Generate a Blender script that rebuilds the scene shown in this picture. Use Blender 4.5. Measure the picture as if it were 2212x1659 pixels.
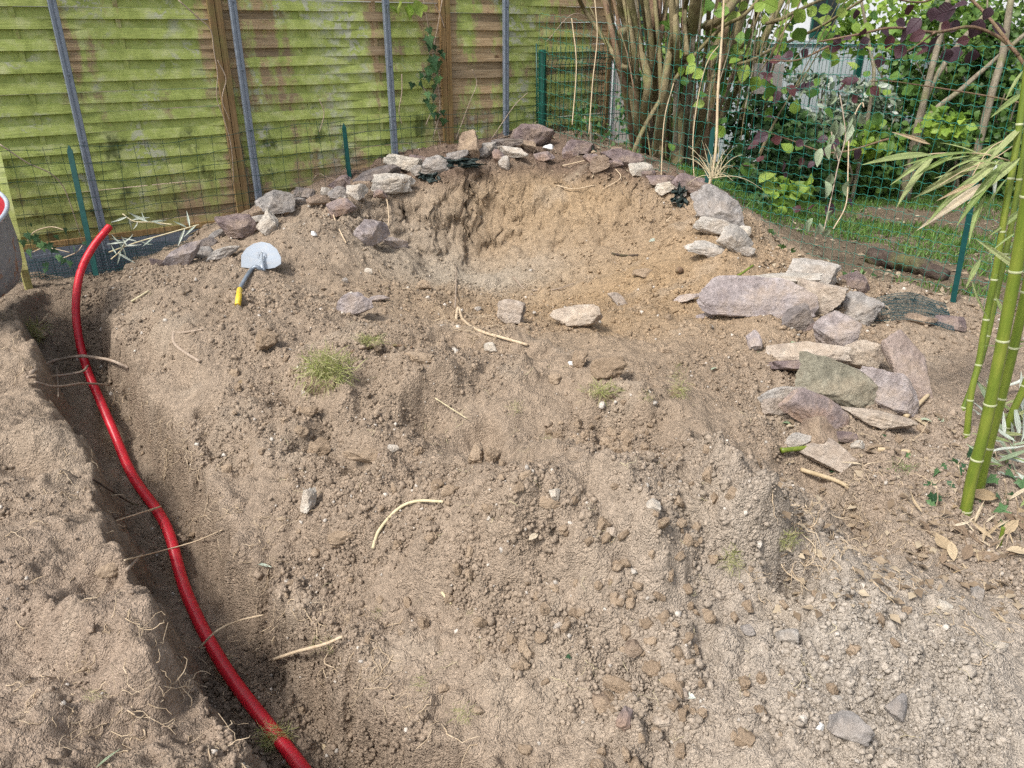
import bpy, math, random
import numpy as np
from mathutils import Matrix, Vector

for _o in list(bpy.data.objects):
    bpy.data.objects.remove(_o)
SC = bpy.context.scene
COL = SC.collection
rng = np.random.default_rng(7)
random.seed(7)
R = math.radians

# ------------------------------------------------------------------ camera
PITCH = R(24.7)
CAMZ = 1.6
FPX = 1662.0            # focal length in pixels of a 2212 x 1659 picture
cam_d = bpy.data.cameras.new('camera')
cam = bpy.data.objects.new('camera', cam_d)
COL.objects.link(cam)
cam.location = (0, 0, CAMZ)
cam.rotation_euler = (R(90) - PITCH, 0, 0)
cam_d.sensor_width = 36.0
cam_d.lens = 36.0 * FPX / 2212.0
cam_d.clip_start = 0.05
cam_d.clip_end = 2000
SC.camera = cam

# ------------------------------------------------------------------ sky and sun
SUN_EL, SUN_AZ = 52.0, 226.0      # azimuth clockwise from +Y: high on the left
world = bpy.data.worlds.new('World')
SC.world = world
world.use_nodes = True
wt = world.node_tree
wt.nodes.clear()
sky = wt.nodes.new('ShaderNodeTexSky')
sky.sky_type = 'NISHITA'
sky.sun_disc = False
sky.sun_elevation = R(SUN_EL)
sky.sun_rotation = R(SUN_AZ)
sky.air_density = 1.0
sky.dust_density = 3.0
sky.ozone_density = 1.0
hsv = wt.nodes.new('ShaderNodeHueSaturation')
hsv.inputs['Saturation'].default_value = 0.45
bg = wt.nodes.new('ShaderNodeBackground')
bg.inputs['Strength'].default_value = 0.08
wo = wt.nodes.new('ShaderNodeOutputWorld')
wt.links.new(sky.outputs[0], hsv.inputs['Color'])
wt.links.new(hsv.outputs[0], bg.inputs['Color'])
wt.links.new(bg.outputs[0], wo.inputs['Surface'])

sun_d = bpy.data.lights.new('sun', 'SUN')
sun_d.energy = 1.5
sun_d.angle = R(12)
sun_d.color = (1.0, 0.96, 0.9)
sun = bpy.data.objects.new('sun', sun_d)
COL.objects.link(sun)
az, el = R(SUN_AZ), R(SUN_EL)
sdir = Vector((math.sin(az) * math.cos(el), math.cos(az) * math.cos(el), math.sin(el)))
sun.rotation_euler = sdir.to_track_quat('Z', 'Y').to_euler()
sun.location = (0, 0, 12)

SC.view_settings.view_transform = 'Standard'
SC.view_settings.look = 'None'
SC.view_settings.exposure = 1.5
SC.view_settings.gamma = 1.0
SC.view_settings.use_curve_mapping = False
SC.render.engine = 'CYCLES'
SC.cycles.use_denoising = False
SC.cycles.use_adaptive_sampling = True
SC.cycles.adaptive_threshold = 0.02
SC.cycles.diffuse_bounces = 3
SC.cycles.max_bounces = 5
SC.cycles.transparent_max_bounces = 8

# ------------------------------------------------------------------ measuring helpers
CP, SP = math.cos(PITCH), math.sin(PITCH)
RIGHT = np.array([1.0, 0, 0]); FWD = np.array([0, CP, -SP]); UP = np.array([0, SP, CP])
CAM = np.array([0, 0, CAMZ])

def ray(x, y):
    u = (x - 1106.0) / FPX; v = (829.5 - y) / FPX
    return np.array([u, CP + v * SP, -SP + v * CP])

def at_t(x, y, t):
    return CAM + ray(x, y) * t

def at_z(x, y, z):
    d = ray(x, y)
    return CAM + d * ((z - CAMZ) / d[2])

def at_Y(x, y, Y):
    d = ray(x, y)
    return CAM + d * (Y / d[1])

P0 = np.array([-2.02, 5.79]); FW = np.array([0.8155, 0.5787]); FN = np.array([0.5787, -0.8155])
def fen(s, z, off=0.0):
    p = P0 + FW * s + FN * off
    return np.array([p[0], p[1], z])

Q0 = np.array([0.27, 7.30]); QW = np.array([0.684, -0.7296]); QN = np.array([-0.7296, -0.684])
def rfen(q, z, off=0.0):
    p = Q0 + QW * q + QN * off
    return np.array([p[0], p[1], z])

# ------------------------------------------------------------------ noise
def _hash(ix, iy, iz, seed):
    h = (ix.astype(np.uint64) * np.uint64(374761393) + iy.astype(np.uint64) * np.uint64(668265263)
         + iz.astype(np.uint64) * np.uint64(2147483647) + np.uint64(seed * 974711 + 12345)) & np.uint64(0xffffffff)
    h = ((h ^ (h >> np.uint64(13))) * np.uint64(1274126177)) & np.uint64(0xffffffff)
    h = ((h ^ (h >> np.uint64(15))) * np.uint64(2246822519)) & np.uint64(0xffffffff)
    h = h ^ (h >> np.uint64(16))
    return (h & np.uint64(0xffff)).astype(np.float64) / 32767.5 - 1.0

def vnoise(x, y, z=None, seed=0):
    x = np.asarray(x, float) + 1000; y = np.asarray(y, float) + 1000
    fx = np.floor(x); fy = np.floor(y)
    ax = x - fx; ay = y - fy
    ux = ax * ax * ax * (ax * (ax * 6 - 15) + 10); uy = ay * ay * ay * (ay * (ay * 6 - 15) + 10)
    ix = fx.astype(np.int64); iy = fy.astype(np.int64)
    def plane(iz):
        a = _hash(ix, iy, iz, seed); b = _hash(ix + 1, iy, iz, seed)
        c = _hash(ix, iy + 1, iz, seed); d = _hash(ix + 1, iy + 1, iz, seed)
        return (a * (1 - ux) + b * ux) * (1 - uy) + (c * (1 - ux) + d * ux) * uy
    if z is None:
        return plane(np.zeros_like(ix))
    z = np.asarray(z, float) + 1000
    fz = np.floor(z); az_ = z - fz; uz = az_ * az_ * (3 - 2 * az_); iz = fz.astype(np.int64)
    return plane(iz) * (1 - uz) + plane(iz + 1) * uz

def fbm(x, y, z=None, octv=4, seed=0, gain=0.5):
    out = 0; a = 1.0; f = 1.0; tot = 0
    for k in range(octv):
        out = out + a * vnoise(x * f, y * f, None if z is None else z * f, seed + k * 17)
        tot += a; a *= gain; f *= 2.03
    return out / tot

# ------------------------------------------------------------------ object helpers
BASE = {}
def mesh_data(name, v, f, mat=None, smooth=True, sharp=None, attrs=None):
    me = bpy.data.meshes.new(name)
    v = np.asarray(v, np.float32)
    if isinstance(f, np.ndarray) and f.ndim == 2:
        k = f.shape[1]
        me.vertices.add(len(v)); me.vertices.foreach_set('co', v.ravel())
        me.loops.add(f.size); me.loops.foreach_set('vertex_index', f.astype(np.int32).ravel())
        me.polygons.add(len(f))
        me.polygons.foreach_set('loop_start', np.arange(0, f.size, k, dtype=np.int32))
        me.update(calc_edges=True)
    else:
        me.from_pydata([tuple(map(float, p)) for p in v], [], [tuple(int(i) for i in q) for q in f])
        me.update()
    if smooth:
        me.polygons.foreach_set('use_smooth', np.ones(len(me.polygons), bool))
    if smooth and sharp is not None:
        me.set_sharp_from_angle(angle=R(sharp))
    if attrs:
        for an, arr in attrs.items():
            arr = np.asarray(arr, np.float32)
            if arr.ndim == 1:
                a = me.attributes.new(an, 'FLOAT', 'POINT'); a.data.foreach_set('value', arr)
            else:
                a = me.attributes.new(an, 'FLOAT_COLOR', 'POINT')
                a.data.foreach_set('color', np.concatenate([arr, np.ones((len(arr), 1), np.float32)], 1).ravel())
    if mat is not None:
        me.materials.append(mat)
    return me

def props(o, label=None, cat=None, group=None, kind=None):
    if label: o['label'] = label
    if cat: o['category'] = cat
    if group: o['group'] = group
    if kind: o['kind'] = kind
    return o

def thing(name, label, cat, loc, group=None):
    o = bpy.data.objects.new(name, None)
    COL.objects.link(o)
    o.empty_display_size = 0.1
    o.location = tuple(map(float, loc))
    BASE[o.name] = np.array(loc, float)
    return props(o, label, cat, group)

def part(name, parent, v, f, mat, smooth=True, sharp=None, attrs=None, kind=None, label=None):
    b = BASE[parent.name]
    me = mesh_data(name, np.asarray(v, float) - b, f, mat, smooth, sharp, attrs)
    o = bpy.data.objects.new(name, me)
    COL.objects.link(o)
    o.parent = parent
    BASE[o.name] = b
    if kind: o['kind'] = kind
    if label: o['label'] = label
    return o

def part_inst(name, parent, me, M):
    """a copy of shared mesh data placed with world matrix M under parent"""
    o = bpy.data.objects.new(name, me)
    COL.objects.link(o)
    o.parent = parent
    M = M.copy()
    b = BASE[parent.name]
    M.translation = M.translation - Vector(b)
    o.matrix_local = M
    BASE[o.name] = np.array(M.translation) + b
    return o

def single(name, label, cat, v, f, mat, group=None, kind=None, smooth=True, sharp=None, attrs=None, origin=None):
    v = np.asarray(v, float)
    if origin is None:
        origin = np.array([v[:, 0].mean(), v[:, 1].mean(), v[:, 2].min()])
    me = mesh_data(name, v - origin, f, mat, smooth, sharp, attrs)
    o = bpy.data.objects.new(name, me)
    COL.objects.link(o)
    o.location = tuple(map(float, origin))
    BASE[o.name] = np.array(origin, float)
    return props(o, label, cat, group, kind)

# ------------------------------------------------------------------ shapes
def box(c, sx, sy, sz, ax=None):
    """box of half sizes along axes ax (rows), centre c"""
    ax = np.eye(3) if ax is None else np.asarray(ax, float)
    v = []
    for dz in (-1, 1):
        for dx, dy in ((-1, -1), (1, -1), (1, 1), (-1, 1)):
            v.append(np.asarray(c, float) + ax[0] * sx * dx + ax[1] * sy * dy + ax[2] * sz * dz)
    f = [(3, 2, 1, 0), (4, 5, 6, 7), (0, 1, 5, 4), (1, 2, 6, 5), (2, 3, 7, 6), (3, 0, 4, 7)]
    return np.array(v), f

def join(*vf):
    V = []; F = []; n = 0
    for v, f in vf:
        V.append(np.asarray(v, float)); F += [tuple(int(i) + n for i in q) for q in f]; n += len(v)
    return np.concatenate(V), F

def spline(pts, n):
    pts = np.asarray(pts, float)
    if len(pts) == 2:
        t = np.linspace(0, 1, n)[:, None]
        return pts[0] * (1 - t) + pts[1] * t
    p = np.concatenate([[2 * pts[0] - pts[1]], pts, [2 * pts[-1] - pts[-2]]])
    seg = len(pts) - 1
    tt = np.linspace(0, seg, n); i = np.minimum(tt.astype(int), seg - 1); u = (tt - i)[:, None]
    a, b, c, d = p[i], p[i + 1], p[i + 2], p[i + 3]
    return 0.5 * ((2 * b) + (-a + c) * u + (2 * a - 5 * b + 4 * c - d) * u ** 2 + (-a + 3 * b - 3 * c + d) * u ** 3)

def tube(pts, rad, sides=6, caps=True, rough=0.0, seed=0):
    pts = np.asarray(pts, float); n = len(pts)
    rad = np.broadcast_to(np.asarray(rad, float), (n,))
    tan = np.gradient(pts, axis=0); tan /= np.linalg.norm(tan, axis=1)[:, None] + 1e-9
    ref = np.array([0, 0, 1.0]) if abs(tan[0][2]) < 0.9 else np.array([1.0, 0, 0])
    nrm = np.zeros_like(pts); a = np.cross(tan[0], ref); a /= np.linalg.norm(a)
    for i in range(n):
        a = a - tan[i] * a.dot(tan[i]); a /= np.linalg.norm(a) + 1e-9
        nrm[i] = a
    bn = np.cross(tan, nrm)
    th = np.arange(sides) * 2 * math.pi / sides
    rr = rad[:, None] * np.ones(sides)[None]
    if rough > 0:
        L = np.arange(n)[:, None] * np.ones(sides)[None]
        rr = rr * (1 + rough * vnoise(np.cos(th)[None] * 1.6 + L * 0.35, np.sin(th)[None] * 1.6 + L * 0.11, L * 0.22, seed))
    V = (pts[:, None, :] + nrm[:, None, :] * (np.cos(th)[None] * rr)[..., None] + bn[:, None, :] * (np.sin(th)[None] * rr)[..., None]).reshape(-1, 3)
    i = np.arange(n - 1)[:, None] * sides; j = np.arange(sides)[None]; j2 = (j + 1) % sides
    F = np.stack([i + j, i + j2, i + j2 + sides, i + j + sides], -1).reshape(-1, 4)
    F = [tuple(q) for q in F.tolist()]
    if caps:
        F.append(tuple(range(sides - 1, -1, -1))); F.append(tuple(range((n - 1) * sides, n * sides)))
    return V, F

def tubes_np(list_pts, list_rad, sides=4):
    """many tubes joined into one quad array"""
    V = []; F = []; n = 0
    for p, r in zip(list_pts, list_rad):
        v, f = tube(p, r, sides, caps=False)
        V.append(v); F.append(np.array(f) + n); n += len(v)
    return np.concatenate(V), np.concatenate(F)

def ico(level):
    t = (1 + 5 ** 0.5) / 2
    v = [(-1, t, 0), (1, t, 0), (-1, -t, 0), (1, -t, 0), (0, -1, t), (0, 1, t), (0, -1, -t), (0, 1, -t), (t, 0, -1), (t, 0, 1), (-t, 0, -1), (-t, 0, 1)]
    f = [(0, 11, 5), (0, 5, 1), (0, 1, 7), (0, 7, 10), (0, 10, 11), (1, 5, 9), (5, 11, 4), (11, 10, 2), (10, 7, 6), (7, 1, 8),
         (3, 9, 4), (3, 4, 2), (3, 2, 6), (3, 6, 8), (3, 8, 9), (4, 9, 5), (2, 4, 11), (6, 2, 10), (8, 6, 7), (9, 8, 1)]
    v = [np.array(p) / np.linalg.norm(p) for p in v]
    for _ in range(level):
        cache = {}; nf = []
        def mid(a, b):
            k = (min(a, b), max(a, b))
            if k not in cache:
                m = v[a] + v[b]; v.append(m / np.linalg.norm(m)); cache[k] = len(v) - 1
            return cache[k]
        for a, b, c in f:
            ab, bc, ca = mid(a, b), mid(b, c), mid(c, a)
            nf += [(a, ab, ca), (b, bc, ab), (c, ca, bc), (ab, bc, ca)]
        f = nf
    return np.array(v), np.array(f)
ICO = [ico(k) for k in range(5)]

def batch(tv, tf, pos, rot, sc, tone=None):
    """copies of template (tv, tf) at pos with 3x3 rot and scale sc (scalar or 3) -> verts, faces, per-vertex tone"""
    n = len(pos); k = len(tv)
    sc = np.asarray(sc, float)
    if sc.ndim == 1: sc = sc[:, None] * np.ones(3)
    V = np.einsum('nij,nkj->nki', rot, tv[None] * sc[:, None, :]) + np.asarray(pos)[:, None, :]
    F = (np.asarray(tf)[None] + (np.arange(n) * k)[:, None, None]).reshape(-1, np.asarray(tf).shape[1])
    T = None if tone is None else np.repeat(np.asarray(tone), k, axis=0)
    return V.reshape(-1, 3), F, T

def rand_rot(n, g=rng):
    q = g.normal(size=(n, 4)); q /= np.linalg.norm(q, axis=1)[:, None]
    w, x, y, z = q.T
    return np.stack([np.stack([1 - 2 * (y * y + z * z), 2 * (x * y - z * w), 2 * (x * z + y * w)], -1),
                     np.stack([2 * (x * y + z * w), 1 - 2 * (x * x + z * z), 2 * (y * z - x * w)], -1),
                     np.stack([2 * (x * z - y * w), 2 * (y * z + x * w), 1 - 2 * (x * x + y * y)], -1)], 1)

def frame_rot(ydir, nrm):
    """rotation matrices with local y along ydir and local z near nrm (arrays n,3)"""
    y = ydir / (np.linalg.norm(ydir, axis=-1, keepdims=True) + 1e-9)
    x = np.cross(y, nrm); x /= np.linalg.norm(x, axis=-1, keepdims=True) + 1e-9
    z = np.cross(x, y)
    return np.stack([x, y, z], -1)

def M4(rot3, pos, s=1.0):
    m = Matrix([[rot3[i][j] * s for j in range(3)] + [pos[i]] for i in range(3)] + [[0, 0, 0, 1]])
    return m

# leaf templates: base at origin, grows along +y, length 1
def leaf_template(widths, fold=0.12, droop=0.15):
    n = len(widths)
    v = []; f = []
    ys = np.linspace(0, 1, n + 2)
    v.append((0, 0, 0))
    for k, w in enumerate(widths):
        y = ys[k + 1]; z = -droop * y * y
        v += [(-w, y, z + fold * w), (0, y, z), (w, y, z + fold * w)]
    v.append((0, 1, -droop))
    f += [(0, 2, 1), (0, 3, 2)]
    for k in range(n - 1):
        a = 1 + 3 * k
        f += [(a, a + 1, a + 4), (a, a + 4, a + 3), (a + 1, a + 2, a + 5), (a + 1, a + 5, a + 4)]
    a = 1 + 3 * (n - 1); e = len(v) - 1
    f += [(a, a + 1, e), (a + 1, a + 2, e)]
    return np.array(v, float), np.array(f)
LEAF_HAZEL = leaf_template([0.19, 0.33, 0.385, 0.43, 0.385, 0.37, 0.26, 0.20, 0.07], 0.3, 0.25)
LEAF_MASS = leaf_template([0.26, 0.40, 0.40, 0.22], 0.3, 0.25)
LEAF_LAUREL = leaf_template([0.17, 0.24, 0.18], 0.3, 0.15)
LEAF_SMALL = (np.array([(0, 0, 0), (-0.3, 0.5, 0.08), (0.3, 0.5, 0.08), (0, 1, -0.1), (0, 0.5, 0)], float), np.array([(0, 4, 1), (0, 2, 4), (1, 4, 3), (4, 2, 3)]))
LEAF_BAMBOO = leaf_template([0.045, 0.062, 0.058, 0.045, 0.025], 0.3, 0.12)
LEAF_WILT = leaf_template([0.16, 0.24, 0.22, 0.14], 1.3, 0.25)
def ivy_leaf():
    ang = np.radians([270, 235, 205, 180, 160, 130, 112, 90, 68, 50, 20, 0, -25, -55])
    rad = np.array([0.12, 0.42, 0.36, 0.62, 0.40, 0.44, 0.5, 0.92, 0.5, 0.44, 0.40, 0.62, 0.36, 0.42]) * 0.75
    v = [(0, 0.3, 0.03)] + [(r * math.cos(a), 0.3 + r * math.sin(a), -0.06 * (r > 0.4)) for a, r in zip(ang, rad)]
    n = len(ang)
    return np.array(v), np.array([(0, 1 + (k + 1) % n, 1 + k) for k in range(n)])
LEAF_IVY = ivy_leaf()
# ------------------------------------------------------------------ materials
class NG:
    def __init__(s, name, rough=0.8, spec=0.3):
        s.m = bpy.data.materials.new(name); s.m.use_nodes = True
        s.t = s.m.node_tree; s.b = s.t.nodes['Principled BSDF']; s.out = s.t.nodes['Material Output']
        s.b.inputs['Roughness'].default_value = rough
        s.b.inputs['Specular IOR Level'].default_value = spec
    def n(s, typ, ins=None, **pr):
        nd = s.t.nodes.new('ShaderNode' + typ)
        for k, v in pr.items(): setattr(nd, k, v)
        for k, v in (ins or {}).items():
            if isinstance(v, bpy.types.NodeSocket): s.t.links.new(v, nd.inputs[k])
            else: nd.inputs[k].default_value = v
        return nd
    def pos(s): return s.n('NewGeometry').outputs['Position']
    def obj(s): return s.n('TexCoord').outputs['Object']
    def scaled(s, vec, sc, loc=(0, 0, 0), rot=(0, 0, 0)):
        return s.n('Mapping', {'Vector': vec, 'Scale': sc, 'Location': loc, 'Rotation': rot}).outputs[0]
    def noise(s, vec, scale, detail=4, rough=0.55, dist=0.0):
        return s.n('TexNoise', {'Vector': vec, 'Scale': scale, 'Detail': detail, 'Roughness': rough, 'Distortion': dist}).outputs['Fac']
    def vor(s, vec, scale, feature='F1', out='Distance'):
        return s.n('TexVoronoi', {'Vector': vec, 'Scale': scale}, feature=feature).outputs[out]
    def ramp(s, fac, stops, interp='LINEAR'):
        r = s.n('ValToRGB', {'Fac': fac}); cr = r.color_ramp; cr.interpolation = interp
        while len(cr.elements) < len(stops): cr.elements.new(0.5)
        for e, (p, c) in zip(cr.elements, stops):
            e.position = p; e.color = (c, c, c, 1) if isinstance(c, (int, float)) else (*c, 1)
        return r.outputs['Color']
    def mix(s, fac, a, b, mode='MIX'):
        nd = s.n('Mix', data_type='RGBA', blend_type=mode, clamp_factor=True)
        for i, v in ((0, fac), (6, a), (7, b)):
            if isinstance(v, bpy.types.NodeSocket): s.t.links.new(v, nd.inputs[i])
            elif i == 0: nd.inputs[0].default_value = v
            else: nd.inputs[i].default_value = (*v, 1)
        return nd.outputs[2]
    def math(s, op, a, b=0.0, c=0.0):
        nd = s.n('Math', operation=op)
        for i, v in enumerate((a, b, c)):
            if isinstance(v, bpy.types.NodeSocket): s.t.links.new(v, nd.inputs[i])
            else: nd.inputs[i].default_value = v
        return nd.outputs[0]
    def attr(s, name, out='Fac'): return s.n('Attribute', attribute_name=name).outputs[out]
    def rnd(s): return s.n('ObjectInfo').outputs['Random']
    def bump(s, h, dist=0.01, strength=1.0, nrm=None):
        ins = {'Height': h, 'Distance': dist, 'Strength': strength}
        if nrm is not None: ins['Normal'] = nrm
        return s.n('Bump', ins).outputs[0]
    def col(s, v):
        if isinstance(v, bpy.types.NodeSocket): s.t.links.new(v, s.b.inputs['Base Color'])
        else: s.b.inputs['Base Color'].default_value = (*v, 1)
        return s
    def nrm(s, v): s.t.links.new(v, s.b.inputs['Normal']); return s
    def rgh(s, v): s.t.links.new(v, s.b.inputs['Roughness']); return s

def m_soil():
    g = NG('soil', 0.95, 0.1); p = g.pos()
    base = g.attr('col', 'Color')
    n2 = g.noise(p, 26, 4, 0.65); n3 = g.noise(p, 170, 3, 0.7); n4 = g.noise(p, 420, 1, 0.6)
    c = g.mix(1.0, base, g.ramp(n2, [(0.25, 0.68), (0.5, 1.0), (0.78, 1.28)]), 'MULTIPLY')
    c = g.mix(1.0, c, g.ramp(n3, [(0.25, 0.66), (0.5, 1.0), (0.75, 1.25)]), 'MULTIPLY')
    v = g.n('TexVoronoi', {'Vector': p, 'Scale': 130.0})
    grit = g.math('MULTIPLY', g.ramp(v.outputs['Distance'], [(0.1, 1.0), (0.22, 0.0)]), g.ramp(g.n('SeparateColor', {'Color': v.outputs['Color']}).outputs[0], [(0.86, 0.0), (0.88, 1.0)]))
    c = g.mix(g.math('MULTIPLY', grit, 0.6), c, (0.55, 0.50, 0.44))
    g.col(c)
    vw = g.n('VectorMath', {0: p, 1: g.n('VectorMath', {0: g.n('TexNoise', {'Vector': p, 'Scale': 60.0, 'Detail': 2.0}).outputs['Color'], 3: 0.012}, operation='SCALE').outputs[0]}, operation='ADD').outputs[0]
    ga = g.math('SUBTRACT', 1.0, g.vor(vw, 75.0)); gb = g.math('SUBTRACT', 1.0, g.vor(vw, 190.0))
    patch = g.ramp(g.noise(p, 5.0, 4, 0.6), [(0.4, 0.25), (0.6, 1.0)])
    h = g.math('ADD', g.math('MULTIPLY', g.math('MULTIPLY', ga, 1.0), patch), g.math('ADD', g.math('MULTIPLY', gb, 0.55), g.math('ADD', g.math('MULTIPLY', n3, 0.5), g.math('MULTIPLY', n4, 0.25))))
    g.nrm(g.bump(h, 0.012, 1.0))
    return g.m

def m_crumb():
    g = NG('soil_crumb', 0.95, 0.1); p = g.pos()
    n3 = g.noise(p, 190, 4, 0.65)
    g.col(g.mix(1.0, g.attr('col', 'Color'), g.ramp(n3, [(0.25, 0.7), (0.75, 1.25)]), 'MULTIPLY'))
    g.nrm(g.bump(n3, 0.006, 0.8))
    return g.m

def m_clod():
    g = NG('soil_clod', 0.97, 0.08); p = g.obj()
    p = g.pos(); n2 = g.noise(p, 45, 8, 0.7); n3 = g.noise(p, 220, 5, 0.7)
    c = g.ramp(n2, [(0.2, (0.24, 0.18, 0.125)), (0.5, (0.36, 0.275, 0.195)), (0.8, (0.46, 0.365, 0.27))])
    g.col(g.mix(1.0, c, g.ramp(g.rnd(), [(0, (0.8, 0.78, 0.76)), (1, (1.1, 1.1, 1.1))]), 'MULTIPLY'))
    g.nrm(g.bump(g.math('ADD', n2, g.math('MULTIPLY', n3, 0.5)), 0.012, 1.0))
    return g.m

def m_stone(name, c0, c1, c2, dust=0.35, dustc=(0.38, 0.29, 0.20), strata=(4, 4, 13)):
    g = NG(name, 0.82, 0.25); p = g.obj()
    n1 = g.noise(p, 7, 6, 0.6, 0.6); n2 = g.noise(p, 38, 8, 0.7); n3 = g.noise(g.scaled(p, strata), 2.2, 6, 0.62, 0.4)
    c = g.ramp(n1, [(0.28, c0), (0.5, c1), (0.72, c2)])
    c = g.mix(1.0, c, g.ramp(n3, [(0.25, 0.82), (0.5, 1.0), (0.8, 1.12)]), 'MULTIPLY')
    c = g.mix(1.0, c, g.ramp(n2, [(0.3, 0.68), (0.7, 1.25)]), 'MULTIPLY')
    d = g.noise(p, 5.5, 5, 0.65)
    c = g.mix(g.math('MULTIPLY', g.ramp(d, [(0.46, 0.0), (0.62, 1.0)]), dust), c, dustc)
    c = g.mix(1.0, c, g.ramp(g.rnd(), [(0, (0.86, 0.85, 0.87)), (1, (1.12, 1.1, 1.06))]), 'MULTIPLY')
    g.col(c)
    h = g.math('ADD', g.math('MULTIPLY', n3, 0.6), g.math('MULTIPLY', n2, 0.8))
    g.nrm(g.bump(h, 0.024, 1.0))
    return g.m

def m_leaf(name, c0, c1, c2, trans=0.3, rough=0.5, spec=0.35):
    """colour runs with the per-leaf attribute tone"""
    g = NG(name, rough, spec)
    t = g.attr('tone')
    c = g.ramp(t, [(0.0, c0), (0.5, c1), (1.0, c2)])
    n = g.noise(g.pos(), 60, 3, 0.6)
    c = g.mix(1.0, c, g.ramp(n, [(0.3, 0.8), (0.7, 1.18)]), 'MULTIPLY')
    g.col(c)
    tr = g.n('BsdfTranslucent', {'Color': c})
    mx = g.n('MixShader', {0: trans, 1: g.b.outputs[0], 2: tr.outputs[0]})
    g.t.links.new(mx.outputs[0], g.out.inputs['Surface'])
    return g.m

def m_leafobj(name, c0, c1, c2, trans=0.3, rough=0.5, spec=0.35, tip=None):
    """for leaves that are objects of their own: colour runs with object random; veins from object space"""
    g = NG(name, rough, spec)
    c = g.ramp(g.rnd(), [(0.0, c0), (0.5, c1), (1.0, c2)])
    o = g.obj()
    sx = g.n('SeparateXYZ', {'Vector': o})
    ax = g.math('ABSOLUTE', sx.outputs[0])
    vein = g.math('SINE', g.math('MULTIPLY', g.math('SUBTRACT', sx.outputs[1], g.math('MULTIPLY', ax, 0.7)), 48.0))
    rib = g.ramp(ax, [(0.0, 1.0), (0.03, 0.0)])
    vm = g.math('MAXIMUM', g.ramp(vein, [(0.86, 0.0), (1.0, 0.6)]), rib)
    c = g.mix(g.math('MULTIPLY', vm, 0.35), c, tuple(min(1.0, k * 1.7 + 0.03) for k in c1))
    n = g.noise(o, 7, 4, 0.6)
    c = g.mix(1.0, c, g.ramp(n, [(0.3, 0.82), (0.7, 1.15)]), 'MULTIPLY')
    if tip is not None:
        c = g.mix(g.ramp(g.math('ADD', sx.outputs[1], g.math('MULTIPLY', n, 0.6)), [(1.05, 0.0), (1.25, 1.0)]), c, tip)
    g.col(c)
    g.nrm(g.bump(g.math('MULTIPLY', vm, -1.0), 0.02, 0.5))
    tr = g.n('BsdfTranslucent', {'Color': c})
    mx = g.n('MixShader', {0: trans, 1: g.b.outputs[0], 2: tr.outputs[0]})
    g.t.links.new(mx.outputs[0], g.out.inputs['Surface'])
    return g.m

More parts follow.
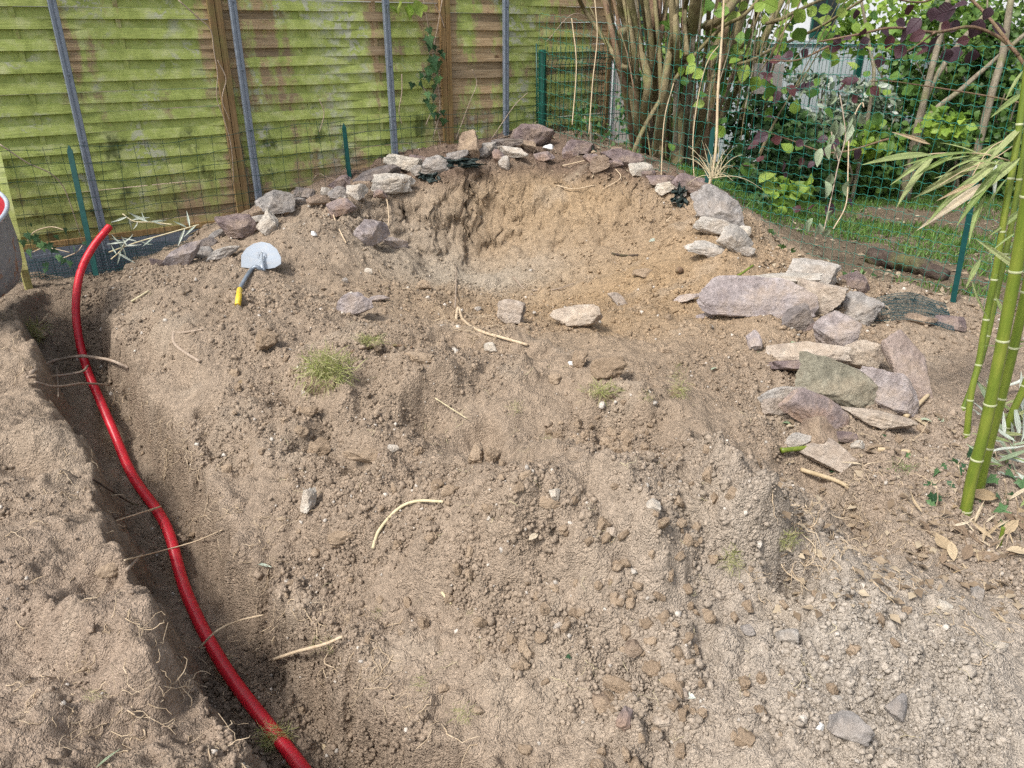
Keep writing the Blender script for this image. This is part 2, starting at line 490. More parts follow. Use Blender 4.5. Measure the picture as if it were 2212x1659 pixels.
def m_slat():
    g = NG('weathered_slat', 0.8, 0.2); p = g.pos()
    # coordinates along the fence (s) and up (z)
    s = g.n('VectorMath', {0: p, 1: (FW[0], FW[1], 0)}, operation='DOT_PRODUCT').outputs['Value']
    s = g.math('SUBTRACT', s, float(P0.dot(FW)))
    z = g.n('SeparateXYZ', {'Vector': p}).outputs[2]
    sz = g.n('CombineXYZ', {0: s, 1: z, 2: g.math('MULTIPLY', g.rnd(), 0.0)}).outputs[0]
    szr = g.n('CombineXYZ', {0: s, 1: z, 2: g.math('MULTIPLY', g.rnd(), 40.0)}).outputs[0]
    grain = g.noise(g.scaled(szr, (2.2, 60, 1)), 2.0, 6, 0.6, 0.8)
    knots = g.noise(g.scaled(szr, (6, 14, 1)), 1.3, 2, 0.5)
    wood = g.ramp(grain, [(0.25, (0.17, 0.115, 0.065)), (0.5, (0.35, 0.26, 0.16)), (0.75, (0.47, 0.375, 0.255))])
    wood = g.mix(g.ramp(knots, [(0.68, 0.0), (0.74, 0.8)]), wood, (0.08, 0.04, 0.02))
    wood = g.mix(1.0, wood, g.ramp(g.rnd(), [(0, (0.72, 0.72, 0.72)), (1, (1.2, 1.15, 1.05))]), 'MULTIPLY')
    # algae: broad patches, vertical runs, finer break-up
    broad = g.noise(g.scaled(sz, (1.15, 0.55, 1), (0.35, 0.1, 0)), 1.6, 3, 0.5)
    runs = g.noise(g.scaled(sz, (6.5, 0.7, 1)), 1.5, 4, 0.6)
    fine = g.noise(szr, 26, 6, 0.7)
    lean = g.ramp(g.math('MULTIPLY', g.math('ADD', s, 1.9), 1.0 / 5.8), [(0.0, 0.15), (0.32, 0.10), (0.55, 0.05), (0.66, 0.0), (0.9, 0.0)])
    low = g.ramp(g.math('MULTIPLY', z, 0.5), [(0.14, 0.0), (0.26, 0.06), (0.42, 0.16), (0.95, 0.10)])
    edge = g.math('ABSOLUTE', g.math('SUBTRACT', g.math('FRACT', g.math('MULTIPLY', g.math('ADD', s, 1.8), 1 / 1.8)), 0.5))
    edge = g.ramp(edge, [(0.36, 0.0), (0.5, 0.17)])
    a = g.math('ADD', g.math('ADD', g.math('MULTIPLY', broad, 0.95), g.math('MULTIPLY', runs, 0.45)), g.math('MULTIPLY', fine, 0.28))
    a = g.math('SUBTRACT', g.math('ADD', a, g.math('ADD', lean, low)), edge)
    a = g.math('ADD', a, g.math('MULTIPLY', g.math('SUBTRACT', g.rnd(), 0.5), 0.10))
    am = g.ramp(a, [(0.90, 0.0), (1.32, 1.0)])
    gfine = g.noise(szr, 9, 6, 0.65)
    green = g.ramp(gfine, [(0.25, (0.18, 0.24, 0.05)), (0.5, (0.34, 0.42, 0.11)), (0.75, (0.52, 0.56, 0.27))])
    c = g.mix(g.math('MULTIPLY', am, 0.88), wood, green)
    # dark moss patches low on the boards
    mo = g.noise(g.scaled(sz, (3.2, 2.2, 1)), 1.7, 5, 0.65)
    mm = g.math('MULTIPLY', g.ramp(mo, [(0.54, 0.0), (0.64, 1.0)]), g.ramp(z, [(0.35, 0.9), (0.95, 0.75), (1.5, 0.15)]))
    c = g.mix(g.math('MULTIPLY', mm, am), c, (0.035, 0.05, 0.014))
    # pale lichen with hard outlines
    li = g.noise(szr, 13, 8, 0.72, 0.3)
    lb = g.noise(g.scaled(sz, (2.6, 2.6, 1), (3, 1, 0)), 1.0, 3, 0.5)
    lm = g.math('MULTIPLY', g.ramp(li, [(0.51, 0.0), (0.54, 1.0)]), g.ramp(g.math('ADD', lb, g.math('MULTIPLY', am, 0.12)), [(0.66, 0.0), (0.74, 1.0)]))
    c = g.mix(g.math('MULTIPLY', lm, 0.75), c, (0.42, 0.42, 0.35))
    # pale run of lichen down one panel, splashed dirt near the ground
    ls = g.ramp(g.math('ABSOLUTE', g.math('SUBTRACT', g.math('ADD', s, g.math('MULTIPLY', runs, 0.1)), 0.87)), [(0.05, 1.0), (0.16, 0.0)])
    c = g.mix(g.math('MULTIPLY', ls, g.ramp(g.noise(szr, 15, 7, 0.7), [(0.45, 0.0), (0.6, 0.6)])), c, (0.45, 0.46, 0.38))
    dz = g.math('MULTIPLY', g.ramp(g.math('ADD', z, g.math('MULTIPLY', broad, 0.5)), [(0.55, 0.8), (1.05, 0.0)]), 0.75)
    c = g.mix(dz, c, g.mix(1.0, wood, (0.62, 0.58, 0.55), 'MULTIPLY'))
    g.col(c)
    g.nrm(g.bump(g.math('ADD', grain, g.math('MULTIPLY', fine, 0.5)), 0.004, 0.8))
    return g.m

def m_frame():
    g = NG('fence_timber', 0.8, 0.2); p = g.pos()
    r = g.math('MULTIPLY', g.rnd(), 9.0)
    pv = g.n('VectorMath', {0: p, 1: g.n('CombineXYZ', {0: r, 1: r, 2: r}).outputs[0]}, operation='ADD').outputs[0]
    grain = g.noise(g.scaled(pv, (40, 40, 1.6)), 1.6, 6, 0.6, 0.5)
    c = g.ramp(grain, [(0.25, (0.12, 0.075, 0.033)), (0.5, (0.25, 0.165, 0.08)), (0.75, (0.35, 0.245, 0.13))])
    n = g.noise(p, 5, 5, 0.65)
    c = g.mix(g.ramp(n, [(0.5, 0.0), (0.7, 0.55)]), c, (0.17, 0.2, 0.06))
    c = g.mix(1.0, c, g.ramp(g.rnd(), [(0, (0.75, 0.75, 0.75)), (1, (1.15, 1.1, 1.0))]), 'MULTIPLY')
    g.col(c); g.nrm(g.bump(grain, 0.004, 0.8))
    return g.m

def m_metal(name, c0, c1, rough=0.45, metallic=0.6, rust=0.0, scale=30):
    g = NG(name, rough, 0.5); p = g.pos()
    g.b.inputs['Metallic'].default_value = metallic
    n = g.noise(p, scale, 6, 0.65)
    c = g.ramp(n, [(0.3, c0), (0.7, c1)])
    if rust > 0:
        rn = g.noise(g.scaled(p, (1, 1, 0.45)), 14, 8, 0.7, 0.5)
        rm = g.ramp(rn, [(0.62 - rust * 0.2, 0.0), (0.68 - rust * 0.2, 1.0)])
        c = g.mix(rm, c, g.ramp(g.noise(p, 60, 4), [(0.3, (0.16, 0.06, 0.025)), (0.7, (0.33, 0.16, 0.08))]))
        ws = g.noise(p, 22, 6, 0.7)
        c = g.mix(g.ramp(ws, [(0.66, 0.0), (0.69, 0.8)]), c, (0.55, 0.55, 0.53))
        g.t.links.new(g.math('MULTIPLY', g.math('SUBTRACT', 1.0, rm), metallic), g.b.inputs['Metallic'])
    g.col(c); g.rgh(g.ramp(n, [(0.3, rough - 0.08), (0.7, rough + 0.15)]))
    g.nrm(g.bump(n, 0.002, 0.4))
    return g.m

def m_plain(name, c0, c1, rough=0.6, spec=0.4, scale=25, bump=0.002, objc=False, sc=(1, 1, 1), detail=5):
    g = NG(name, rough, spec); p = g.obj() if objc else g.pos()
    n = g.noise(g.scaled(p, sc), scale, detail, 0.62)
    g.col(g.ramp(n, [(0.28, c0), (0.72, c1)])); g.nrm(g.bump(n, bump, 0.8))
    return g.m

def m_bark(name, c0, c1, c2, sc=(14, 14, 3.0), bump=0.012):
    g = NG(name, 0.85, 0.2); p = g.pos()
    n = g.noise(g.scaled(p, sc), 2.0, 7, 0.65, 0.6); n2 = g.noise(p, 5, 4, 0.6); n3 = g.noise(p, 90, 4, 0.6)
    c = g.ramp(n, [(0.28, c0), (0.5, c1), (0.72, c2)])
    c = g.mix(1.0, c, g.ramp(n3, [(0.3, 0.75), (0.7, 1.2)]), 'MULTIPLY')
    c = g.mix(g.ramp(n2, [(0.5, 0.0), (0.68, 0.65)]), c, (0.16, 0.17, 0.06))
    g.col(c); g.nrm(g.bump(g.math('ADD', n, g.math('MULTIPLY', n3, 0.3)), bump, 1.0))
    return g.m

def m_bamboo():
    g = NG('bamboo_green', 0.38, 0.45)
    p = g.pos()
    n = g.noise(g.scaled(p, (30, 30, 2.5)), 2.0, 5, 0.6); n2 = g.noise(p, 6, 3)
    c = g.ramp(g.math('ADD', g.math('MULTIPLY', n, 0.55), g.math('MULTIPLY', n2, 0.45)), [(0.3, (0.065, 0.11, 0.012)), (0.5, (0.13, 0.18, 0.022)), (0.7, (0.22, 0.245, 0.04))])
    bl = g.noise(p, 38, 6, 0.7)
    c = g.mix(g.ramp(bl, [(0.66, 0.0), (0.72, 0.55)]), c, (0.36, 0.38, 0.22))
    g.col(c); g.nrm(g.bump(n, 0.0015, 0.5))
    return g.m

def m_dusty(name, c, rough, metallic=0.0, amount=0.45, scale=30):
    g = NG(name, rough, 0.5); p = g.pos(); g.b.inputs['Metallic'].default_value = metallic
    n = g.noise(p, scale, 8, 0.72); n1 = g.noise(p, 5, 3)
    m = g.math('MULTIPLY', g.ramp(n, [(0.5, 0.0), (0.68, 1.0)]), g.ramp(n1, [(0.4, amount * 0.25), (0.62, amount)]))
    g.col(g.mix(m, g.mix(1.0, c, g.ramp(n1, [(0.3, 0.85), (0.7, 1.1)]), 'MULTIPLY'), (0.36, 0.28, 0.2)))
    g.rgh(g.math('ADD', rough, g.math('MULTIPLY', m, 0.6)))
    return g.m

MAT = dict(
    soil=m_soil(), crumb=m_crumb(), clod=m_clod(), slat=m_slat(), frame=m_frame(), bamboo=m_bamboo(),
    st_lav=m_stone('stone_lavender', (0.21, 0.175, 0.17), (0.37, 0.325, 0.315), (0.51, 0.47, 0.465), 0.45),
    st_tan=m_stone('stone_tan', (0.27, 0.215, 0.175), (0.43, 0.365, 0.30), (0.57, 0.51, 0.44), 0.3),
    st_pur=m_stone('stone_purple', (0.11, 0.082, 0.082), (0.20, 0.155, 0.152), (0.31, 0.255, 0.25), 0.4),
    st_gry=m_stone('stone_grey', (0.19, 0.18, 0.17), (0.33, 0.31, 0.29), (0.47, 0.45, 0.42), 0.3),
    st_pal=m_stone('stone_pale', (0.33, 0.30, 0.26), (0.5, 0.465, 0.41), (0.66, 0.63, 0.58), 0.4),
    st_grn=m_stone('stone_greenish', (0.15, 0.14, 0.105), (0.25, 0.235, 0.18), (0.35, 0.33, 0.26), 0.3),
    st_rus=m_stone('stone_rusty', (0.14, 0.115, 0.12), (0.27, 0.22, 0.21), (0.38, 0.29, 0.22), 0.3, (0.36, 0.2, 0.1)),
    st_drk=m_stone('stone_dark', (0.09, 0.08, 0.078), (0.17, 0.15, 0.145), (0.27, 0.245, 0.235), 0.25),
    st_brn=m_stone('stone_brown', (0.16, 0.115, 0.085), (0.27, 0.205, 0.155), (0.38, 0.30, 0.23), 0.4),
    galv=m_metal('galvanised_steel', (0.16, 0.19, 0.24), (0.23, 0.265, 0.315), 0.5, 0.45),
    tgreen=m_plain('green_post_paint', (0.0, 0.036, 0.033), (0.003, 0.056, 0.05), 0.5, 0.3),
    dgreen=m_plain('dark_green_coating', (0.004, 0.045, 0.032), (0.008, 0.07, 0.052), 0.35, 0.5),
    wire=m_plain('green_wire', (0.012, 0.15, 0.11), (0.03, 0.22, 0.165), 0.4, 0.4),
    dwire=m_plain('dark_green_wire', (0.006, 0.03, 0.024), (0.012, 0.05, 0.04), 0.5, 0.3),
    concrete=m_plain('concrete', (0.13, 0.15, 0.18), (0.2, 0.22, 0.25), 0.9, 0.2, 35, 0.004),
    bark=m_bark('hazel_bark', (0.10, 0.078, 0.04), (0.19, 0.155, 0.085), (0.29, 0.245, 0.145)),
    bark2=m_bark('pale_bark', (0.12, 0.1, 0.07), (0.21, 0.18, 0.13), (0.3, 0.265, 0.2)),
    bark3=m_bark('dark_bark', (0.045, 0.03, 0.024), (0.085, 0.062, 0.05), (0.14, 0.11, 0.09), (9, 9, 9), 0.03),
    barkr=m_bark('reddish_bark', (0.09, 0.055, 0.035), (0.17, 0.11, 0.07), (0.25, 0.175, 0.12)),
    root=m_plain('root', (0.38, 0.28, 0.18), (0.6, 0.49, 0.35), 0.85, 0.2, 60),
    dryroot=m_plain('dead_branch', (0.22, 0.165, 0.12), (0.42, 0.34, 0.27), 0.85, 0.2, 60),
    straw=m_plain('dry_straw', (0.42, 0.36, 0.22), (0.62, 0.54, 0.36), 0.75, 0.3, 40),
    cane=m_plain('dry_cane', (0.36, 0.27, 0.16), (0.52, 0.42, 0.28), 0.6, 0.3, 20, 0.001, False, (1, 1, 0.3)),
    red=m_dusty('red_plastic', (0.55, 0.012, 0.028), 0.36, 0.0, 0.25, 45),
    yellow=m_plain('yellow_plastic', (0.62, 0.42, 0.03), (0.72, 0.52, 0.06), 0.45, 0.4, 30),
    steel=m_dusty('shovel_steel', (0.36, 0.40, 0.45), 0.4, 0.3, 0.35, 24),
    pole=m_metal('blue_grey_tube', (0.17, 0.20, 0.24), (0.27, 0.31, 0.36), 0.4, 0.4),
    tub=m_metal('rusty_tub', (0.19, 0.20, 0.22), (0.28, 0.29, 0.31), 0.55, 0.25, 0.35),
    rim=m_metal('pale_rim', (0.36, 0.40, 0.46), (0.46, 0.5, 0.55), 0.45, 0.3),
    redpaint=m_plain('red_paint', (0.34, 0.02, 0.03), (0.45, 0.05, 0.06), 0.5, 0.4, 18, 0.006),
    white=m_plain('white_render', (0.6, 0.62, 0.64), (0.7, 0.71, 0.72), 0.8, 0.2, 6),
    pwhite=m_plain('pale_wall', (0.36, 0.41, 0.43), (0.44, 0.48, 0.49), 0.8, 0.2, 4),
    glass=m_plain('dark_glass', (0.012, 0.018, 0.022), (0.02, 0.028, 0.032), 0.08, 0.5),
    greyboard=m_plain('grey_board', (0.2, 0.18, 0.165), (0.29, 0.27, 0.25), 0.85, 0.2, 14),
    blacksheet=m_plain('black_sheet', (0.012, 0.022, 0.02), (0.03, 0.045, 0.042), 0.5, 0.4, 30),
    net=m_plain('green_net', (0.012, 0.05, 0.06), (0.025, 0.085, 0.1), 0.8, 0.2, 60),
    brickw=m_plain('white_brick', (0.58, 0.58, 0.57), (0.72, 0.72, 0.71), 0.85, 0.2, 40),
    lf_hedge=m_leaf('hedge_leaf', (0.025, 0.06, 0.014), (0.07, 0.145, 0.03), (0.17, 0.27, 0.06), 0.32),
    lf_dark=m_leaf('ivy_mass_leaf', (0.014, 0.036, 0.012), (0.042, 0.095, 0.025), (0.10, 0.19, 0.05), 0.25),
    lf_lime=m_leaf('lime_leaf', (0.10, 0.19, 0.025), (0.21, 0.33, 0.045), (0.33, 0.45, 0.08), 0.4),
    lf_silver=m_leaf('silver_leaf', (0.05, 0.085, 0.045), (0.17, 0.22, 0.13), (0.62, 0.66, 0.6), 0.15, 0.4),
    lf_purple=m_leaf('purple_leaf', (0.028, 0.008, 0.012), (0.06, 0.02, 0.026), (0.12, 0.035, 0.035), 0.3),
    grass=m_leaf('lawn_grass', (0.055, 0.12, 0.022), (0.11, 0.22, 0.04), (0.2, 0.33, 0.08), 0.3),
    tuft=m_leaf('tuft_grass', (0.2, 0.24, 0.06), (0.37, 0.39, 0.14), (0.56, 0.52, 0.3), 0.3, 0.7),
    litter=m_leaf('dry_litter', (0.14, 0.1, 0.065), (0.28, 0.21, 0.14), (0.46, 0.38, 0.27), 0.15, 0.8),
    lo_lime=m_leafobj('young_hazel_leaf', (0.17, 0.28, 0.04), (0.27, 0.39, 0.07), (0.38, 0.48, 0.12), 0.4),
    lo_green=m_leafobj('green_hazel_leaf', (0.05, 0.12, 0.02), (0.10, 0.2, 0.035), (0.18, 0.3, 0.06), 0.35),
    lo_purple=m_leafobj('purple_hazel_leaf', (0.03, 0.014, 0.02), (0.06, 0.032, 0.042), (0.10, 0.032, 0.032), 0.2),
    lo_ivy=m_leafobj('ivy_leaf', (0.022, 0.06, 0.025), (0.045, 0.11, 0.045), (0.10, 0.19, 0.065), 0.12, 0.42),
    lo_wilt=m_leafobj('wilted_leaf', (0.2, 0.27, 0.15), (0.33, 0.4, 0.26), (0.46, 0.52, 0.38), 0.2, 0.7),
    lo_bam=m_leafobj('bamboo_leaf', (0.16, 0.23, 0.06), (0.27, 0.33, 0.13), (0.42, 0.43, 0.22), 0.3, 0.5, 0.35, (0.5, 0.36, 0.13)),
    lo_dry=m_leafobj('dry_leaf', (0.33, 0.24, 0.14), (0.48, 0.38, 0.25), (0.62, 0.54, 0.41), 0.2, 0.8),
    lo_sage=m_leafobj('pale_dried_leaf', (0.36, 0.42, 0.34), (0.48, 0.53, 0.45), (0.6, 0.63, 0.56), 0.2, 0.7),
)
def m_farground():
    g = NG('lawn_ground', 0.95, 0.1); p = g.pos()
    n = g.noise(p, 2.5, 6, 0.65); n2 = g.noise(p, 60, 5, 0.65)
    c = g.mix(g.ramp(n, [(0.38, 0.0), (0.6, 1.0)]), (0.15, 0.115, 0.075), (0.055, 0.10, 0.025))
    g.col(g.mix(1.0, c, g.ramp(n2, [(0.3, 0.6), (0.7, 1.3)]), 'MULTIPLY')); g.nrm(g.bump(n2, 0.02, 0.8))
    return g.m
MAT['far'] = m_farground()
# ------------------------------------------------------------------ terrain
CTRL_PX = [  # picture position and height of points on the ground
    (600, 1170, -.10), (470, 1010, -.03), (370, 920, .0), (290, 820, .04), (215, 690, .12), (230, 610, .16),
    (850, 1450, -.10), (1000, 1620, -.13), (730, 1300, -.10), (1250, 1659, -.12),
    (700, 1000, .05), (560, 880, .08), (650, 800, .18), (450, 760, .17), (550, 690, .24), (400, 620, .25), (330, 590, .22), (480, 590, .27), (570, 585, .24), (650, 620, .17),
    (800, 790, .20), (900, 780, .20), (1000, 800, .20), (1150, 800, .20), (1300, 815, .21), (1420, 855, .18),
    (850, 950, .03), (900, 935, .02), (900, 850, .17), (1000, 935, .01), (1150, 935, .01), (1300, 945, .03), (860, 1060, .16), (1000, 1025, .27), (1150, 1040, .31), (1100, 1180, .19), (1000, 1250, .03), (1250, 1200, .21), (800, 1150, .02), (1200, 1340, .06), (1100, 1500, -.08),
    (1350, 1050, .33), (1450, 960, .12), (1500, 1060, .30), (1600, 1090, .29), (1680, 1070, .22), (1400, 1200, .22), (1550, 1290, .08), (1650, 1165, .24), (1735, 1130, .17), (1800, 1000, -.04), (1830, 1110, -.10), (1900, 1180, -.06),
    (1300, 1480, -.06), (1500, 1500, .0), (1700, 1400, .06), (1900, 1350, .09), (2050, 1400, .06), (1800, 1580, .02), (2100, 1600, .0), (2212, 1450, .02),
    (2000, 1100, .0), (2120, 1100, .0), (2050, 1250, .0), (2180, 1300, .0), (2100, 900, .02), (2000, 960, .02), (1870, 1200, .03),
    # pit
    (750, 640, .08), (900, 640, .0), (1000, 620, -.05), (1000, 690, .03), (1150, 700, .04), (1255, 705, .05), (1150, 620, -.05), (1050, 560, -.07), (900, 570, -.02), (1250, 600, -.03),
    (1400, 700, .08), (1500, 720, .10), (1640, 770, .10), (1600, 850, .09), (1480, 640, .10), (1350, 620, .05), (1250, 540, .07), (1400, 560, .14), (1500, 570, .19), (1350, 500, .2),
    # back wall and its crest
    (1050, 505, .10), (1050, 430, .37), (1100, 365, .58), (1200, 440, .33), (1200, 360, .57), (1000, 380, .55), (930, 440, .36), (960, 500, .15),
    (1300, 420, .40), (1300, 375, .55), (1400, 450, .36), (1400, 400, .50), (1470, 480, .34), (1530, 520, .33), (1560, 560, .27), (1630, 590, .2),
    (1110, 325, .66), (1180, 310, .70), (1280, 335, .66), (1400, 375, .56), (1500, 410, .50), (1590, 470, .41), (1620, 540, .30), (1660, 600, .22),
    (820, 530, .11), (850, 450, .33), (870, 380, .54), (760, 430, .46), (720, 520, .18), (660, 560, .20), (640, 480, .38), (700, 470, .40), (600, 470, .40), (570, 540, .26), (480, 520, .28), (400, 570, .20),
    # right rocks
    (1700, 800, .06), (1800, 700, .12), (1850, 800, .06), (1900, 680, .08), (1950, 880, .03), (2050, 780, .03), (1750, 940, .03), (2060, 680, .05), (2180, 760, .03),
    # neighbour's ground
    (1700, 560, .12), (1800, 560, .06), (1900, 600, .05), (1900, 500, .02), (2050, 560, .02), (2050, 470, .0), (1750, 480, .06), (2200, 520, .0), (2200, 620, .0),
    # left
    (100, 600, .13), (60, 640, .12), (50, 720, .15), (20, 800, .12), (100, 900, .05), (20, 1000, .05), (100, 1200, .0), (250, 1250, -.02), (300, 1420, -.03), (100, 1600, .0), (400, 1560, -.05), (30, 1420, .0),
    (130, 1050, .03), (220, 1130, .0), (380, 1380, -.04), (560, 1640, -.06),
]
CTRL_W = [(-3.2, 4.9, .13), (-2.9, 5.25, .15), (-2.4, 5.45, .2), (-1.94, 5.8, .42), (-1.45, 6.2, .55), (-.97, 6.5, .66), (-.4, 6.9, .72), (.2, 7.3, .75), (.8, 7.6, .72), (1.3, 7.5, .5), (1.6, 8.3, .2), (.3, 8.6, .5),
          (-1.5, 8.4, .5), (-4.3, 5.2, .1), (-4.3, 3.0, .1), (-3.0, 2.0, .05), (-3.5, 8.4, .2), (5.0, 8.4, .0), (5.0, 5.0, .0), (4.5, 2.0, .0), (3.0, 1.0, .0), (1.5, .4, -.05), (0, .3, -.1), (-1.5, .4, .0), (-4.3, .4, .0), (5, .4, .0), (2.5, 8.5, .0)]
_cp = [at_z(*c) for c in CTRL_PX] + [np.array(c) for c in CTRL_W]
_cp = np.array(_cp)

def rbf_fit(P, reg=1e-3):
    d = np.linalg.norm(P[:, None, :2] - P[None, :, :2], axis=2)
    n = len(P); A = np.zeros((n + 3, n + 3))
    A[:n, :n] = d + np.eye(n) * -reg * 0
    A[:n, :n] -= np.eye(n) * 0.006
    A[:n, n] = 1; A[:n, n + 1:] = P[:, :2]; A[n, :n] = 1; A[n + 1:, :n] = P[:, :2].T
    return np.linalg.solve(A, np.concatenate([P[:, 2], [0, 0, 0]]))
_w = rbf_fit(_cp)
def rbf_eval(X, Y):
    out = np.zeros_like(X)
    for i, p in enumerate(_cp):
        out += _w[i] * np.sqrt((X - p[0]) ** 2 + (Y - p[1]) ** 2 + 0.0012)
    n = len(_cp)
    return out + _w[n] + _w[n + 1] * X + _w[n + 2] * Y

# grid lines: fine where the camera is close
def axis_x():
    a = np.arange(-2.9, 2.9, 0.0092)
    l = np.arange(-4.4, -2.9, 0.03); r = np.arange(2.9 + 0.01, 5.2, 0.03)
    return np.concatenate([l, a, r])
def axis_y():
    y = [0.35]
    while y[-1] < 8.7:
        s = 0.03 if y[-1] < 1.1 else min(0.0068 + (y[-1] - 1.1) * 0.0027, 0.022)
        y.append(y[-1] + s)
    return np.array(y)
GX, GY = axis_x(), axis_y()
XX, YY = np.meshgrid(GX, GY)
cx = np.linspace(-4.5, 5.3, 197); cy = np.linspace(0.3, 8.8, 171)
CXX, CYY = np.meshgrid(cx, cy)
CZ = rbf_eval(CXX, CYY)
def bil(gx, gy, Z, x, y):
    x = np.clip(x, gx[0], gx[-1] - 1e-6); y = np.clip(y, gy[0], gy[-1] - 1e-6)
    i = np.clip(np.searchsorted(gx, x, 'right') - 1, 0, len(gx) - 2); j = np.clip(np.searchsorted(gy, y, 'right') - 1, 0, len(gy) - 2)
    a = (x - gx[i]) / (gx[i + 1] - gx[i]); b = (y - gy[j]) / (gy[j + 1] - gy[j])
    return (Z[j, i] * (1 - a) + Z[j, i + 1] * a) * (1 - b) + (Z[j + 1, i] * (1 - a) + Z[j + 1, i + 1] * a) * b
ZZ = bil(cx, cy, CZ, XX, YY)

# trench: centre line follows the pipe (x, y, floor height, reach to the left, reach to the right)
TR = np.array([(.25, .70, -.44, .12, .26), (-.3, 1.25, -.43, .11, .17), (-.628, 1.6, -.425, .09, .16), (-.97, 1.97, -.42, .08, .15), (-1.25, 2.35, -.41, .12, .14),
               (-1.5, 2.77, -.375, .14, .12), (-1.78, 3.1, -.33, .15, .10), (-2.02, 3.44, -.30, .16, .09), (-2.26, 3.8, -.235, .18, .07), (-2.45, 4.08, -.18, .20, .06), (-2.58, 4.39, -.02, .26, .09), (-2.64, 4.7, .11, .30, .10), (-2.66, 5.0, .13, .30, .1)])
wx = XX + 0.05 * fbm(XX * 2.6, YY * 2.6, octv=3, seed=50); wy = YY + 0.05 * fbm(XX * 2.6 + 9, YY * 2.6, octv=3, seed=60)
best = np.full(XX.shape, 1e9); D = np.zeros(XX.shape); FZ = np.zeros(XX.shape); WL = np.zeros(XX.shape); WR = np.zeros(XX.shape)
for a, b in zip(TR[:-1], TR[1:]):
    d = b[:2] - a[:2]; L = np.linalg.norm(d); d = d / L
    t = np.clip(((wx - a[0]) * d[0] + (wy - a[1]) * d[1]) / L, 0, 1)
    qx = a[0] + d[0] * L * t; qy = a[1] + d[1] * L * t
    dd = np.hypot(wx - qx, wy - qy); side = np.sign(d[0] * (wy - qy) - d[1] * (wx - qx))
    m = dd < best
    best = np.where(m, dd, best); D = np.where(m, -dd * side, D)
    FZ = np.where(m, a[2] + (b[2] - a[2]) * t, FZ); WL = np.where(m, a[3] + (b[3] - a[3]) * t, WL); WR = np.where(m, a[4] + (b[4] - a[4]) * t, WR)
wob = 0.05 * fbm(XX * 5, YY * 5, octv=3, seed=70) + 0.025 * fbm(XX * 19, YY * 19, octv=2, seed=71)
over_r = np.maximum(D - WR - wob, 0); over_l = np.maximum(-D - WL - wob, 0)
wall = FZ + over_r * 5.2 + over_l * 4.0 + np.where(over_r > 0.13, (over_r - 0.13) * -0.8, 0) * 0
LOOSE = ZZ.copy()
inT = wall < ZZ
k = 0.03
hmix = np.clip(0.5 + 0.5 * (ZZ - wall) / k, 0, 1)
ZZ = ZZ * (1 - hmix) + wall * hmix - k * hmix * (1 - hmix) * 0.6
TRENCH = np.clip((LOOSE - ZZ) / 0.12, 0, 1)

# lumps and roughness
vis = (np.abs(XX) < 0.74 * YY + 0.4)
neigh = np.clip(((XX - Q0[0]) * -QN[0] + (YY - Q0[1]) * -QN[1]) / 0.3, 0, 1)          # beyond the wire fence
rough = 1.0 - 0.7 * neigh
ZZ += rough * (0.065 * fbm(XX * 1.9, YY * 1.9, octv=3, seed=1) + 0.042 * fbm(XX * 5.0, YY * 5.0, octv=3, seed=2))
rid = 1 - np.abs(fbm(XX * 8, YY * 8, octv=3, seed=3)) * 2
ZZ += rough * 0.010 * rid
ZZ += rough * 0.011 * fbm(XX * 24, YY * 24, octv=3, seed=4) + rough * 0.005 * fbm(XX * 62, YY * 62, octv=2, seed=5)
clod_mask = np.clip(0.42 + 1.1 * fbm(CXX * 1.7, CYY * 1.7, octv=3, seed=8), 0, 1)
for (qx, qy, r) in [(1385, 1440, .26), (1290, 950, .26), (600, 930, .35), (1130, 1280, .28), (880, 1130, .25), (1480, 1230, .3), (1600, 1130, .25), (1000, 850, .3), (650, 700, .3), (1900, 1500, .35), (740, 560, .3)]:
    q = at_z(qx, qy, .03); clod_mask = np.maximum(clod_mask, .95 * np.exp(-((CXX - q[0]) ** 2 + (CYY - q[1]) ** 2) / r ** 2))
LBF = (CXX < -(.12 + .62 * (CYY - .8)) - .25)
clod_mask *= 1 - .6 * np.clip((-0.75 - 0.62 * CYY - CXX + 0.55) * 0 + (CXX < -(.12 + .62 * (CYY - .8)) - .25) * 1.0, 0, 1)
def worley(x, y, seed):
    ix = np.floor(x).astype(np.int64); iy = np.floor(y).astype(np.int64); f1 = np.full(x.shape, 9.); f2 = np.full(x.shape, 9.); cid = np.zeros(x.shape)
    z0 = np.zeros_like(ix)
    for di in (-1, 0, 1):
        for dj in (-1, 0, 1):
            jx, jy = ix + di + 1000, iy + dj + 1000
            px_ = ix + di + .5 + .46 * _hash(jx, jy, z0, seed); py_ = iy + dj + .5 + .46 * _hash(jx, jy, z0, seed + 1); d = np.hypot(x - px_, y - py_)
            m = d < f1; f2 = np.where(m, f1, np.minimum(f2, d)); cid = np.where(m, _hash(jx, jy, z0, seed + 2), cid); f1 = np.where(m, d, f1)
    return f1, f2, cid
cmk = bil(cx, cy, clod_mask, XX, YY); lbf_ = bil(cx, cy, LBF * 1.0, XX, YY)
ZZ += lbf_ * (.055 * fbm(XX * 3.4, YY * 3.4, octv=4, seed=95) - .03 * np.clip(fbm(XX * 6, YY * 6, octv=2, seed=96) - .3, 0, 1) * 2)
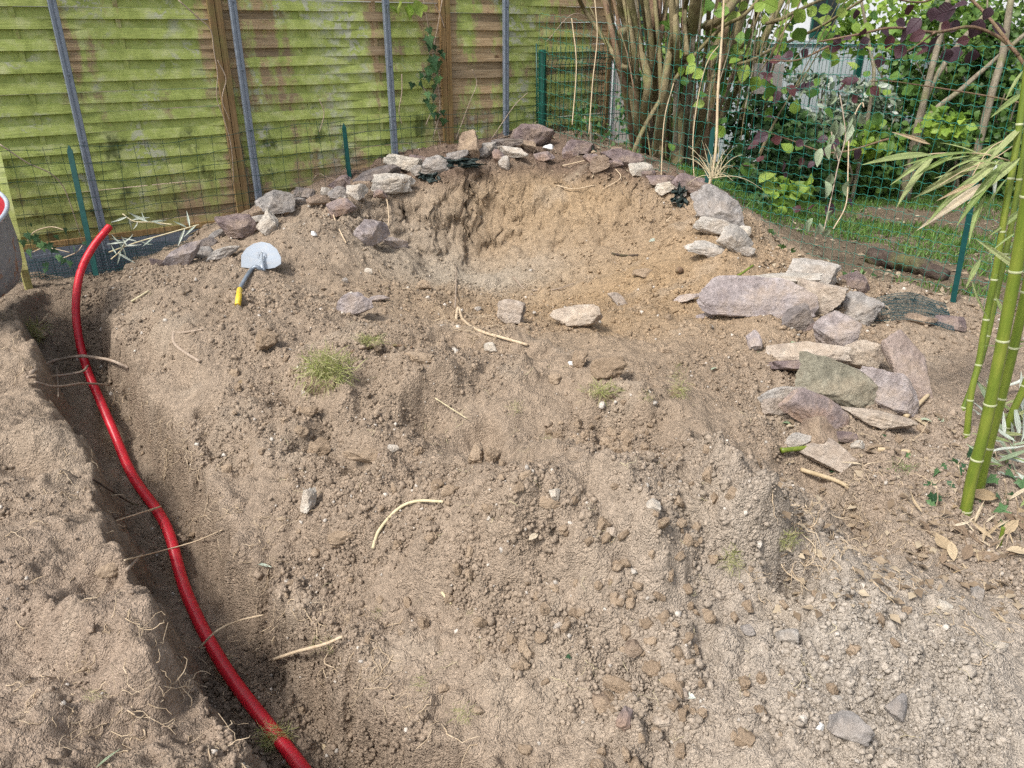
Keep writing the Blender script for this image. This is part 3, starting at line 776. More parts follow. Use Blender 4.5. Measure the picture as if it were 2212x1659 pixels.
for (fq, amp, sd) in ((11, .026, 200), (27, .012, 210), (58, .0058, 220)):
    wxx = XX + .35 / fq * fbm(XX * fq * .7, YY * fq * .7, octv=2, seed=sd + 5); wyy = YY + .35 / fq * fbm(XX * fq * .7 + 7, YY * fq * .7, octv=2, seed=sd + 6)
    f1, f2, cid = worley(wxx * fq, wyy * fq, sd)
    cell = np.sqrt(np.clip((f2 - f1) * 1.6, 0, 1)) * (.45 + .55 * (cid * .5 + .5))
    loc = np.clip(.5 + 1.5 * fbm(XX * 2.7 + fq, YY * 2.7, octv=2, seed=sd + 9), 0, 1) if fq < 20 else 1.0
    ZZ += rough * amp * (cell - .5) * (.25 + .9 * np.maximum(cmk, lbf_ * .8)) * loc
bankm = np.clip(np.exp(-(((XX - 0.1) / 1.5) ** 2 + ((YY - 6.15) / 0.5) ** 2)) + np.exp(-(((XX + 1.3) / .6) ** 2 + ((YY - 5.6) / 0.35) ** 2)) + np.exp(-(((XX - 1.3) / .45) ** 2 + ((YY - 5.5) / 0.4) ** 2)), 0, 1)
ZZ += bankm * (0.10 * fbm(XX * 3.6, YY * 3.6, ZZ * 5, octv=4, seed=12, gain=.6) + .03 * np.abs(fbm(XX * 11, YY * 11, octv=3, seed=13)))

def stamp(x, y, r, h, pw=2.0, sq=1.0, ang=0.0):
    """raise a rounded clod out of the ground"""
    i0, i1 = np.searchsorted(GX, [x - r * 1.3, x + r * 1.3]); j0, j1 = np.searchsorted(GY, [y - r * 1.3, y + r * 1.3])
    if i1 - i0 < 2 or j1 - j0 < 2: return
    dx = GX[i0:i1][None] - x; dy = GY[j0:j1][:, None] - y
    ca, sa = math.cos(ang), math.sin(ang)
    q = ((dx * ca + dy * sa) / r) ** 2 + ((-dx * sa + dy * ca) / (r * sq)) ** 2
    b = np.sqrt(np.maximum(1 - q, 0)) * h
    ZZ[j0:j1, i0:i1] += b
def samp_xy(n, ymin=1.15, ymax=6.6, g=rng):
    Y = ymin * (ymax / ymin) ** g.random(n)
    X = (g.random(n) * 2 - 1) * (0.72 * Y + 0.25)
    return X, Y
def keep_mask(X, Y, power=1.0):
    m = bil(cx, cy, clod_mask, X, Y) ** power
    dn = (X - Q0[0]) * -QN[0] + (Y - Q0[1]) * -QN[1]
    df = (X - P0[0]) * FN[0] + (Y - P0[1]) * FN[1]
    return (rng.random(len(X)) < m) & (dn < 0.0) & (df > 0.12)
X, Y = samp_xy(700); kk = keep_mask(X, Y, 1.3); X, Y = X[kk], Y[kk]
for x, y in zip(X, Y):
    r = random.uniform(.03, .075); stamp(x, y, r, r * random.uniform(.25, .55), sq=random.uniform(.55, 1), ang=random.uniform(0, 3.14))
X, Y = samp_xy(9000); kk = keep_mask(X, Y, 1.0); X, Y = X[kk], Y[kk]
for x, y in zip(X, Y):
    r = random.uniform(.012, .03); stamp(x, y, r, r * random.uniform(.3, .8), sq=random.uniform(.6, 1), ang=random.uniform(0, 3.14))
# spade cuts and slumped edges: steps that face the viewer
def hit0(x, y):
    d = ray(x, y); t = np.arange(0.9, 14, 0.012); p = CAM[None] + d[None] * t[:, None]
    z = bil(GX, GY, ZZ, p[:, 0], p[:, 1]); i = int(np.argmax(p[:, 2] < z)); return p[i]
def scarp(pts, h, up=.22, dn=.12):
    P = spline([hit0(*q)[:2] for q in pts], 24); x0_, y0_ = P.min(0) - .6; x1_, y1_ = P.max(0) + .6
    i0, i1 = np.searchsorted(GX, [x0_, x1_]); j0, j1 = np.searchsorted(GY, [y0_, y1_])
    X_, Y_ = XX[j0:j1, i0:i1], YY[j0:j1, i0:i1]
    X_ = X_ + .03 * fbm(X_ * 9, Y_ * 9, octv=3, seed=301); Y_ = Y_ + .03 * fbm(X_ * 9 + 5, Y_ * 9, octv=3, seed=302)
    bd = np.full(X_.shape, 9.); sg = np.zeros(X_.shape); en = np.zeros(X_.shape)
    for k in range(len(P) - 1):
        a, b = P[k], P[k + 1]; d = b - a; L = np.linalg.norm(d) + 1e-9; d = d / L
        tt = np.clip(((X_ - a[0]) * d[0] + (Y_ - a[1]) * d[1]) / L, 0, 1); qx, qy = a[0] + d[0] * L * tt, a[1] + d[1] * L * tt
        dd = np.hypot(X_ - qx, Y_ - qy); m = dd < bd; bd = np.where(m, dd, bd); sg = np.where(m, d[0] * (Y_ - qy) - d[1] * (X_ - qx), sg); en = np.where(m, (k + tt) / (len(P) - 1), en)
    fade = np.clip(np.minimum(en, 1 - en) * 5, 0, 1)
    ZZ[j0:j1, i0:i1] += h * fade * .6 * ((lambda w_: np.exp(-(bd / up) ** 2) * w_ - np.exp(-(bd / dn) ** 2) * (1 - w_))(np.clip(.5 + .5 * np.sign(sg) * np.clip(bd / .045, 0, 1), 0, 1)))
for pts, h in [([(630, 965), (690, 935), (760, 955), (820, 985)], .11), ([(850, 905), (900, 880), (960, 850), (1040, 850)], .12), ([(980, 965), (1060, 955), (1150, 985), (1240, 970)], .10), ([(1440, 905), (1500, 990), (1570, 1050)], .10), ([(1575, 1215), (1610, 1175), (1690, 1185), (1760, 1165)], .15),
               ([(600, 790), (660, 850), (740, 865), (800, 850)], .10), ([(1740, 1030), (1800, 1080), (1880, 1140), (1960, 1230)], .14), ([(640, 1120), (720, 1180), (800, 1200)], .09), ([(860, 1240), (960, 1280), (1040, 1340)], .08), ([(300, 700), (380, 770), (450, 800)], .09), ([(440, 900), (500, 960), (580, 1000)], .09),
               ([(750, 750), (860, 740), (980, 735), (1120, 745), (1240, 760)], .09), ([(0, 960), (90, 985), (170, 1030)], .10), ([(150, 1210), (240, 1250), (300, 1300)], .10), ([(0, 1330), (110, 1360), (200, 1440), (300, 1470)], .09), ([(250, 1500), (360, 1480), (440, 1440)], .10), ([(60, 1580), (200, 1560), (330, 1590)], .07), ([(1000, 1100), (1120, 1130), (1220, 1180), (1290, 1280)], .07), ([(1250, 1000), (1340, 1080), (1400, 1180)], .07), ([(1150, 560), (1250, 590), (1370, 560)], .05), ([(1240, 905), (1330, 900), (1400, 930)], .09)]:
    scarp(pts, h)
# placed hollows and lumps (x px, y px, radius m, height m)
def hit(x, y, Z=None):
    """where the line of sight through a picture point meets the ground"""
    d = ray(x, y); t = np.arange(0.9, 14, 0.012)
    p = CAM[None] + d[None] * t[:, None]
    z = bil(GX, GY, ZZ, p[:, 0], p[:, 1])
    i = int(np.argmax(p[:, 2] < z)) if (p[:, 2] < z).any() else len(t) - 1
    return p[i], t[i]
for (x, y, r, h) in [(900, 880, .06, -.06), (690, 960, .06, -.05), (440, 880, .05, -.06), (1200, 600, .05, .01), (1690, 1225, .08, -.10), (1780, 1100, .09, -.08), (1840, 1160, .09, -.07), (1740, 1225, .09, -.07), (1500, 1000, .05, -.05), (770, 460, .05, -.06), (770, 1190, .05, -.05),
                     (880, 465, .06, -.08), (1420, 480, .06, -.07), (260, 1240, .05, -.06), (1640, 1210, .1, .06), (1900, 1050, .12, .05), (1880, 1100, .1, -.09), (1950, 1180, .1, -.05), (1740, 1050, .15, -.06), (1800, 1090, .1, -.06)]:
    p, t = hit(x, y); stamp(p[0], p[1], r, h)
def H(x, y): return bil(GX, GY, ZZ, np.asarray(x, float), np.asarray(y, float))

# soil colours (kinds of earth by place, darker tone inside the trench)
def soil_col(X, Y, Z, tr):
    def gz(cx_, cy_, sx, sy): return np.exp(-(((X - cx_) / sx) ** 2 + ((Y - cy_) / sy) ** 2))
    nz = fbm(X * 1.3, Y * 1.3, octv=4, seed=30) * 0.5
    c = np.ones(X.shape + (3,)) * np.array([0.295, 0.226, 0.163])
    def lay(m, col):
        m = np.clip(m, 0, 1)[..., None]; c[...] = c * (1 - m) + np.array(col) * m
    lay(0.95 * gz(.75, 4.9, 1.25, 1.15) + nz * 0.5 * gz(.6, 4.9, 1.6, 1.6), (0.325, 0.225, 0.130))
    lay(0.8 * gz(.35, 6.25, .8, .45) + nz * 0.4 * gz(.35, 6.2, 1.0, .6), (0.34, 0.235, 0.132))
    lay((0.9 * gz(-.35, 5.55, .75, .42)) * np.clip(1.0 + nz * 2, 0, 1), (0.36, 0.305, 0.235))
    lay(1.1 * gz(1.15, 1.55, .75, .6) + nz * 0.5 * gz(1.1, 1.6, 1.2, 1.0), (0.365, 0.315, 0.258))
    lay(0.55 * gz(-1.3, 1.6, .9, .8), (0.285, 0.215, 0.163))
    lay(0.7 * gz(1.9, 2.6, .6, 1.0), (0.32, 0.25, 0.19))
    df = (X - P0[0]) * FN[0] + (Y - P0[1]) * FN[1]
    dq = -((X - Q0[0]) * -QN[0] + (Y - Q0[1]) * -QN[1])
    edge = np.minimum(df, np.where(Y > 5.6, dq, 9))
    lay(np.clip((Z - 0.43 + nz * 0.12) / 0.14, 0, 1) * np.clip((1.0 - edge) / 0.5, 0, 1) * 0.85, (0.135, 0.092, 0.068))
    lay(np.clip((nz - 0.12) * 4, 0, 1) * 0.35, (0.22, 0.165, 0.115))
    lay(np.clip((fbm(X * 4, Y * 4, octv=4, seed=33) - 0.25) * 3, 0, 1) * 0.4, (0.37, 0.30, 0.225))
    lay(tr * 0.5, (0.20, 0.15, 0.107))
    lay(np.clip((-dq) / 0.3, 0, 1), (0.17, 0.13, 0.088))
    lay(0.8 * gz(-2.9, 4.6, .45, .45), (0.19, 0.145, 0.105))
    return c * np.array([1.17, 1.19, 1.22])
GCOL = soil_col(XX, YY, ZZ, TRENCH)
nx, ny = len(GX), len(GY)
i, j = np.meshgrid(np.arange(nx - 1), np.arange(ny - 1))
a = (j * nx + i).ravel()
GF = np.stack([a, a + 1, a + 1 + nx, a + nx], 1)
# push the steep faces in and out so that they crumble
gyy, gxx = np.gradient(ZZ); sl = np.hypot(gyy / np.gradient(GY)[:, None], gxx / np.gradient(GX)[None]); stp = np.clip((sl - .5) / .8, 0, 1)
k_ = np.ones(5) / 5
for _ in range(2):
    stp = np.apply_along_axis(lambda r_: np.convolve(r_, k_, 'same'), 1, stp); stp = np.apply_along_axis(lambda r_: np.convolve(r_, k_, 'same'), 0, stp)
far_ = .22 + .78 * np.clip((YY - 4.9) / .5, 0, 1)
DX = far_ * stp * .08 * fbm(XX * 9, YY * 9, ZZ * 14, 4, seed=91, gain=.6); DY = far_ * stp * .10 * fbm(XX * 9 + 30, YY * 9, ZZ * 14, 4, seed=92, gain=.6)
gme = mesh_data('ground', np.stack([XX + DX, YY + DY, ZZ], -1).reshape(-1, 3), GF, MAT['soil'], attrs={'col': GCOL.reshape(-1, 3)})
ground = bpy.data.objects.new('ground', gme); COL.objects.link(ground)
props(ground, 'dug brown garden soil with a trench and spoil heaps', 'ground', kind='structure')
# the land around it, out to the horizon
x0, x1, y0, y1 = GX[0], GX[-1], GY[0], GY[-1]; B = 600.0
FV = np.array([(-B, -B, 0), (B, -B, 0), (B, B, 0), (-B, B, 0), (x0 + .05, y0 + .05, -.02), (x1 - .05, y0 + .05, -.02), (x1 - .05, y1 - .05, -.02), (x0 + .05, y1 - .05, -.02)])
FF = [(0, 1, 5, 4), (1, 2, 6, 5), (2, 3, 7, 6), (3, 0, 4, 7)]
lawn = bpy.data.objects.new('lawn', mesh_data('lawn', FV, FF, MAT['far'], smooth=False)); COL.objects.link(lawn)
props(lawn, 'green lawn ground beyond the dug garden', 'lawn', kind='structure')

# crumbs of soil: too many to count
def crumbs(n, rmin, rmax, level, name, label, ymax, seed, ymin=1.15, floor_=0.03):
    g = np.random.default_rng(seed)
    X, Y = samp_xy(n, ymin, ymax, g)
    m = bil(cx, cy, clod_mask, X, Y)
    m = np.clip((m + 0.35 * fbm(X * 5, Y * 5, octv=3, seed=81) - .28) / .42, 0, 1); m = m * m * (3 - 2 * m)
    dn = (X - Q0[0]) * -QN[0] + (Y - Q0[1]) * -QN[1]; df = (X - P0[0]) * FN[0] + (Y - P0[1]) * FN[1]
    lb = X < -(.12 + .62 * (Y - .8)) - .25
    k = (g.random(n) < (floor_ + 0.95 * m) * np.where(lb, .45, 1.0)) & (dn < -0.02) & (df > 0.05)
    X, Y = X[k], Y[k]; n = len(X)
    r = rmin * (rmax / rmin) ** (g.random(n) ** 1.7)
    Z = H(X, Y) + r * 0.25
    tr = bil(GX, GY, TRENCH, X, Y)
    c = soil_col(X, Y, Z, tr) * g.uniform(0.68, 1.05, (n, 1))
    pale = g.random(n) < 0.03
    c[pale] = np.array([0.52, 0.47, 0.41]) * g.uniform(0.75, 1.15, (pale.sum(), 1))
    tv, tf = (ICO[level]) if level >= 0 else (np.array([(1, 0, 0), (-1, 0, 0), (0, 1, 0), (0, -1, 0), (0, 0, 1), (0, 0, -1)], float), np.array([(0, 2, 4), (2, 1, 4), (1, 3, 4), (3, 0, 4), (2, 0, 5), (1, 2, 5), (3, 1, 5), (0, 3, 5)]))
    s = r[:, None] * g.uniform(0.65, 1.25, (n, 3))
    rot = rand_rot(n, g)
    V, F, T = batch(tv, tf, np.stack([X, Y, Z], 1), rot, s, c)
    jit = g.normal(0, 1, V.shape) * np.repeat(r, len(tv))[:, None] * 0.2
    V = V + jit
    o = single(name, label, 'soil', V, F, MAT['crumb'], kind='stuff', smooth=False, attrs={'col': T}, origin=np.zeros(3))
    return o
crumbs(120000, .0022, .006, -1, 'soil_crumbs', 'fine crumbs of loose brown soil strewn over the heaps', 4.6, 11)
crumbs(52000, .0042, .0105, 0, 'soil_lumps', 'small crumbly lumps of brown soil strewn over the heaps', 6.3, 12)
crumbs(2600, .008, .017, 1, 'soil_gravel', 'coarser rounded soil lumps gathered in the hollows of the heaps', 6.3, 13)
crumbs(13000, .006, .016, 0, 'bank_lumps', 'crumbly lumps of soil on the pit floor and the back bank', 6.9, 14, 3.8, .45)
# ------------------------------------------------------------------ woven timber fence
AXF = np.array([[FW[0], FW[1], 0], [FN[0], FN[1], 0], [0, 0, 1.0]])
BOARD_TOP = 0.30
PANEL_H = 1.80
def slat_mesh(L, h, sgn, name, bow):
    n = 17; xs = np.linspace(0, L, n); v = []
    for i, x in enumerate(xs):
        y = sgn * 0.010 * math.sin(2 * math.pi * x / L)
        b = bow * math.sin(math.pi * x / L)
        # cross-section: slightly cupped board leaning out at its lower edge
        for (yy, zz) in ((0.0085, -h / 2), (0.0045, 0.0), (-0.0025, h / 2), (-0.0085, h / 2), (-0.0015, 0.0), (0.0025, -h / 2)):
            v.append((x, y + yy, zz + b))
    f = []
    for i in range(n - 1):
        for k in range(6):
            a = i * 6 + k; b2 = i * 6 + (k + 1) % 6
            f.append((a, b2, b2 + 6, a + 6))
    f.append(tuple(range(5, -1, -1))); f.append(tuple(range((n - 1) * 6, n * 6)))
    return mesh_data(name, np.array(v), f, MAT['slat'], smooth=True, sharp=35)
PITCHS = 0.0615
SLATS = {(s, b): slat_mesh(1.735, 0.065, s, 'slat', bw) for s in (1, -1) for b, bw in ((0, 0.0), (1, 0.004), (2, -0.004))}
plabel = ['woven slat fence panel at the far left, green with algae, behind the red pipe end',
          'woven slat fence panel with a long vertical row of pale lichen, behind the shovel',
          'browner woven slat fence panel beside the corner with one bright green patch',
          ]
starts = [-1.8, 0.0, 1.8]
starts_lab = list(zip(starts, plabel)) + [(-3.6, 'woven slat fence panel cut off by the left edge of the picture')]
for s0, lab in starts_lab[:3]:
    t = thing('woven_fence', lab, 'fence panel', fen(s0 + .9, BOARD_TOP), 'woven slat panels of the timber fence')
    n = int(PANEL_H / PITCHS)
    for i in range(n):
        z = BOARD_TOP + 0.045 + i * PITCHS + rng.normal(0, .0018)
        me = SLATS[(1 if i % 2 else -1, int(rng.integers(0, 3)))]
        M = Matrix(((FW[0], FN[0], 0, 0), (FW[1], FN[1], 0, 0), (0, 0, 1, 0), (0, 0, 0, 1)))
        rot = Matrix.Rotation(rng.normal(0, .0022), 4, 'Y')
        M = M @ rot
        M.translation = Vector(fen(s0 + 0.0325, z, 0.0 + rng.normal(0, .001)))
        part_inst('slat', t, me, M)
    for k in (1 / 3, 2 / 3):     # inner battens the slats weave round
        v, f = box(fen(s0 + .0325 + 1.735 * k, BOARD_TOP + PANEL_H / 2, 0.0), .014, .005, PANEL_H / 2, AXF)
        part('batten', t, v, f, MAT['slat'], smooth=False)
    for s in (s0 + .024, s0 + 1.776):
        v, f = box(fen(s, BOARD_TOP + PANEL_H / 2 - .01, 0.012), .021, .024, PANEL_H / 2 + .02, AXF)
        part('frame_stile', t, v, f, MAT['frame'], smooth=False)
    for z in (BOARD_TOP + .006, BOARD_TOP + PANEL_H + .03):
        v, f = box(fen(s0 + .9, z, 0.010), .852, .02, .02, AXF)
        part('frame_rail', t, v, f, MAT['frame'], smooth=False)
# last panel cut off by the picture's left edge, above the tub
# galvanised posts in front of the panels
for s, lab in ((-.97, 'galvanised steel post left of the picture, behind the upright red pipe end'), (.114, 'galvanised steel post beside the double timber frame, second from the left'),
               (1.265, 'galvanised steel post third from the left, next to the ivy vine'), (2.37, 'galvanised steel post nearest the corner, above the large dark boulder')):
    prof = [(-.024, .0), (-.024, .030), (.024, .030), (.024, .0), (.021, .0), (.021, .027), (.006, .027), (.004, .0235), (-.004, .0235), (-.006, .027), (-.021, .027), (-.021, .0)]
    prof = [(-.024, .0), (-.024, .028), (-.021, .031), (-.006, .031), (-.004, .027), (.004, .027), (.006, .031), (.021, .031), (.024, .028), (.024, .0)]
    v = []; n = len(prof)
    for z in (-.2, 2.25):
        for (a, b) in prof: v.append(fen(s + a, z, .046 + b))
    f = [(k, (k + 1) % n, (k + 1) % n + n, k + n) for k in range(n)] + [tuple(range(n - 1, -1, -1)), tuple(range(n, 2 * n))]
    t = thing('steel_post', lab, 'fence post', fen(s, 0, .06), 'galvanised posts of the timber fence')
    part('post', t, v, f, MAT['galv'], smooth=False)
    for z in (.95, 1.35, 1.78):
        v, f = tube(np.array([fen(s, z, .0765), fen(s, z, .083)]), .007, 6)
        part('bolt', t, v, f, MAT['galv'], smooth=False)
# pale corner post behind the hazel
v, f = box(fen(3.64, 1.15, .03), .022, .02, 1.2, AXF)
single('corner_post', 'pale whitish square post at the fence corner behind the hazel', 'fence post', v, f, MAT['white'], smooth=False)
# concrete gravel boards
for k, (sa, sb, lab) in enumerate(((-2.75, -.99, 'blue grey concrete board at the fence foot left of the red pipe'), (-.95, .09, 'blue grey concrete board at the fence foot right of the red pipe'))):
    v, f = box(fen((sa + sb) / 2, BOARD_TOP - .135, .012), (sb - sa) / 2, .022, .118, AXF)
    t = thing('concrete_board', lab, 'concrete board', fen((sa + sb) / 2, .05, .012), 'concrete boards under the timber fence')
    part('slab', t, v, f, MAT['concrete'], smooth=False)
    v, f = box(fen((sa + sb) / 2, BOARD_TOP - .135, .036), (sb - sa) / 2 - .03, .002, .085, AXF)
    part('recess_panel', t, v, f, MAT['concrete'], smooth=False)
# leaning old timber stake by the tub
a, b = at_t(52, 585, 4.72), at_t(-8, 330, 4.75)
v, f = tube(np.array([a + np.array([0, 0, -.15]), a, b]), .028, 4)
single('timber_stake', 'leaning greenish timber stake behind the grey tub at the left edge', 'stake', v, f, MAT['slat'], smooth=False)

# ------------------------------------------------------------------ dark wire netting before the timber fence
t = thing('garden_netting', 'dark green square wire netting stretched low along the timber fence', 'wire netting', fen(.4, .3, .17))
def nettop(s): return .94 + .03 * math.sin(s * 2.1) + max(0, s - .6) * .035
def netoff(s, z): return .15 + .03 * math.sin(s * 2.6 + z * 2) + .015 * math.sin(s * 7)
for k in range(9):
    pts = [fen(s, nettop(s) - k * .1 + .008 * math.sin(s * 5 + k) + .006 * math.sin(s * 17 + k * 3), netoff(s, k)) for s in np.linspace(-2.3, 2.75, 90)]
    v, f = tube(np.array(pts), .0016, 4, caps=False)
    part('horizontal_wire', t, v, f, MAT['dwire'])
for k in range(51):
    s = -2.3 + k * .1
    pts = [fen(s + .012 * math.sin(zz * 6 + k), zz, netoff(s, zz) + .002) for zz in np.linspace(nettop(s) + .015, nettop(s) - .83, 12)]
    v, f = tube(np.array(pts), .0015, 4, caps=False)
    part('vertical_wire', t, v, f, MAT['dwire'])

def tpost(top, bot, lab, w=.030, name='green_stake'):
    """pressed T section steel stake with a pointed top"""
    d = top - bot; L = np.linalg.norm(d); d = d / L
    x = np.array([1.0, 0, 0]); x = x - d * x.dot(d); x /= np.linalg.norm(x); y = np.cross(d, x)
    t = thing(name, lab, 'fence stake', bot, 'green steel stakes of the wire fences')
    b = bot - d * .25
    q = [(-w / 2, 0), (w / 2, 0), (w / 2, .004), (-w / 2, .004)]
    v = [b + x * p[0] + y * p[1] for p in q] + [top - d * .035 + x * p[0] + y * p[1] for p in q] + [top + x * p[0] * .15 + y * p[1] for p in q]
    f = [(0, 3, 2, 1), (8, 9, 10, 11)] + [(k + 4 * j, (k + 1) % 4 + 4 * j, (k + 1) % 4 + 4 * j + 4, k + 4 * j + 4) for j in (0, 1) for k in range(4)]
    part('flange', t, v, f, MAT['tgreen'], smooth=False)
    q = [(-.002, .0042), (.002, .0042), (.002, .026), (-.002, .026)]
    v = [b + x * p[0] + y * p[1] for p in q] + [top - d * .05 + x * p[0] + y * p[1] for p in q]
    part('web', t, v, [(0, 3, 2, 1), (4, 5, 6, 7)] + [(k, (k + 1) % 4, (k + 1) % 4 + 4, k + 4) for k in range(4)], MAT['tgreen'], smooth=False)
tpost(at_t(148, 314, 4.88), at_t(190, 512, 5.0), 'dark teal pointed steel stake leaning by the red pipe end', .036)
tpost(fen(1.05, .985, .2) * 0 + at_Y(742, 266, 6.15), at_Y(756, 392, 6.15), 'dark teal steel stake standing among stones before the timber fence', .034)

# ------------------------------------------------------------------ corner: round post and rigid panel
pb = at_Y(1172, 285, 7.32); pt = at_Y(1172, 110, 7.32)
t = thing('round_post', 'thick dark green round steel post at the fence corner', 'fence post', pb)
v, f = tube(np.array([pb + [0, 0, -.3], pt + [0, 0, -.01]]), .034, 16); part('tube', t, v, f, MAT['dgreen'], sharp=40)
v, f = tube(np.array([pt + [0, 0, -.008], pt, pt + [0, 0, .012]]), [.037, .037, .02], 16); part('cap', t, v, f, MAT['dgreen'], sharp=40)
v, f = tube(np.array([pb + [-.05, -.02, .0], pt + [-.055, -.02, .06]]), .008, 6); part('tension_bar', t, v, f, MAT['dgreen'])
def rigid_panel(A, B, z0, z1, lab, mat, step=.05, rows=(0, .2, .4, .6)):
    A = np.array(A, float); B = np.array(B, float); L = np.linalg.norm(B - A); d = (B - A) / L; nrm = np.array([d[1], -d[0]])
    if nrm[1] > 0: nrm = -nrm
    t = thing('rigid_mesh_panel', lab, 'mesh panel', (*((A + B) / 2), z0), 'rigid green mesh panels')
    def prof(z):   # folded ridges
        return .028 * sum(max(0, 1 - abs(z - (z1 - .1 - .55 * k)) / .05) for k in range(3))
    n = int(L / step)
    zs = np.unique(np.round(np.concatenate([np.arange(z0, z1, .15)] + [[z1 - .1 - .55 * k + e for e in (-.05, 0, .05)] for k in range(3)] + [[z1]]), 4))
    zs = zs[(zs >= z0) & (zs <= z1)]
    for k in range(n + 1):
        p = A + d * (k * step)
        pts = np.array([[*(p + nrm * prof(z)), z] for z in zs])
        v, f = tube(pts, .0027, 4, caps=False); part('vertical_wire', t, v, f, mat)
    for z in list(np.arange(z0 + .05, z1 - .02, .2)) + [z1 - .15, z1 - .1, z1 - .05]:
        v, f = tube(np.array([[*(A + nrm * (prof(z) + .003)), z], [*(B + nrm * (prof(z) + .003)), z]]), .003, 4, caps=False); part('horizontal_wire', t, v, f, mat)
    return t
pz = pb[:2]
rigid_panel(pz + FW * .04, pz + FW * 1.15, .62, 1.47, 'rigid dark green mesh panel between the round post and the hazel', MAT['dgreen'])

# ------------------------------------------------------------------ light wire fence on the right
def rtop(q): return 1.72 - .07 * q - .05 * math.sin(q * 1.1)
def rbow(q, z): return .05 * math.sin(q * 1.7 + z) + .02 * math.sin(q * 4.1 + z * 3)
t = thing('wire_fence', 'sagging light green wire mesh fence along the right side before the hazel', 'wire fence', rfen(2.2, .2))
drop = [0, .10, .20, .30, .40, .50, .60, .70, .78, .85, .92, .98, 1.04, 1.10, 1.16, 1.22, 1.30, 1.38, 1.46, 1.55]
qs = np.linspace(-.02, 4.9, 150)
for k, dz in enumerate(drop):
    pts = []
    for i, q in enumerate(qs):
        z = rtop(q) - dz + .012 * math.sin(q * 2.2 + k * .7) + (.006 if i % 2 else -.004) + .008 * vnoise(q * 6, k * 3.1, seed=5)
        p = rfen(q, z, rbow(q, z))
        pts.append(p)
    pts = np.array(pts); g_ = H(pts[:, 0], pts[:, 1])
    ok = pts[:, 2] > g_ - .03
    if ok.sum() < 8: continue
    i0 = int(np.argmax(ok)); i1 = len(ok) - int(np.argmax(ok[::-1]))
    v, f = tube(pts[i0:i1], .0014, 4, caps=False); part('horizontal_wire', t, v, f, MAT['wire'])
for k in range(66):
    q = k * .075
    zt = rtop(q); p0 = rfen(q, 0); zb = max(float(H(p0[0], p0[1])) - .02, zt - 1.55)
    zz = np.linspace(zt, zb, 16)
    pts = np.array([rfen(q + .02 * math.sin(z * 3.3 + k * .9) + .03 * (z - zt) * math.sin(k * .31), z, rbow(q, z) + .003) for z in zz])
    v, f = tube(pts, .0013, 4, caps=False); part('vertical_wire', t, v, f, MAT['wire'])
tpost(at_t(1541, 273, 5.72), at_t(1524, 420, 5.72), 'dark green steel stake tied to a dry cane beside the hazel', .034)
tpost(at_t(2112, 372, 4.62), at_t(2058, 655, 4.72), 'teal steel stake of the wire fence next to the bamboo', .034)
tpost(at_t(2206, 500, 4.1), at_t(2188, 640, 4.1), 'teal steel stake half hidden behind bamboo at the right edge', .02)
# dry cane stake
cp_ = spline([at_t(1522, 440, 5.68), at_t(1545, 335, 5.66), at_t(1551, 197, 5.64), at_t(1558, 100, 5.62), at_t(1566, -40, 5.6)], 60)
rad = np.full(60, .0105) * np.linspace(1.0, .8, 60)
rad[[8, 20, 31, 42, 52]] *= 1.22
v, f = tube(cp_, rad, 9)
single('dry_cane', 'tall dry tan bamboo cane tied upright to the wire fence before the hazel', 'cane', v, f, MAT['cane'])
# mesh roll lying at the fence foot and netting strip under the boards
def net_sheet(name, lab, pts_a, pts_b, n=40, mat=None):
    A = spline(pts_a, n); Bq = spline(pts_b, n); lines = []; rad = []
    for k in range(n): lines.append(np.linspace(A[k], Bq[k], 9)); rad.append(.0016)
    for u in np.linspace(0, 1, 9): lines.append(A * (1 - u) + Bq * u); rad.append(.0016)
    for l in lines: l[:, 2] += .01 * vnoise(l[:, 0] * 9, l[:, 1] * 9, seed=9)
    V, F = tubes_np(lines, rad, 3)
    return single(name, lab, 'netting', V, F, mat or MAT['net'])
net_sheet('netting_strip', 'dark green fine netting strip under the concrete board by the red pipe', [fen(-1.9, .22, .07), fen(-.9, .24, .08), fen(0.0, .2, .09)], [fen(-1.9, .1, .12), fen(-.9, .1, .13), fen(0.0, .1, .13)], 120)
pa = [hit(1880, 655)[0], hit(1960, 640)[0], hit(2040, 660)[0]]; pc = [hit(1870, 700)[0], hit(1960, 700)[0], hit(2060, 720)[0]]
net_sheet('fallen_netting', 'green netting lying flat on the ground at the foot of the wire fence', [p + [0, 0, .02] for p in pa], [p + [0, 0, .02] for p in pc], 60)
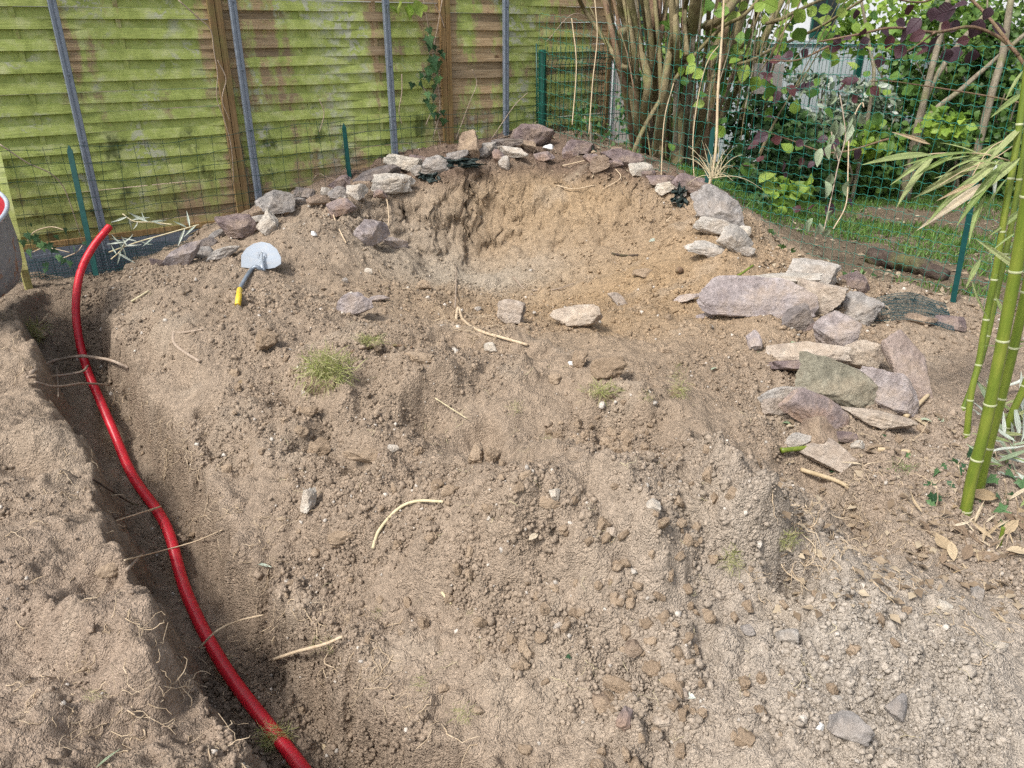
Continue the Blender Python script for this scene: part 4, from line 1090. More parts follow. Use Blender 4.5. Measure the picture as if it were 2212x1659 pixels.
# ------------------------------------------------------------------ stones
def rock(w, d, h, seed, level=4, nplanes=14, jag=.05, soft=0.0):
    g = np.random.default_rng(seed)
    dirs, F = ICO[level]
    base = np.array([(1, 0, 0), (-1, 0, 0), (0, 1, 0), (0, -1, 0), (0, 0, 1), (0, 0, -1)], float)
    nr = base + g.normal(0, .33, base.shape)
    ex = g.normal(size=(nplanes - 6, 3)); nr = np.concatenate([nr, ex])
    nr /= np.linalg.norm(nr, axis=1)[:, None]
    off = np.concatenate([g.uniform(.72, 1.0, 6), g.uniform(.78, 1.08, len(ex))])
    dot = dirs @ nr.T
    q = np.where(dot > 1e-3, off[None] / np.maximum(dot, 1e-3), 1e3)
    if soft > 0:
        r = (np.sum(q ** -(1 / soft), axis=1)) ** (-soft)
    else:
        r = q.min(axis=1)
    r = np.minimum(r, 1.45)
    V = dirs * r[:, None]
    ext = np.abs(V).max(axis=0)
    V = V / ext * 1.0
    o = g.uniform(0, 50, 3)
    n1 = fbm(V[:, 0] * 2.1 + o[0], V[:, 1] * 2.1 + o[1], V[:, 2] * 2.1 + o[2], 4, seed=seed % 90)
    st = vnoise(V[:, 0] * 1.2 + o[0], V[:, 1] * 7.0 + o[1], V[:, 2] * 2.2 + o[2], seed=seed % 70 + 3)
    n2 = fbm(V[:, 0] * 6 + o[1], V[:, 1] * 6 + o[2], V[:, 2] * 6 + o[0], 3, seed=seed % 60)
    V = V * (1 + jag * 1.5 * n1 + jag * .6 * st + jag * .8 * n2)[:, None]
    return V * np.array([w, d, h]) * .5, F

STONE_MESH = 0
def stone(x, y, w, h, roll, depth, mat, lab, name='stone', group=None, seed=None, yaw=0, pit=0, level=4, soft=.0, jag=.065, lift=0.0, planes=14, cat='stone', foot=.38, sink=False):
    """a stone seen at picture point (x, y), w by h picture pixels there; depth = thickness away from the eye / height"""
    global STONE_MESH
    STONE_MESH += 1
    seed = seed or STONE_MESH * 31 + 5
    g_ = np.random.default_rng(seed + 3)
    if mat != 'clod':
        yaw = yaw or g_.uniform(-28, 28); pit = pit or g_.uniform(-22, 14)
    p, t = hit(x, y + h * foot)
    t = t + .006
    c = at_t(x, y, t) + np.array([0, 0, lift])
    W, Hh = w * t / FPX, h * t / FPX
    Dp = depth * max(Hh, .4 * W)
    k_ = 1.2 if group == G1 else (1.16 if group == G2 else 1.06); W, Hh = W * k_, Hh * k_
    c = at_t(x, y, t - (.16 if sink else .30) * Dp) + np.array([0, 0, lift])
    V, F = rock(W, Dp, Hh, seed, level, planes, jag, soft)
    fw = at_t(x, y, 1) - CAM; fw /= np.linalg.norm(fw)
    rt = np.cross(fw, [0, 0, 1.0]); rt /= np.linalg.norm(rt); up = np.cross(rt, fw)
    ca, sa = math.cos(R(yaw)), math.sin(R(yaw)); cb, sb = math.cos(R(pit)), math.sin(R(pit)); cr, sr = math.cos(R(roll)), math.sin(R(roll))
    Rz = np.array([[ca, -sa, 0], [sa, ca, 0], [0, 0, 1]]); Rx = np.array([[1, 0, 0], [0, cb, -sb], [0, sb, cb]]); Ry = np.array([[cr, 0, -sr], [0, 1, 0], [sr, 0, cr]])
    Vr = V @ (Ry @ Rx @ Rz).T
    Vw = c + Vr[:, :1] * rt + Vr[:, 1:2] * fw + Vr[:, 2:3] * up
    B = np.stack([rt, fw, up], 1) @ (Ry @ Rx @ Rz)
    # keep object space aligned with the stone's own bedding
    me = mesh_data(name, V, F, MAT[mat], smooth=True, sharp=60 if mat == 'clod' else 24)
    o = bpy.data.objects.new(name, me); COL.objects.link(o)
    o.matrix_world = M4(B, c)
    BASE[o.name] = c
    return props(o, lab, cat, group)

MAT['st_lbr'] = m_stone('stone_rose_brown', (0.24, 0.185, 0.155), (0.40, 0.32, 0.28), (0.52, 0.44, 0.40), .4)
G1 = 'stones of the tumbled pile beside the bamboo'
G2 = 'stones along the rim of the dug bank'
G3 = 'stones lying in the dug pit'
G4 = 'small stones on the spoil heap'
# right pile, back to front
stone(1757, 590, 95, 52, -5, 1.0, 'st_pal', 'whitish rounded block at the back of the right stone pile', group=G1)
stone(1690, 606, 150, 26, 8, 1.4, 'st_pal', 'thin whitish slab edge showing behind the big lavender slab', group=G1)
stone(1850, 614, 72, 40, -28, .7, 'st_pur', 'dull purple slab leaning at the back of the right pile by the wire fence', group=G1)
stone(1856, 668, 72, 62, -20, .8, 'st_gry', 'grey layered block at the right end of the pile near the wire fence', group=G1, jag=.1)
stone(1776, 638, 100, 78, -3, .9, 'st_tan', 'tan squarish block beside the big lavender slab', group=G1, yaw=-14)
stone(1722, 690, 62, 58, 10, .6, 'st_drk', 'dark grey stone wedged under the big lavender slab', group=G1)
stone(1738, 703, 62, 22, 22, .8, 'st_pur', 'small maroon sliver below the big lavender slab', group=G1)
stone(1634, 645, 208, 86, 4, .55, 'st_lav', 'biggest lavender slab of the right pile, tilted towards the viewer', group=G1, seed=1009, yaw=8, pit=-14, planes=12)
stone(1802, 716, 84, 78, 8, .9, 'st_lav', 'grey lavender faceted block in the middle of the right pile', group=G1, yaw=20)
stone(1862, 768, 92, 56, -8, .9, 'st_tan', 'tan and dark stone under the upper end of the long rounded slab', group=G1)
stone(1730, 768, 165, 42, 6, .9, 'st_tan', 'flat tan slab strewn with soil behind the long maroon slab', group=G1, pit=-20)
stone(1630, 738, 34, 44, 5, .4, 'st_lav', 'thin lavender chip standing alone left of the stone pile', group=G1)
stone(1958, 790, 208, 74, -41, .8, 'st_lbr', 'long rounded brown slab leaning at the right end of the pile', group=G1, seed=77, soft=.05, planes=10, jag=.04, foot=.75)
stone(1745, 793, 175, 27, 9, 1.4, 'st_pur', 'long thin maroon slab lying across the stone pile', group=G1, jag=.08)
stone(1918, 848, 132, 82, -22, .45, 'st_lav', 'pale lavender slab leaning against the long rounded slab', group=G1, pit=-10)
stone(1806, 838, 170, 92, -12, .6, 'st_grn', 'big greenish grey slab with a stepped ragged face', group=G1, jag=.09, seed=903)
stone(1766, 892, 138, 70, -14, .5, 'st_rus', 'rust stained slab below the greenish slab', group=G1, jag=.06)
stone(1688, 850, 102, 25, 16, .9, 'st_pal', 'thin whitish slab jutting out left of the greenish slab', group=G1)
stone(1900, 906, 140, 32, -1, 1.1, 'st_tan', 'low tan bar shaped stone lying flat before the pile', group=G1)
stone(1672, 878, 46, 36, 5, .8, 'st_tan', 'small tan stone under the thin whitish slab', group=G1)
stone(1764, 938, 58, 66, 25, .8, 'st_brn', 'pointed soil covered stone in front of the rust stained slab', group=G1)
stone(1718, 955, 40, 50, -30, .6, 'st_pal', 'small white splinter beside the green bamboo piece', group=G1)
stone(1790, 985, 110, 56, -18, .9, 'st_tan', 'low stone under the cut green bamboo piece', group=G1)
stone(1832, 945, 54, 22, 4, 1.0, 'st_pur', 'small flat purplish stone right of the low stone', group=G1)
stone(1852, 962, 22, 20, 0, 1, 'st_pal', 'tiny white stone at the front of the stone pile', group=G1, level=3)
stone(2052, 697, 54, 34, 10, .9, 'st_pur', 'mauve stone lying alone near the teal stake by the bamboo', group=G1)
stone(1985, 690, 62, 20, 3, 1.2, 'st_brn', 'flat brown stone below the fallen netting', group=G1)
# right rim of the bank
stone(1500, 404, 86, 42, -12, .9, 'st_pur', 'purple flat stone above the big pale boulder on the bank rim', group=G2)
stone(1552, 446, 124, 74, -32, .8, 'st_gry', 'big pale grey boulder on the right rim of the bank', group=G2, seed=55)
stone(1545, 487, 84, 36, -5, 1.0, 'st_pal', 'whitish flat stone under the big pale boulder', group=G2)
stone(1588, 522, 66, 48, -30, .8, 'st_gry', 'grey wedge stone at the lower right end of the bank rim', group=G2)
stone(1602, 503, 34, 26, 0, .9, 'st_pal', 'small white stone beside the grey wedge stone', group=G2)
stone(1528, 540, 80, 26, -8, 1.0, 'st_pal', 'crumbling whitish mortar lump under the grey wedge stone', group=G2, jag=.12)
stone(1428, 390, 58, 26, -6, .9, 'st_pur', 'small purple stone stack on the bank left of the big boulder', group=G2)
stone(1350, 343, 92, 34, -13, .8, 'st_pur', 'flat purple slab on the bank crest below the hazel', group=G2)
stone(1295, 354, 44, 30, 18, .8, 'st_brn', 'reddish brown stone under the flat purple slab', group=G2)
stone(1255, 318, 72, 26, -3, 1.0, 'st_pur', 'low purplish stone right of the white block on the crest', group=G2)
stone(1185, 319, 31, 14, -4, 1.0, 'brickw', 'small white rectangular block on the bank crest', group=G2, jag=.015, planes=6, level=3, cat='block', name='white_block')
stone(1092, 311, 62, 20, 3, 1.3, 'st_drk', 'dark layered slab beneath the largest crest boulder', group=G2, jag=.09)
stone(1105, 331, 70, 24, -6, 1.2, 'st_pal', 'whitish slab under the dark layered slab on the crest', group=G2)
stone(1150, 291, 88, 40, 0, .9, 'st_pur', 'largest dark boulder on the bank crest at the fence corner', group=G2, seed=88, soft=.05)
stone(1056, 320, 34, 30, 5, .9, 'st_gry', 'small grey stone between the upright boulder and the dark slab', group=G2)
stone(1014, 316, 46, 54, 10, .8, 'st_brn', 'upright rounded brown boulder on the bank crest', group=G2, soft=.09)
stone(1089, 352, 24, 30, 5, .8, 'st_pal', 'small whitish stone in the soil below the crest slabs', group=G2, level=3)
# left rim
stone(938, 358, 60, 38, 5, .9, 'st_gry', 'grey brown stone next to the black sheet on the bank rim', group=G2)
stone(876, 355, 82, 34, -3, .9, 'st_pal', 'pale and dark mottled stone at the foot of the third steel post', group=G2)
stone(805, 381, 104, 26, 12, 1.0, 'st_drk', 'long dark slab lying on the left bank rim', group=G2, jag=.08)
stone(838, 400, 100, 44, 6, .8, 'st_pal', 'crumbling pale mortar lump on the left bank rim', group=G2, jag=.13)
stone(735, 396, 54, 30, 35, .8, 'st_pur', 'purplish wedge stone behind the pale pair on the left rim', group=G2)
stone(768, 414, 44, 34, -10, .9, 'st_pal', 'whitish angular stone, right one of the pale pair', group=G2)
stone(732, 417, 44, 28, 6, .9, 'st_gry', 'light grey stone, left one of the pale pair', group=G2)
stone(738, 450, 58, 36, 8, .5, 'st_rus', 'flat dull stone set in the soil under the pale pair', group=G2)
stone(660, 420, 54, 26, -12, .9, 'st_drk', 'small dark stone on the left rim between pale stones', group=G2)
stone(598, 440, 78, 46, 12, .9, 'st_gry', 'pale layered boulder at the foot of the second steel post', group=G2, jag=.08)
stone(578, 486, 44, 50, -35, .7, 'st_pal', 'pale mortar lump sloping down below the layered boulder', group=G2, jag=.1)
stone(515, 489, 80, 48, 0, .9, 'st_pur', 'dark mauve boulder on the left rim above the shovel', group=G2)
stone(448, 527, 54, 24, 14, .9, 'st_drk', 'thin dark stone beside the pale lavender stone on the left', group=G2)
stone(394, 553, 90, 50, 26, .6, 'st_lav', 'pale lavender stone at the far left end of the rim', group=G2)
stone(485, 543, 76, 22, 8, 1.0, 'st_pal', 'crumbling pale stone left of the shovel blade', group=G2, jag=.13)
# smaller stones packed between the named ones
RIMN = [(1500, 404, 'purple flat stone on the right rim'), (1552, 446, 'big pale grey boulder'), (1545, 487, 'whitish flat stone on the right rim'), (1588, 522, 'grey wedge stone'), (1428, 390, 'small purple stone stack'), (1350, 343, 'flat purple slab on the crest'), (1295, 354, 'reddish brown crest stone'),
        (1185, 319, 'white block on the crest'), (1150, 291, 'largest crest boulder'), (1105, 331, 'whitish crest slab'), (1014, 316, 'upright rounded boulder'), (938, 358, 'grey brown stone by the black sheet'), (876, 355, 'mottled stone by the third post'), (805, 381, 'long dark slab'), (838, 400, 'pale mortar lump'),
        (735, 396, 'purplish wedge stone'), (660, 420, 'small dark stone on the left rim'), (598, 440, 'pale layered boulder'), (515, 489, 'dark mauve boulder'), (448, 527, 'thin dark stone on the left'), (394, 553, 'pale lavender stone')]
for (x, y) in [(1325, 352), (1385, 372), (1462, 402), (1470, 418), (1520, 465), (1572, 495), (1612, 545), (1230, 330), (1140, 316), (1168, 336), (1040, 335), (985, 335), (965, 350), (910, 345), (842, 372), (780, 398), (705, 415), (640, 432), (622, 455), (545, 475), (560, 455), (470, 505), (440, 545), (420, 530), (350, 570), (1405, 378), (1280, 342), (690, 430), (1600, 480), (1075, 340), (900, 372), (820, 420), (1330, 335), (1440, 405)]:
    m_ = random.choice(['st_pal', 'st_gry', 'st_pur', 'st_rus', 'st_brn', 'st_gry'])
    nm = min(RIMN, key=lambda q: math.hypot(q[0] - x, q[1] - y)); dx_, dy_ = x - nm[0], y - nm[1]
    w_ = ('right of' if dx_ > 0 else 'left of') if abs(dx_) > abs(dy_) * 1.3 else ('below' if dy_ > 0 else 'above')
    lb_ = 'small rough %s stone packed just %s the %s' % ({'st_pal': 'pale', 'st_gry': 'grey', 'st_pur': 'purplish', 'st_rus': 'rusty', 'st_brn': 'brown'}[m_], w_, nm[2])
    stone(x + random.gauss(0, 3), y + random.gauss(0, 2), random.uniform(26, 54), random.uniform(16, 28), random.uniform(-15, 15), .9, m_, lb_, group='small stones packed in the bank rim', jag=.08, level=3)
# pit
stone(803, 500, 84, 62, -12, .8, 'st_lav', 'angular lavender grey boulder fallen in the left of the pit', group=G3, seed=63, yaw=25)
stone(855, 525, 60, 28, -8, .9, 'st_lav', 'smaller lavender stone right of the angular boulder in the pit', group=G3)
stone(760, 660, 82, 48, 18, .7, 'st_lav', 'tan wedge stone lying right of the shovel', group=G3, pit=-15)
stone(1103, 674, 62, 52, -22, .8, 'st_tan', 'tan rounded triangular stone in front of the pit', group=G3)
stone(1256, 683, 126, 52, 4, .8, 'st_tan', 'broad tan slab with a dark split side in front of the pit', group=G3, seed=211, yaw=-16, pit=-12)
stone(1480, 645, 66, 18, 14, .8, 'st_lav', 'flat mauve stone almost buried in the right of the pit', group=G3)
stone(1333, 646, 48, 22, -35, .8, 'st_tan', 'small buff stone behind the broad tan slab', group=G3)
stone(815, 645, 46, 14, 6, 1, 'st_lav', 'half buried mauve stone behind the tan wedge stone', group=G3)
stone(1530, 680, 60, 16, 18, .8, 'st_lav', 'buried pale stone edge left of the biggest slab', group=G3)
# spoil heap and foreground
stone(668, 1078, 38, 60, -18, .8, 'st_pal', 'pale grey upright rock on the slope right of the pipe', group=G4, jag=.1)
stone(1833, 1573, 94, 64, -4, .8, 'st_gry', 'largest grey cobble at the bottom right of the picture', group=G4, soft=.06, seed=17)
stone(1938, 1530, 42, 66, 10, .8, 'st_gry', 'tall grey pebble right of the largest grey cobble', group=G4, soft=.05)
stone(1700, 1373, 54, 34, 12, .9, 'st_gry', 'grey stone in the middle of the right foreground gravel', group=G4)
stone(1615, 1358, 36, 26, 0, .9, 'st_gry', 'small rounded grey stone in a sandy hollow on the right', group=G4, soft=.06)
stone(1300, 1515, 50, 54, 4, .8, 'st_brn', 'squarish brown stone at the foot of the front heap', group=G4, soft=.03)
stone(1353, 1553, 36, 58, -6, .8, 'st_rus', 'reddish brown stone pointing at the viewer in the front centre', group=G4)
stone(1430, 1556, 50, 34, 18, .9, 'st_tan', 'ochre stone right of the reddish brown stone', group=G4, jag=.08)
stone(1368, 1398, 34, 36, -25, .9, 'st_brn', 'smooth brown stone at the top of the front clod field', group=G4, soft=.05)
stone(1470, 1500, 34, 28, 20, .9, 'st_tan', 'yellowish stone among the front clods beside a dry leaf', group=G4)
stone(2037, 1310, 40, 26, -12, .9, 'st_pal', 'pale oblong stone left of the grey pair at the right edge', group=G4)
stone(2112, 1284, 30, 30, 0, .9, 'st_gry', 'round grey stone above the pale oblong stone at right', group=G4, soft=.06)
stone(2160, 1395, 34, 22, 0, .9, 'st_pal', 'pale stone near the right edge below the round grey stone', group=G4)
stone(849, 969, 24, 20, 0, .9, 'st_pal', 'bright white pebble in the middle of the spoil heap', group=G4, level=3)
stone(821, 986, 12, 12, 0, .9, 'st_rus', 'tiny orange pebble left of the bright white pebble', group=G4, level=3)
stone(1202, 1352, 24, 18, 40, .7, 'st_pal', 'white pebble on the smooth slope of the front heap', group=G4, level=3)
stone(1234, 785, 13, 12, 0, .9, 'brickw', 'tiny round white pebble near the broad tan slab', group=G4, level=3)
stone(1410, 1090, 36, 26, 0, .9, 'st_pal', 'pale stone on the right slope of the middle heap', group=G4, level=3)
stone(1198, 1068, 24, 26, 10, .9, 'st_pal', 'pale pebble at the top of the front heap', group=G4, level=3)
stone(1320, 1150, 28, 22, 0, .9, 'st_tan', 'buff pebble on the front heap above the smooth slope', group=G4, level=3)
stone(677, 505, 14, 12, 0, .9, 'brickw', 'white pebble in the left bank right of the shovel blade', group=G4, level=3)
stone(745, 605, 16, 12, 0, .9, 'st_pal', 'tiny pale pebble in the pit left of the root tangle', group=G4, level=3)
stone(795, 585, 18, 12, 0, .9, 'st_pal', 'pale flake on the pit floor below the angular boulder', group=G4, level=3)
stone(1030, 668, 20, 12, 0, .9, 'st_pal', 'white flake left of the rounded triangular stone', group=G4, level=3)
stone(1058, 750, 34, 24, 0, .9, 'st_pal', 'white crumbly stone under the long curved root', group=G4, jag=.1, level=3)
stone(1805, 1510, 24, 18, 0, .9, 'st_pal', 'white pebble above the largest grey cobble', group=G4, level=3)
stone(1770, 1570, 18, 22, 0, .9, 'brickw', 'small white pebble left of the largest grey cobble', group=G4, level=3)
# soil clods that stand out
G5 = 'large soil clods'
for x, y, w, h, lab in [(1305, 795, 84, 46, 'largest brown soil clod right of the pit front'), (1250, 775, 36, 34, 'round soil clod left of the largest clod'), (905, 775, 60, 28, 'dark soil clod with an overhang at the heap top'),
                        (575, 738, 46, 46, 'rounded clod on the slope below the yellow handle'), (740, 1162, 76, 38, 'broad clod lying left of the front heap'), (1030, 980, 34, 46, 'tall clod, left of the pair on the middle heap'),
                        (1062, 985, 38, 34, 'round clod, right of the pair on the middle heap'), (690, 970, 46, 44, 'clod in the left hollow of the middle heap'), (800, 985, 120, 34, 'long ridge shaped clod in the middle heap'),
                        (1355, 940, 32, 26, 'brown clod at the top of the right clod field'), (1310, 955, 34, 30, 'reddish clod in the right clod field'), (1285, 905, 28, 22, 'small clod above the right clod field'),
                        (1185, 1088, 54, 28, 'low clod under the pale pebble of the front heap'), (1335, 1480, 60, 36, 'flat clod above the squarish brown stone'), (1165, 1375, 34, 24, 'clod at the left of the front clod field'),
                        (1430, 1130, 34, 18, 'smooth oval clod on the right slope'), (650, 930, 34, 28, 'clod at the trench side of the middle heap'), (915, 617, 34, 22, 'dark brown clod on the pit floor'),
                        (1405, 1445, 40, 36, 'clod right of the flat clod in the front field'), (1450, 1470, 44, 34, 'rough clod among the front stones'), (670, 890, 36, 26, 'clod below the large grass tuft'),
                        (235, 1235, 54, 34, 'pale clod on the left bank beside the trench'), (1390, 590, 46, 20, 'low clod in the right half of the pit'), (1200, 820, 26, 24, 'square clod left of the grassy clod')]:
    stone(x, y, w, h, random.uniform(-12, 12), .95, 'clod', lab, name='soil_clod', group=G5, jag=.16, soft=.06, level=4, cat='clod', sink=True)

# loose clods one can count: nothing tells them apart
CL = []
for k in range(7):
    V, F = rock(2, 2, 1.5, 700 + k, 3, 12, .2, .07)
    CL.append(mesh_data('loose_clod', V, F, MAT['clod'], smooth=True, sharp=60))
X, Y = samp_xy(1400, 1.25, 4.6)
kk = keep_mask(X, Y, 1.6) & (np.abs(X) < .66 * Y); X, Y = X[kk], Y[kk]
dens = [(1385, 1450, .22, 60), (1290, 950, .2, 36), (560, 900, .3, 14), (1100, 1300, .25, 22), (900, 1150, .25, 18), (1450, 1250, .3, 20), (1580, 1150, .25, 14)]
pts = []
for (x, y, r, n) in dens:
    p, t = hit(x, y)
    for _ in range(n): pts.append((p[0] + random.gauss(0, r * .6), p[1] + random.gauss(0, r * .6)))
pts = (pts + list(zip(X, Y)))[:285]
for (x, y) in pts:
    r = random.uniform(.010, .021) * (1.1 if y > 2.6 else 1)
    o = bpy.data.objects.new('loose_clod', random.choice(CL)); COL.objects.link(o)
    o.location = (x, y, float(H(x, y)) + r * .35)
    o.rotation_euler = [random.uniform(0, 6.28) for _ in range(3)]
    o.scale = (r * random.uniform(.8, 1.3), r * random.uniform(.8, 1.2), r)
    props(o, 'small rounded brown soil clod lying loose on the spoil heaps', 'clod', 'small loose soil clods')
# ------------------------------------------------------------------ red corrugated pipe
pp = [(-.18, 1.10, -.39), (-.628, 1.60, -.385), (-.97, 1.97, -.38), (-1.25, 2.35, -.37), (-1.5, 2.77, -.345), (-1.78, 3.1, -.30), (-2.02, 3.44, -.235)]
pp = [np.array(p) for p in pp] + [at_t(215, 862, 4.12), at_t(186, 792, 4.35), at_t(169, 722, 4.5), at_t(164, 655, 4.62), at_t(174, 588, 4.75), at_t(200, 535, 4.88), at_t(236, 490, 5.0)]
raw = spline(pp, 600)
cum = np.concatenate([[0], np.cumsum(np.linalg.norm(np.diff(raw, axis=0), axis=1))])
Lp = cum[-1]; step = .0028; nn = int(Lp / step)
ss = np.linspace(0, Lp, nn)
pl = np.stack([np.interp(ss, cum, raw[:, k]) for k in range(3)], 1)
ph = (ss / .0112) % 1.0
rad = .0228 - .0040 * (ph < .42)
t = thing('corrugated_pipe', 'red corrugated plastic conduit running along the trench and up to the fence', 'pipe', (-1.5, 2.77, -.38))
v, f = tube(pl, rad, 14, caps=False); part('conduit', t, v, f, MAT['red'], smooth=True, sharp=60)
inner = pl[-40:]; v, f = tube(inner, .0178, 14, caps=False)
f = [tuple(reversed(q)) for q in f]; part('bore', t, v, f, MAT['red'])
e = pl[-1]; d = pl[-1] - pl[-4]; d /= np.linalg.norm(d)
v, f = tube(np.array([e - d * .004, e + d * .001, e + d * .001, e - d * .004]), [.0228, .0228, .0177, .0177], 14, caps=False); part('cut_edge', t, v, f, MAT['red'], sharp=40)

# ------------------------------------------------------------------ shovel
bp, tb = hit(565, 580)
t_ = tb - .02
def V2(x, y, dt=0.0): return at_t(x, y, t_ + dt)
def V3(x, y, l): return at_t(x, y, np.median([hit(x + a_, y + b_)[1] for a_ in (-8, 0, 8) for b_ in (-6, 0, 6)]) - l)
root_ = V2(565, 575)
t = thing('shovel', 'steel shovel with a bent tube and yellow grip lying on the heap', 'shovel', root_)
# blade: outline in picture, tilted back, slightly dished
out = [(521, 577), (521, 552), (532, 536), (548, 526), (565, 522), (583, 526), (598, 538), (607, 556), (607, 570), (594, 578), (578, 581), (545, 580)]
def tback(y): return (581 - y) / 60 * .16
ctr = V2(565, 553, tback(553) + .012)
fr = [V2(x, y, tback(y)) for x, y in out]; md = [ctr * .45 + p * .55 for p in fr]
nrm_ = np.array([0, .25, -.012])
n = len(out); vv = fr + md + [ctr] + [p + np.array([0, .004, -.003]) for p in fr] + [p + np.array([0, .004, -.003]) for p in md] + [ctr + np.array([0, .004, -.003])]
ff = []
for k in range(n):
    k2 = (k + 1) % n
    ff += [(k, k2, n + k2, n + k), (n + k, n + k2, 2 * n), (2 * n + 1 + k2, 2 * n + 1 + k, 3 * n + 1 + k, 3 * n + 1 + k2), (3 * n + 1 + k2, 3 * n + 1 + k, 4 * n + 1), (k2, k, 2 * n + 1 + k, 2 * n + 1 + k2)]
bl = part('blade', t, vv, ff, MAT['steel'], sharp=40)
soc = spline([V2(568, 586, -.035), V2(566, 572, -.02), V2(565, 560, .02), V2(565, 545, .066)], 14)
v, f = tube(soc, np.linspace(.017, .006, 14), 10); part('socket', t, v, f, MAT['steel'])
v, f = tube(np.array(spline([V2(556, 556, .06), V2(558, 546, .084), V2(565, 543.5, .09), V2(572, 546, .084), V2(574, 556, .06)], 16)), .0022, 5); 
o = part('pressed_rib', bl, v, f, MAT['steel'])
tubep = spline([V2(568, 585, -.03), V2(562, 581, -.05), V2(552, 576, -.06), V3(544, 582, .05), V3(536, 592, .05), V3(527, 607, .045), V3(520, 620, .04), V3(517, 628, .04)], 40)
v, f = tube(tubep, .0125, 12); part('bent_tube', t, v, f, MAT['pole'])
gr = spline([V3(518, 624, .045), V3(516, 640, .045), V3(513.5, 659, .045)], 20)
rg = np.full(20, .0165); rg[0] = .013; rg[-1] = .015
v, f = tube(gr, rg, 14); part('grip', t, v, f, MAT['yellow'], sharp=50)

# ------------------------------------------------------------------ grey tub at the left edge
cr_, cb_ = at_t(-158, 470, 3.80), at_t(-88, 612, 4.05)
axis = cr_ - cb_; Ht = np.linalg.norm(axis); axis = axis / Ht
xr = RIGHT - axis * RIGHT.dot(axis); xr /= np.linalg.norm(xr); yr = np.cross(axis, xr)
def ringed(prof, ns=56):
    v = []
    for (r_, h_) in prof:
        for k in range(ns):
            a = 2 * math.pi * k / ns; dent = 1 + .010 * math.sin(3 * a + h_ * 9) + .005 * math.sin(11 * a)
            v.append(cb_ + axis * h_ + (xr * math.cos(a) + yr * math.sin(a)) * r_ * dent)
    f = [(i * ns + k, i * ns + (k + 1) % ns, (i + 1) * ns + (k + 1) % ns, (i + 1) * ns + k) for i in range(len(prof) - 1) for k in range(ns)]
    return v, f
t = thing('metal_tub', 'tilted grey rust streaked metal tub with a red inside, cut off by the left edge', 'tub', cb_ - axis * .06)
v, f = ringed([(.01, -.075), (.13, -.07), (.22, -.05), (.28, -.01), (.312, .06), (.325, .13), (.335, .2), (.342, Ht - .03), (.35, Ht)]); part('body', t, v, f, MAT['tub'], sharp=50)
v, f = ringed([(.345, Ht + .001), (.335, Ht - .03), (.325, .2), (.30, .06), (.26, .0), (.15, -.04), (.01, -.045)]); part('lining', t, v, f, MAT['redpaint'], sharp=50, label='scratched red painted inside of the tub')
rp = np.array([cb_ + axis * (Ht + .002) + (xr * math.cos(a) + yr * math.sin(a)) * .351 for a in np.linspace(0, 2 * math.pi, 70)])
v, f = tube(rp, .011, 8, caps=False); part('rolled_rim', t, v, f, MAT['rim'])

# ------------------------------------------------------------------ black plastic scrap on the bank
def crumple(x0, y0, w, h, lab, seed, mat='blacksheet', amp=.03):
    p, t = hit(x0, y0 + h * .4)
    n = 26; v = []
    for i in range(n):
        for j in range(n):
            a, b = i / (n - 1) - .5, j / (n - 1) - .5
            a2 = a * (1 + .35 * vnoise(b * 6, seed * 1.0, seed=seed)); b2 = b * (1 + .5 * vnoise(a * 5, seed * 2.0, seed=seed + 1))
            q = at_t(x0 + a2 * w, y0 - b2 * h, t - .02 + amp * vnoise(a * 7, b * 9, seed=seed + 2) + .008 * vnoise(a * 15, b * 17, seed=seed + 3))
            v.append(q)
    f = [(i * n + j, (i + 1) * n + j, (i + 1) * n + j + 1, i * n + j + 1) for i in range(n - 1) for j in range(n - 1)]
    o = single('plastic_scrap', lab, 'plastic scrap', v, f, MAT[mat], group='torn black plastic in the bank', sharp=70)
    md = o.modifiers.new('thickness', 'SOLIDIFY'); md.thickness = .003
crumple(928, 372, 44, 40, 'torn black plastic piece hanging over the left bank rim', 21)
crumple(985, 352, 100, 24, 'crumpled black plastic strip on the crest left of the whitish stone', 22)
crumple(1468, 425, 30, 46, 'dark plastic shred among roots under the purple flat stone', 23)

# ------------------------------------------------------------------ cut green bamboo bits, sticks, branches
def stick(pts, r, lab, mat, name='stick', cat='stick', group=None, n=None, lift=.01, nodes=(), sides=8, rough=.0):
    w = []
    for q in pts:
        if len(q) == 2:
            p, t = hit(*q); w.append(p + np.array([0, 0, lift]))
        else:
            w.append(at_t(q[0], q[1], hit(q[0], q[1])[1] - q[2]))
    n = n or max(12, 7 * len(w)); P = spline(w, n)
    rr = np.linspace(r, r * .75, n)
    for k in nodes: rr[int(k * (n - 1))] *= 1.2
    v, f = tube(P, rr, sides, rough=rough)
    return single(name, lab, cat, v, f, MAT[mat], group=group)
stick([(1688, 973, .02), (1750, 966, .05), (1810, 956, .05)], .011, 'cut green bamboo piece lying before the stone pile', 'bamboo', 'bamboo_piece', 'bamboo', nodes=(.02, .55))
stick([(1572, 606, .01), (1600, 592, .02), (1627, 573, .02)], .009, 'short green bamboo piece above the right stone pile', 'bamboo', 'bamboo_piece', 'bamboo', nodes=(.5,))
stick([(1955, 905), (2005, 857)], .012, 'short dry cane stub leaning before the pale lavender slab', 'cane', 'cane_stub', 'cane', lift=.012)
stick([(1895, 975), (1965, 980)], .011, 'dry cane stub lying flat right of the low stone', 'cane', 'cane_stub', 'cane', lift=.01)
stick([(1730, 1018), (1800, 1040), (1840, 1060)], .010, 'dry cane half buried in the right slope', 'cane', 'cane_stub', 'cane', lift=.008)
G6 = 'dead branches and roots lying loose'
